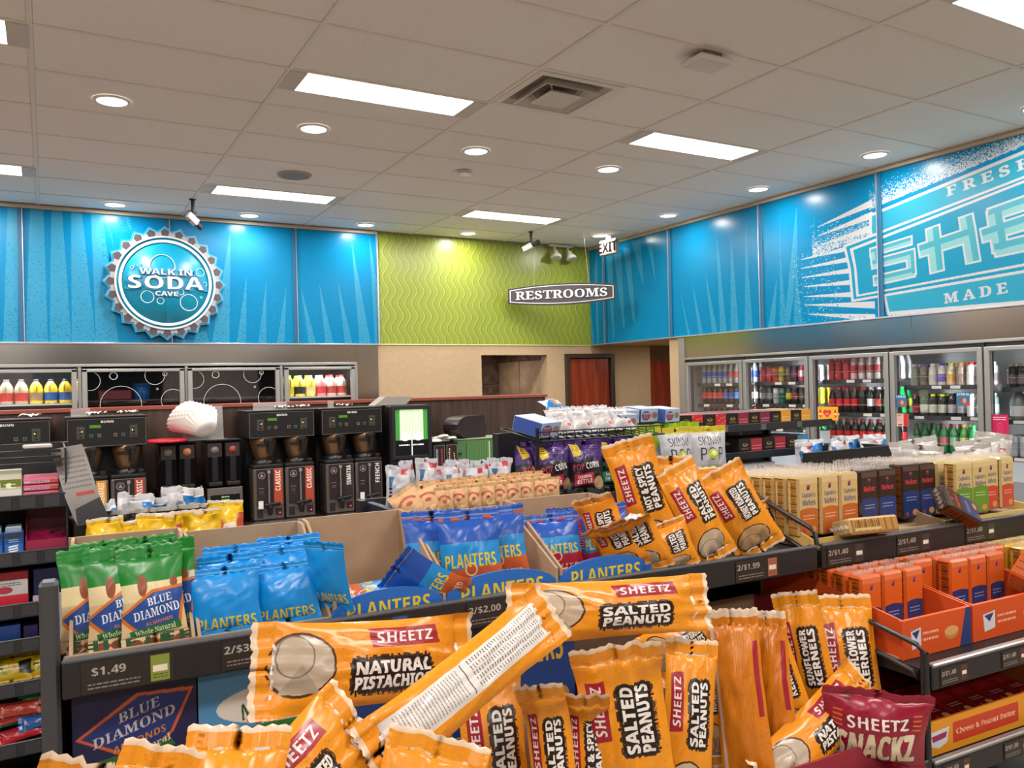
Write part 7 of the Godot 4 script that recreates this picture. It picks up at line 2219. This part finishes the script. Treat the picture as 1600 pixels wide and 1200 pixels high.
	carton("cardboard tray behind the lower left orange bags", 0.0, 0.70, -0.62, -0.2, -0.01, 0.12, 0.05, null, "a8651e")


# ---------------------------------------------------------------- crackers
func cracker_pack(key: String, base: Color, low: Color, title: Array, ink: Color, split: float, side := Color("a8793c")) -> StandardMaterial3D:
	return pack_print(key, base, func(im: Image) -> void:
		im.fill_rect(Rect2i(0, int(160 * split), 128, 160), low)
		disc(im, 64, 160 * split + 6, 74, 10, low)
		im.fill_rect(Rect2i(0, 0, 128, 14), base.lightened(0.15))
		shape(im, [Vector2(54, 18), Vector2(74, 18), Vector2(70, 32), Vector2(50, 32)], Color("2a3a78"))
		im.fill_rect(Rect2i(52, 18, 18, 6), Color("b83040"))
		for k in title.size():
			words(im, title[k], 64, 48 + k * 20, 92, 17, ink)
		lines_of_print(im, Rect2i(24, int(160 * split) + 14, 80, 18), 2, low.lightened(0.5))
		disc(im, 92, 146, 22, 10, Color("c08a4c"))
		disc(im, 30, 150, 8, 8, Color("b8343c"))
		# the side shows the crackers through clear film
		im.fill_rect(Rect2i(128, 0, 64, 160), side)
		for k in 7:
			im.fill_rect(Rect2i(128, k * 23, 64, 4), side.darkened(0.35))
		im.fill_rect(Rect2i(136, 10, 12, 90), base)
		lines_of_print(im, Rect2i(152, 10, 30, 90), 12, side.darkened(0.5))
		im.fill_rect(Rect2i(192, 0, 64, 160), base.darkened(0.08))
		flecks(im, 60, base.lightened(0.25), 2, 8, Rect2i(200, 10, 50, 140)), 0.22)


func film() -> StandardMaterial3D:
	if not mats.has("film"):
		var m := StandardMaterial3D.new()
		m.transparency = BaseMaterial3D.TRANSPARENCY_ALPHA
		m.albedo_color = Color(0.86, 0.83, 0.8, 0.35)
		m.roughness = 0.2
		mats["film"] = m
	return mats["film"]


func pack_mesh() -> Mesh:
	if not meshes.has("cracker pack"):
		var st := kit()
		abox(st, Vector3(0, 0.0575, 0), Vector3(0.054, 0.115, 0.031), 0.004, false)
		meshes["cracker pack"] = st.commit()
		st = kit()
		# the crimped film ends stand up as a ruffled fin
		for k in 10:
			var x0 := -0.024 + k * 0.0048
			var z0 := 0.0025 * (1 if k % 2 else -1)
			var h0 := 0.121 + 0.002 * (k % 3)
			quad(st, Vector3(x0, 0.114, z0), Vector3(x0 + 0.0048, 0.114, -z0), Vector3(x0 + 0.0048, h0, -z0 * 1.6), Vector3(x0, 0.123, z0 * 1.6))
		meshes["pack fin"] = st.commit()
	return meshes["cracker pack"]


func pack(label: String, m: Material, t: Transform3D, group: String) -> void:
	var o := thing("cracker_pack", label, "crackers", t, group)
	part(o, "sleeve", pack_mesh(), m)
	part(o, "film_fin", meshes["pack fin"], film())


func crackers() -> void:
	var honey := cracker_pack("wafers honey", Color("c0a670"), Color("b05e26"), ["Captain's", "Wafers"], Color("2c3a78"), 0.55)
	var nekot := cracker_pack("nekot", Color("33221c"), Color("24386e"), ["Nekot"], Color("c83a4c"), 0.5, Color("6a3c1c"))
	var green := cracker_pack("wafers green", Color("bea972"), Color("5f8a2c"), ["Captain's", "Wafers"], Color("2c3a78"), 0.5)
	var redw := cracker_pack("wafers red", Color("c0aa74"), Color("b8432c"), ["Captain's", "Wafers"], Color("2c3a78"), 0.55)
	var toast := cracker_pack("toast", Color("cc5a20"), Color("24346a"), [], Color("e0b0a0"), 0.52, Color("a04a14"))
	var malt := cracker_pack("malt", Color("d0a828"), Color("2a3a6a"), [], Color("8a3a2a"), 0.5)
	var rows := ["front", "second", "third", "fourth", "fifth", "sixth", "rear"]
	var u := 1.249
	var plan := [[honey, "cream and orange"], [honey, "cream and orange"], [honey, "cream and orange"], [nekot, "brown and blue"], [nekot, "brown and blue"], [null, ""], [nekot, "dark brown"], [nekot, "dark brown"], [green, "cream and green"], [green, "cream and green"], [redw, "cream and red"], [redw, "cream and red"]]
	for c in plan.size():
		if plan[c][0] == null:
			u += 0.06
			continue
		for r in 7:
			if r < 1 and c in [6, 7] or r > 3 and c > 8:
				continue
			var t := gt(u + rng.randf_range(-0.002, 0.002), -0.302 - 0.002 * r, 0.062 + r * 0.0335, rng.randf_range(-4, 4))
			if c in [8, 9] and r == 0:
				t = gt(u, -0.302, 0.05, 175)
			pack("%s cracker pack on the top shelf, column %s, %s row" % [plan[c][1], ["one", "two", "three", "four", "five", "", "six", "seven", "eight", "nine", "ten", "eleven"][c], rows[r]], plan[c][0], t, "cracker packs on the top shelf")
		u += 0.0555
	carton("cream cracker carton open at the front beside the wire divider", 1.222, 1.395, -0.318, 0.02, 0.31, 0.09, 0.018, null, "c8a860")
	carton("brown cracker carton with a saw-tooth inner edge", 1.40, 1.60, -0.318, 0.02, 0.31, 0.08, 0.012, null, "")
	carton("cream cracker carton at the right end of the top shelf", 1.605, 1.93, -0.318, 0.02, 0.31, 0.05, 0.016, null, "c8b070")
	# packs that were put back flat
	pack("cracker pack lying flat across the price rail", honey, gt(1.345, -0.286, -0.005) * Transform3D(Basis(Vector3.UP, -0.15) * Basis(Vector3.BACK, PI / 2) * Basis(Vector3.UP, PI / 2 + 0.3), Vector3(0.062, 0, 0)), "loose cracker packs")
	pack("dark cracker pack tipped over beside the brown carton", nekot, gt(1.62, -0.296, 0.0) * Transform3D(Basis(Vector3.BACK, 1.15) * Basis(Vector3.UP, 0.6), Vector3(0.05, 0, 0)), "loose cracker packs")
	# the orange packs one shelf down
	u = 1.262
	for c in 11:
		for r in 6:
			if c in [3, 7] and r < 1:
				continue
			pack("orange and blue cracker pack on the second shelf, column %s, %s row" % [["one", "two", "three", "four", "five", "six", "seven", "eight", "nine", "ten", "eleven"][c], rows[r]], malt if c > 7 else toast, gt(u, -0.468, -0.065 + r * 0.0345, rng.randf_range(-3, 3)), "cracker packs on the second shelf")
		u += 0.0565 if c != 2 else 0.075
	var tray := bag_print("toast tray", 256, 96, Color("c64a16"), func(im: Image) -> void:
		shape(im, [Vector2(30, 30), Vector2(66, 24), Vector2(66, 70), Vector2(34, 76)], Color("c8c8d0"))
		shape(im, [Vector2(34, 34), Vector2(62, 29), Vector2(50, 52)], Color("24346a"))
		lines_of_print(im, Rect2i(74, 34, 60, 32), 2, Color("e0a890"))
		disc(im, 180, 56, 26, 16, Color("b87a40"))
		disc(im, 180, 50, 26, 12, Color("d09a5c"))
		shape(im, [Vector2(236, 0), Vector2(256, 0), Vector2(256, 96), Vector2(210, 96)], Color("24346a")), 0.45)
	for q in [[1.23, 1.41, "left"], [1.415, 1.66, "middle"], [1.665, 1.90, "right"]]:
		var c := carton("orange cracker carton on the second shelf, %s of three" % q[2], q[0], q[1], -0.474, -0.16, 0.16, 0.11, 0.065, null, "c64a16")
		part(c, "printed_front", quad_panel(q[1] - q[0], 0.065, 0.003), tray, at_t(Vector3(0, 0, 0.005)))
	pack("orange cracker pack tipped over on its neighbours in the second shelf carton", toast, gt(1.60, -0.40, -0.13) * Transform3D(Basis(Vector3.BACK, -0.9) * Basis(Vector3.UP, 0.5), Vector3.ZERO), "loose cracker packs")
	# yellow carton and red packs on the third shelf
	var yt := bag_print("cheese tray", 256, 80, Color("d08a1e"), func(im: Image) -> void:
		im.fill_rect(Rect2i(50, 14, 120, 50), Color("b83a22"))
		words(im, "Cheese & Peanut Butter", 110, 38, 108, 14, Color("e8c8a0"), 0, true)
		shape(im, [Vector2(10, 24), Vector2(44, 20), Vector2(40, 56), Vector2(26, 66), Vector2(12, 56)], Color("c8c4d0"))
		shape(im, [Vector2(14, 34), Vector2(40, 30), Vector2(38, 44), Vector2(16, 48)], Color("8a2a4a"))
		disc(im, 196, 36, 14, 20, Color("b0603a"))
		disc(im, 222, 40, 16, 18, Color("a8a02c")), 0.45)
	var y3 := carton("yellow cracker carton with a red panel on the third shelf", 1.235, 1.62, -0.628, -0.19, 0.16, 0.12, 0.055, null, "a8551e")
	part(y3, "printed_front", quad_panel(0.385, 0.055, 0.003), yt, at_t(Vector3(0, 0, 0.005)))
	var red := cracker_pack("red crackers", Color("8a1a18"), Color("6a1414"), [], Color("c8a03a"), 0.6, Color("5a1210"))
	for c in 6:
		for r in 3:
			pack("dark red cracker pack in the yellow carton, column %s, %s row" % [["one", "two", "three", "four", "five", "six"][c], rows[r]], red, gt(1.275 + c * 0.06, -0.622, -0.13 + r * 0.09) * Transform3D(Basis(Vector3.RIGHT, -1.45), Vector3(0, 0.016, 0.04)), "red cracker packs")
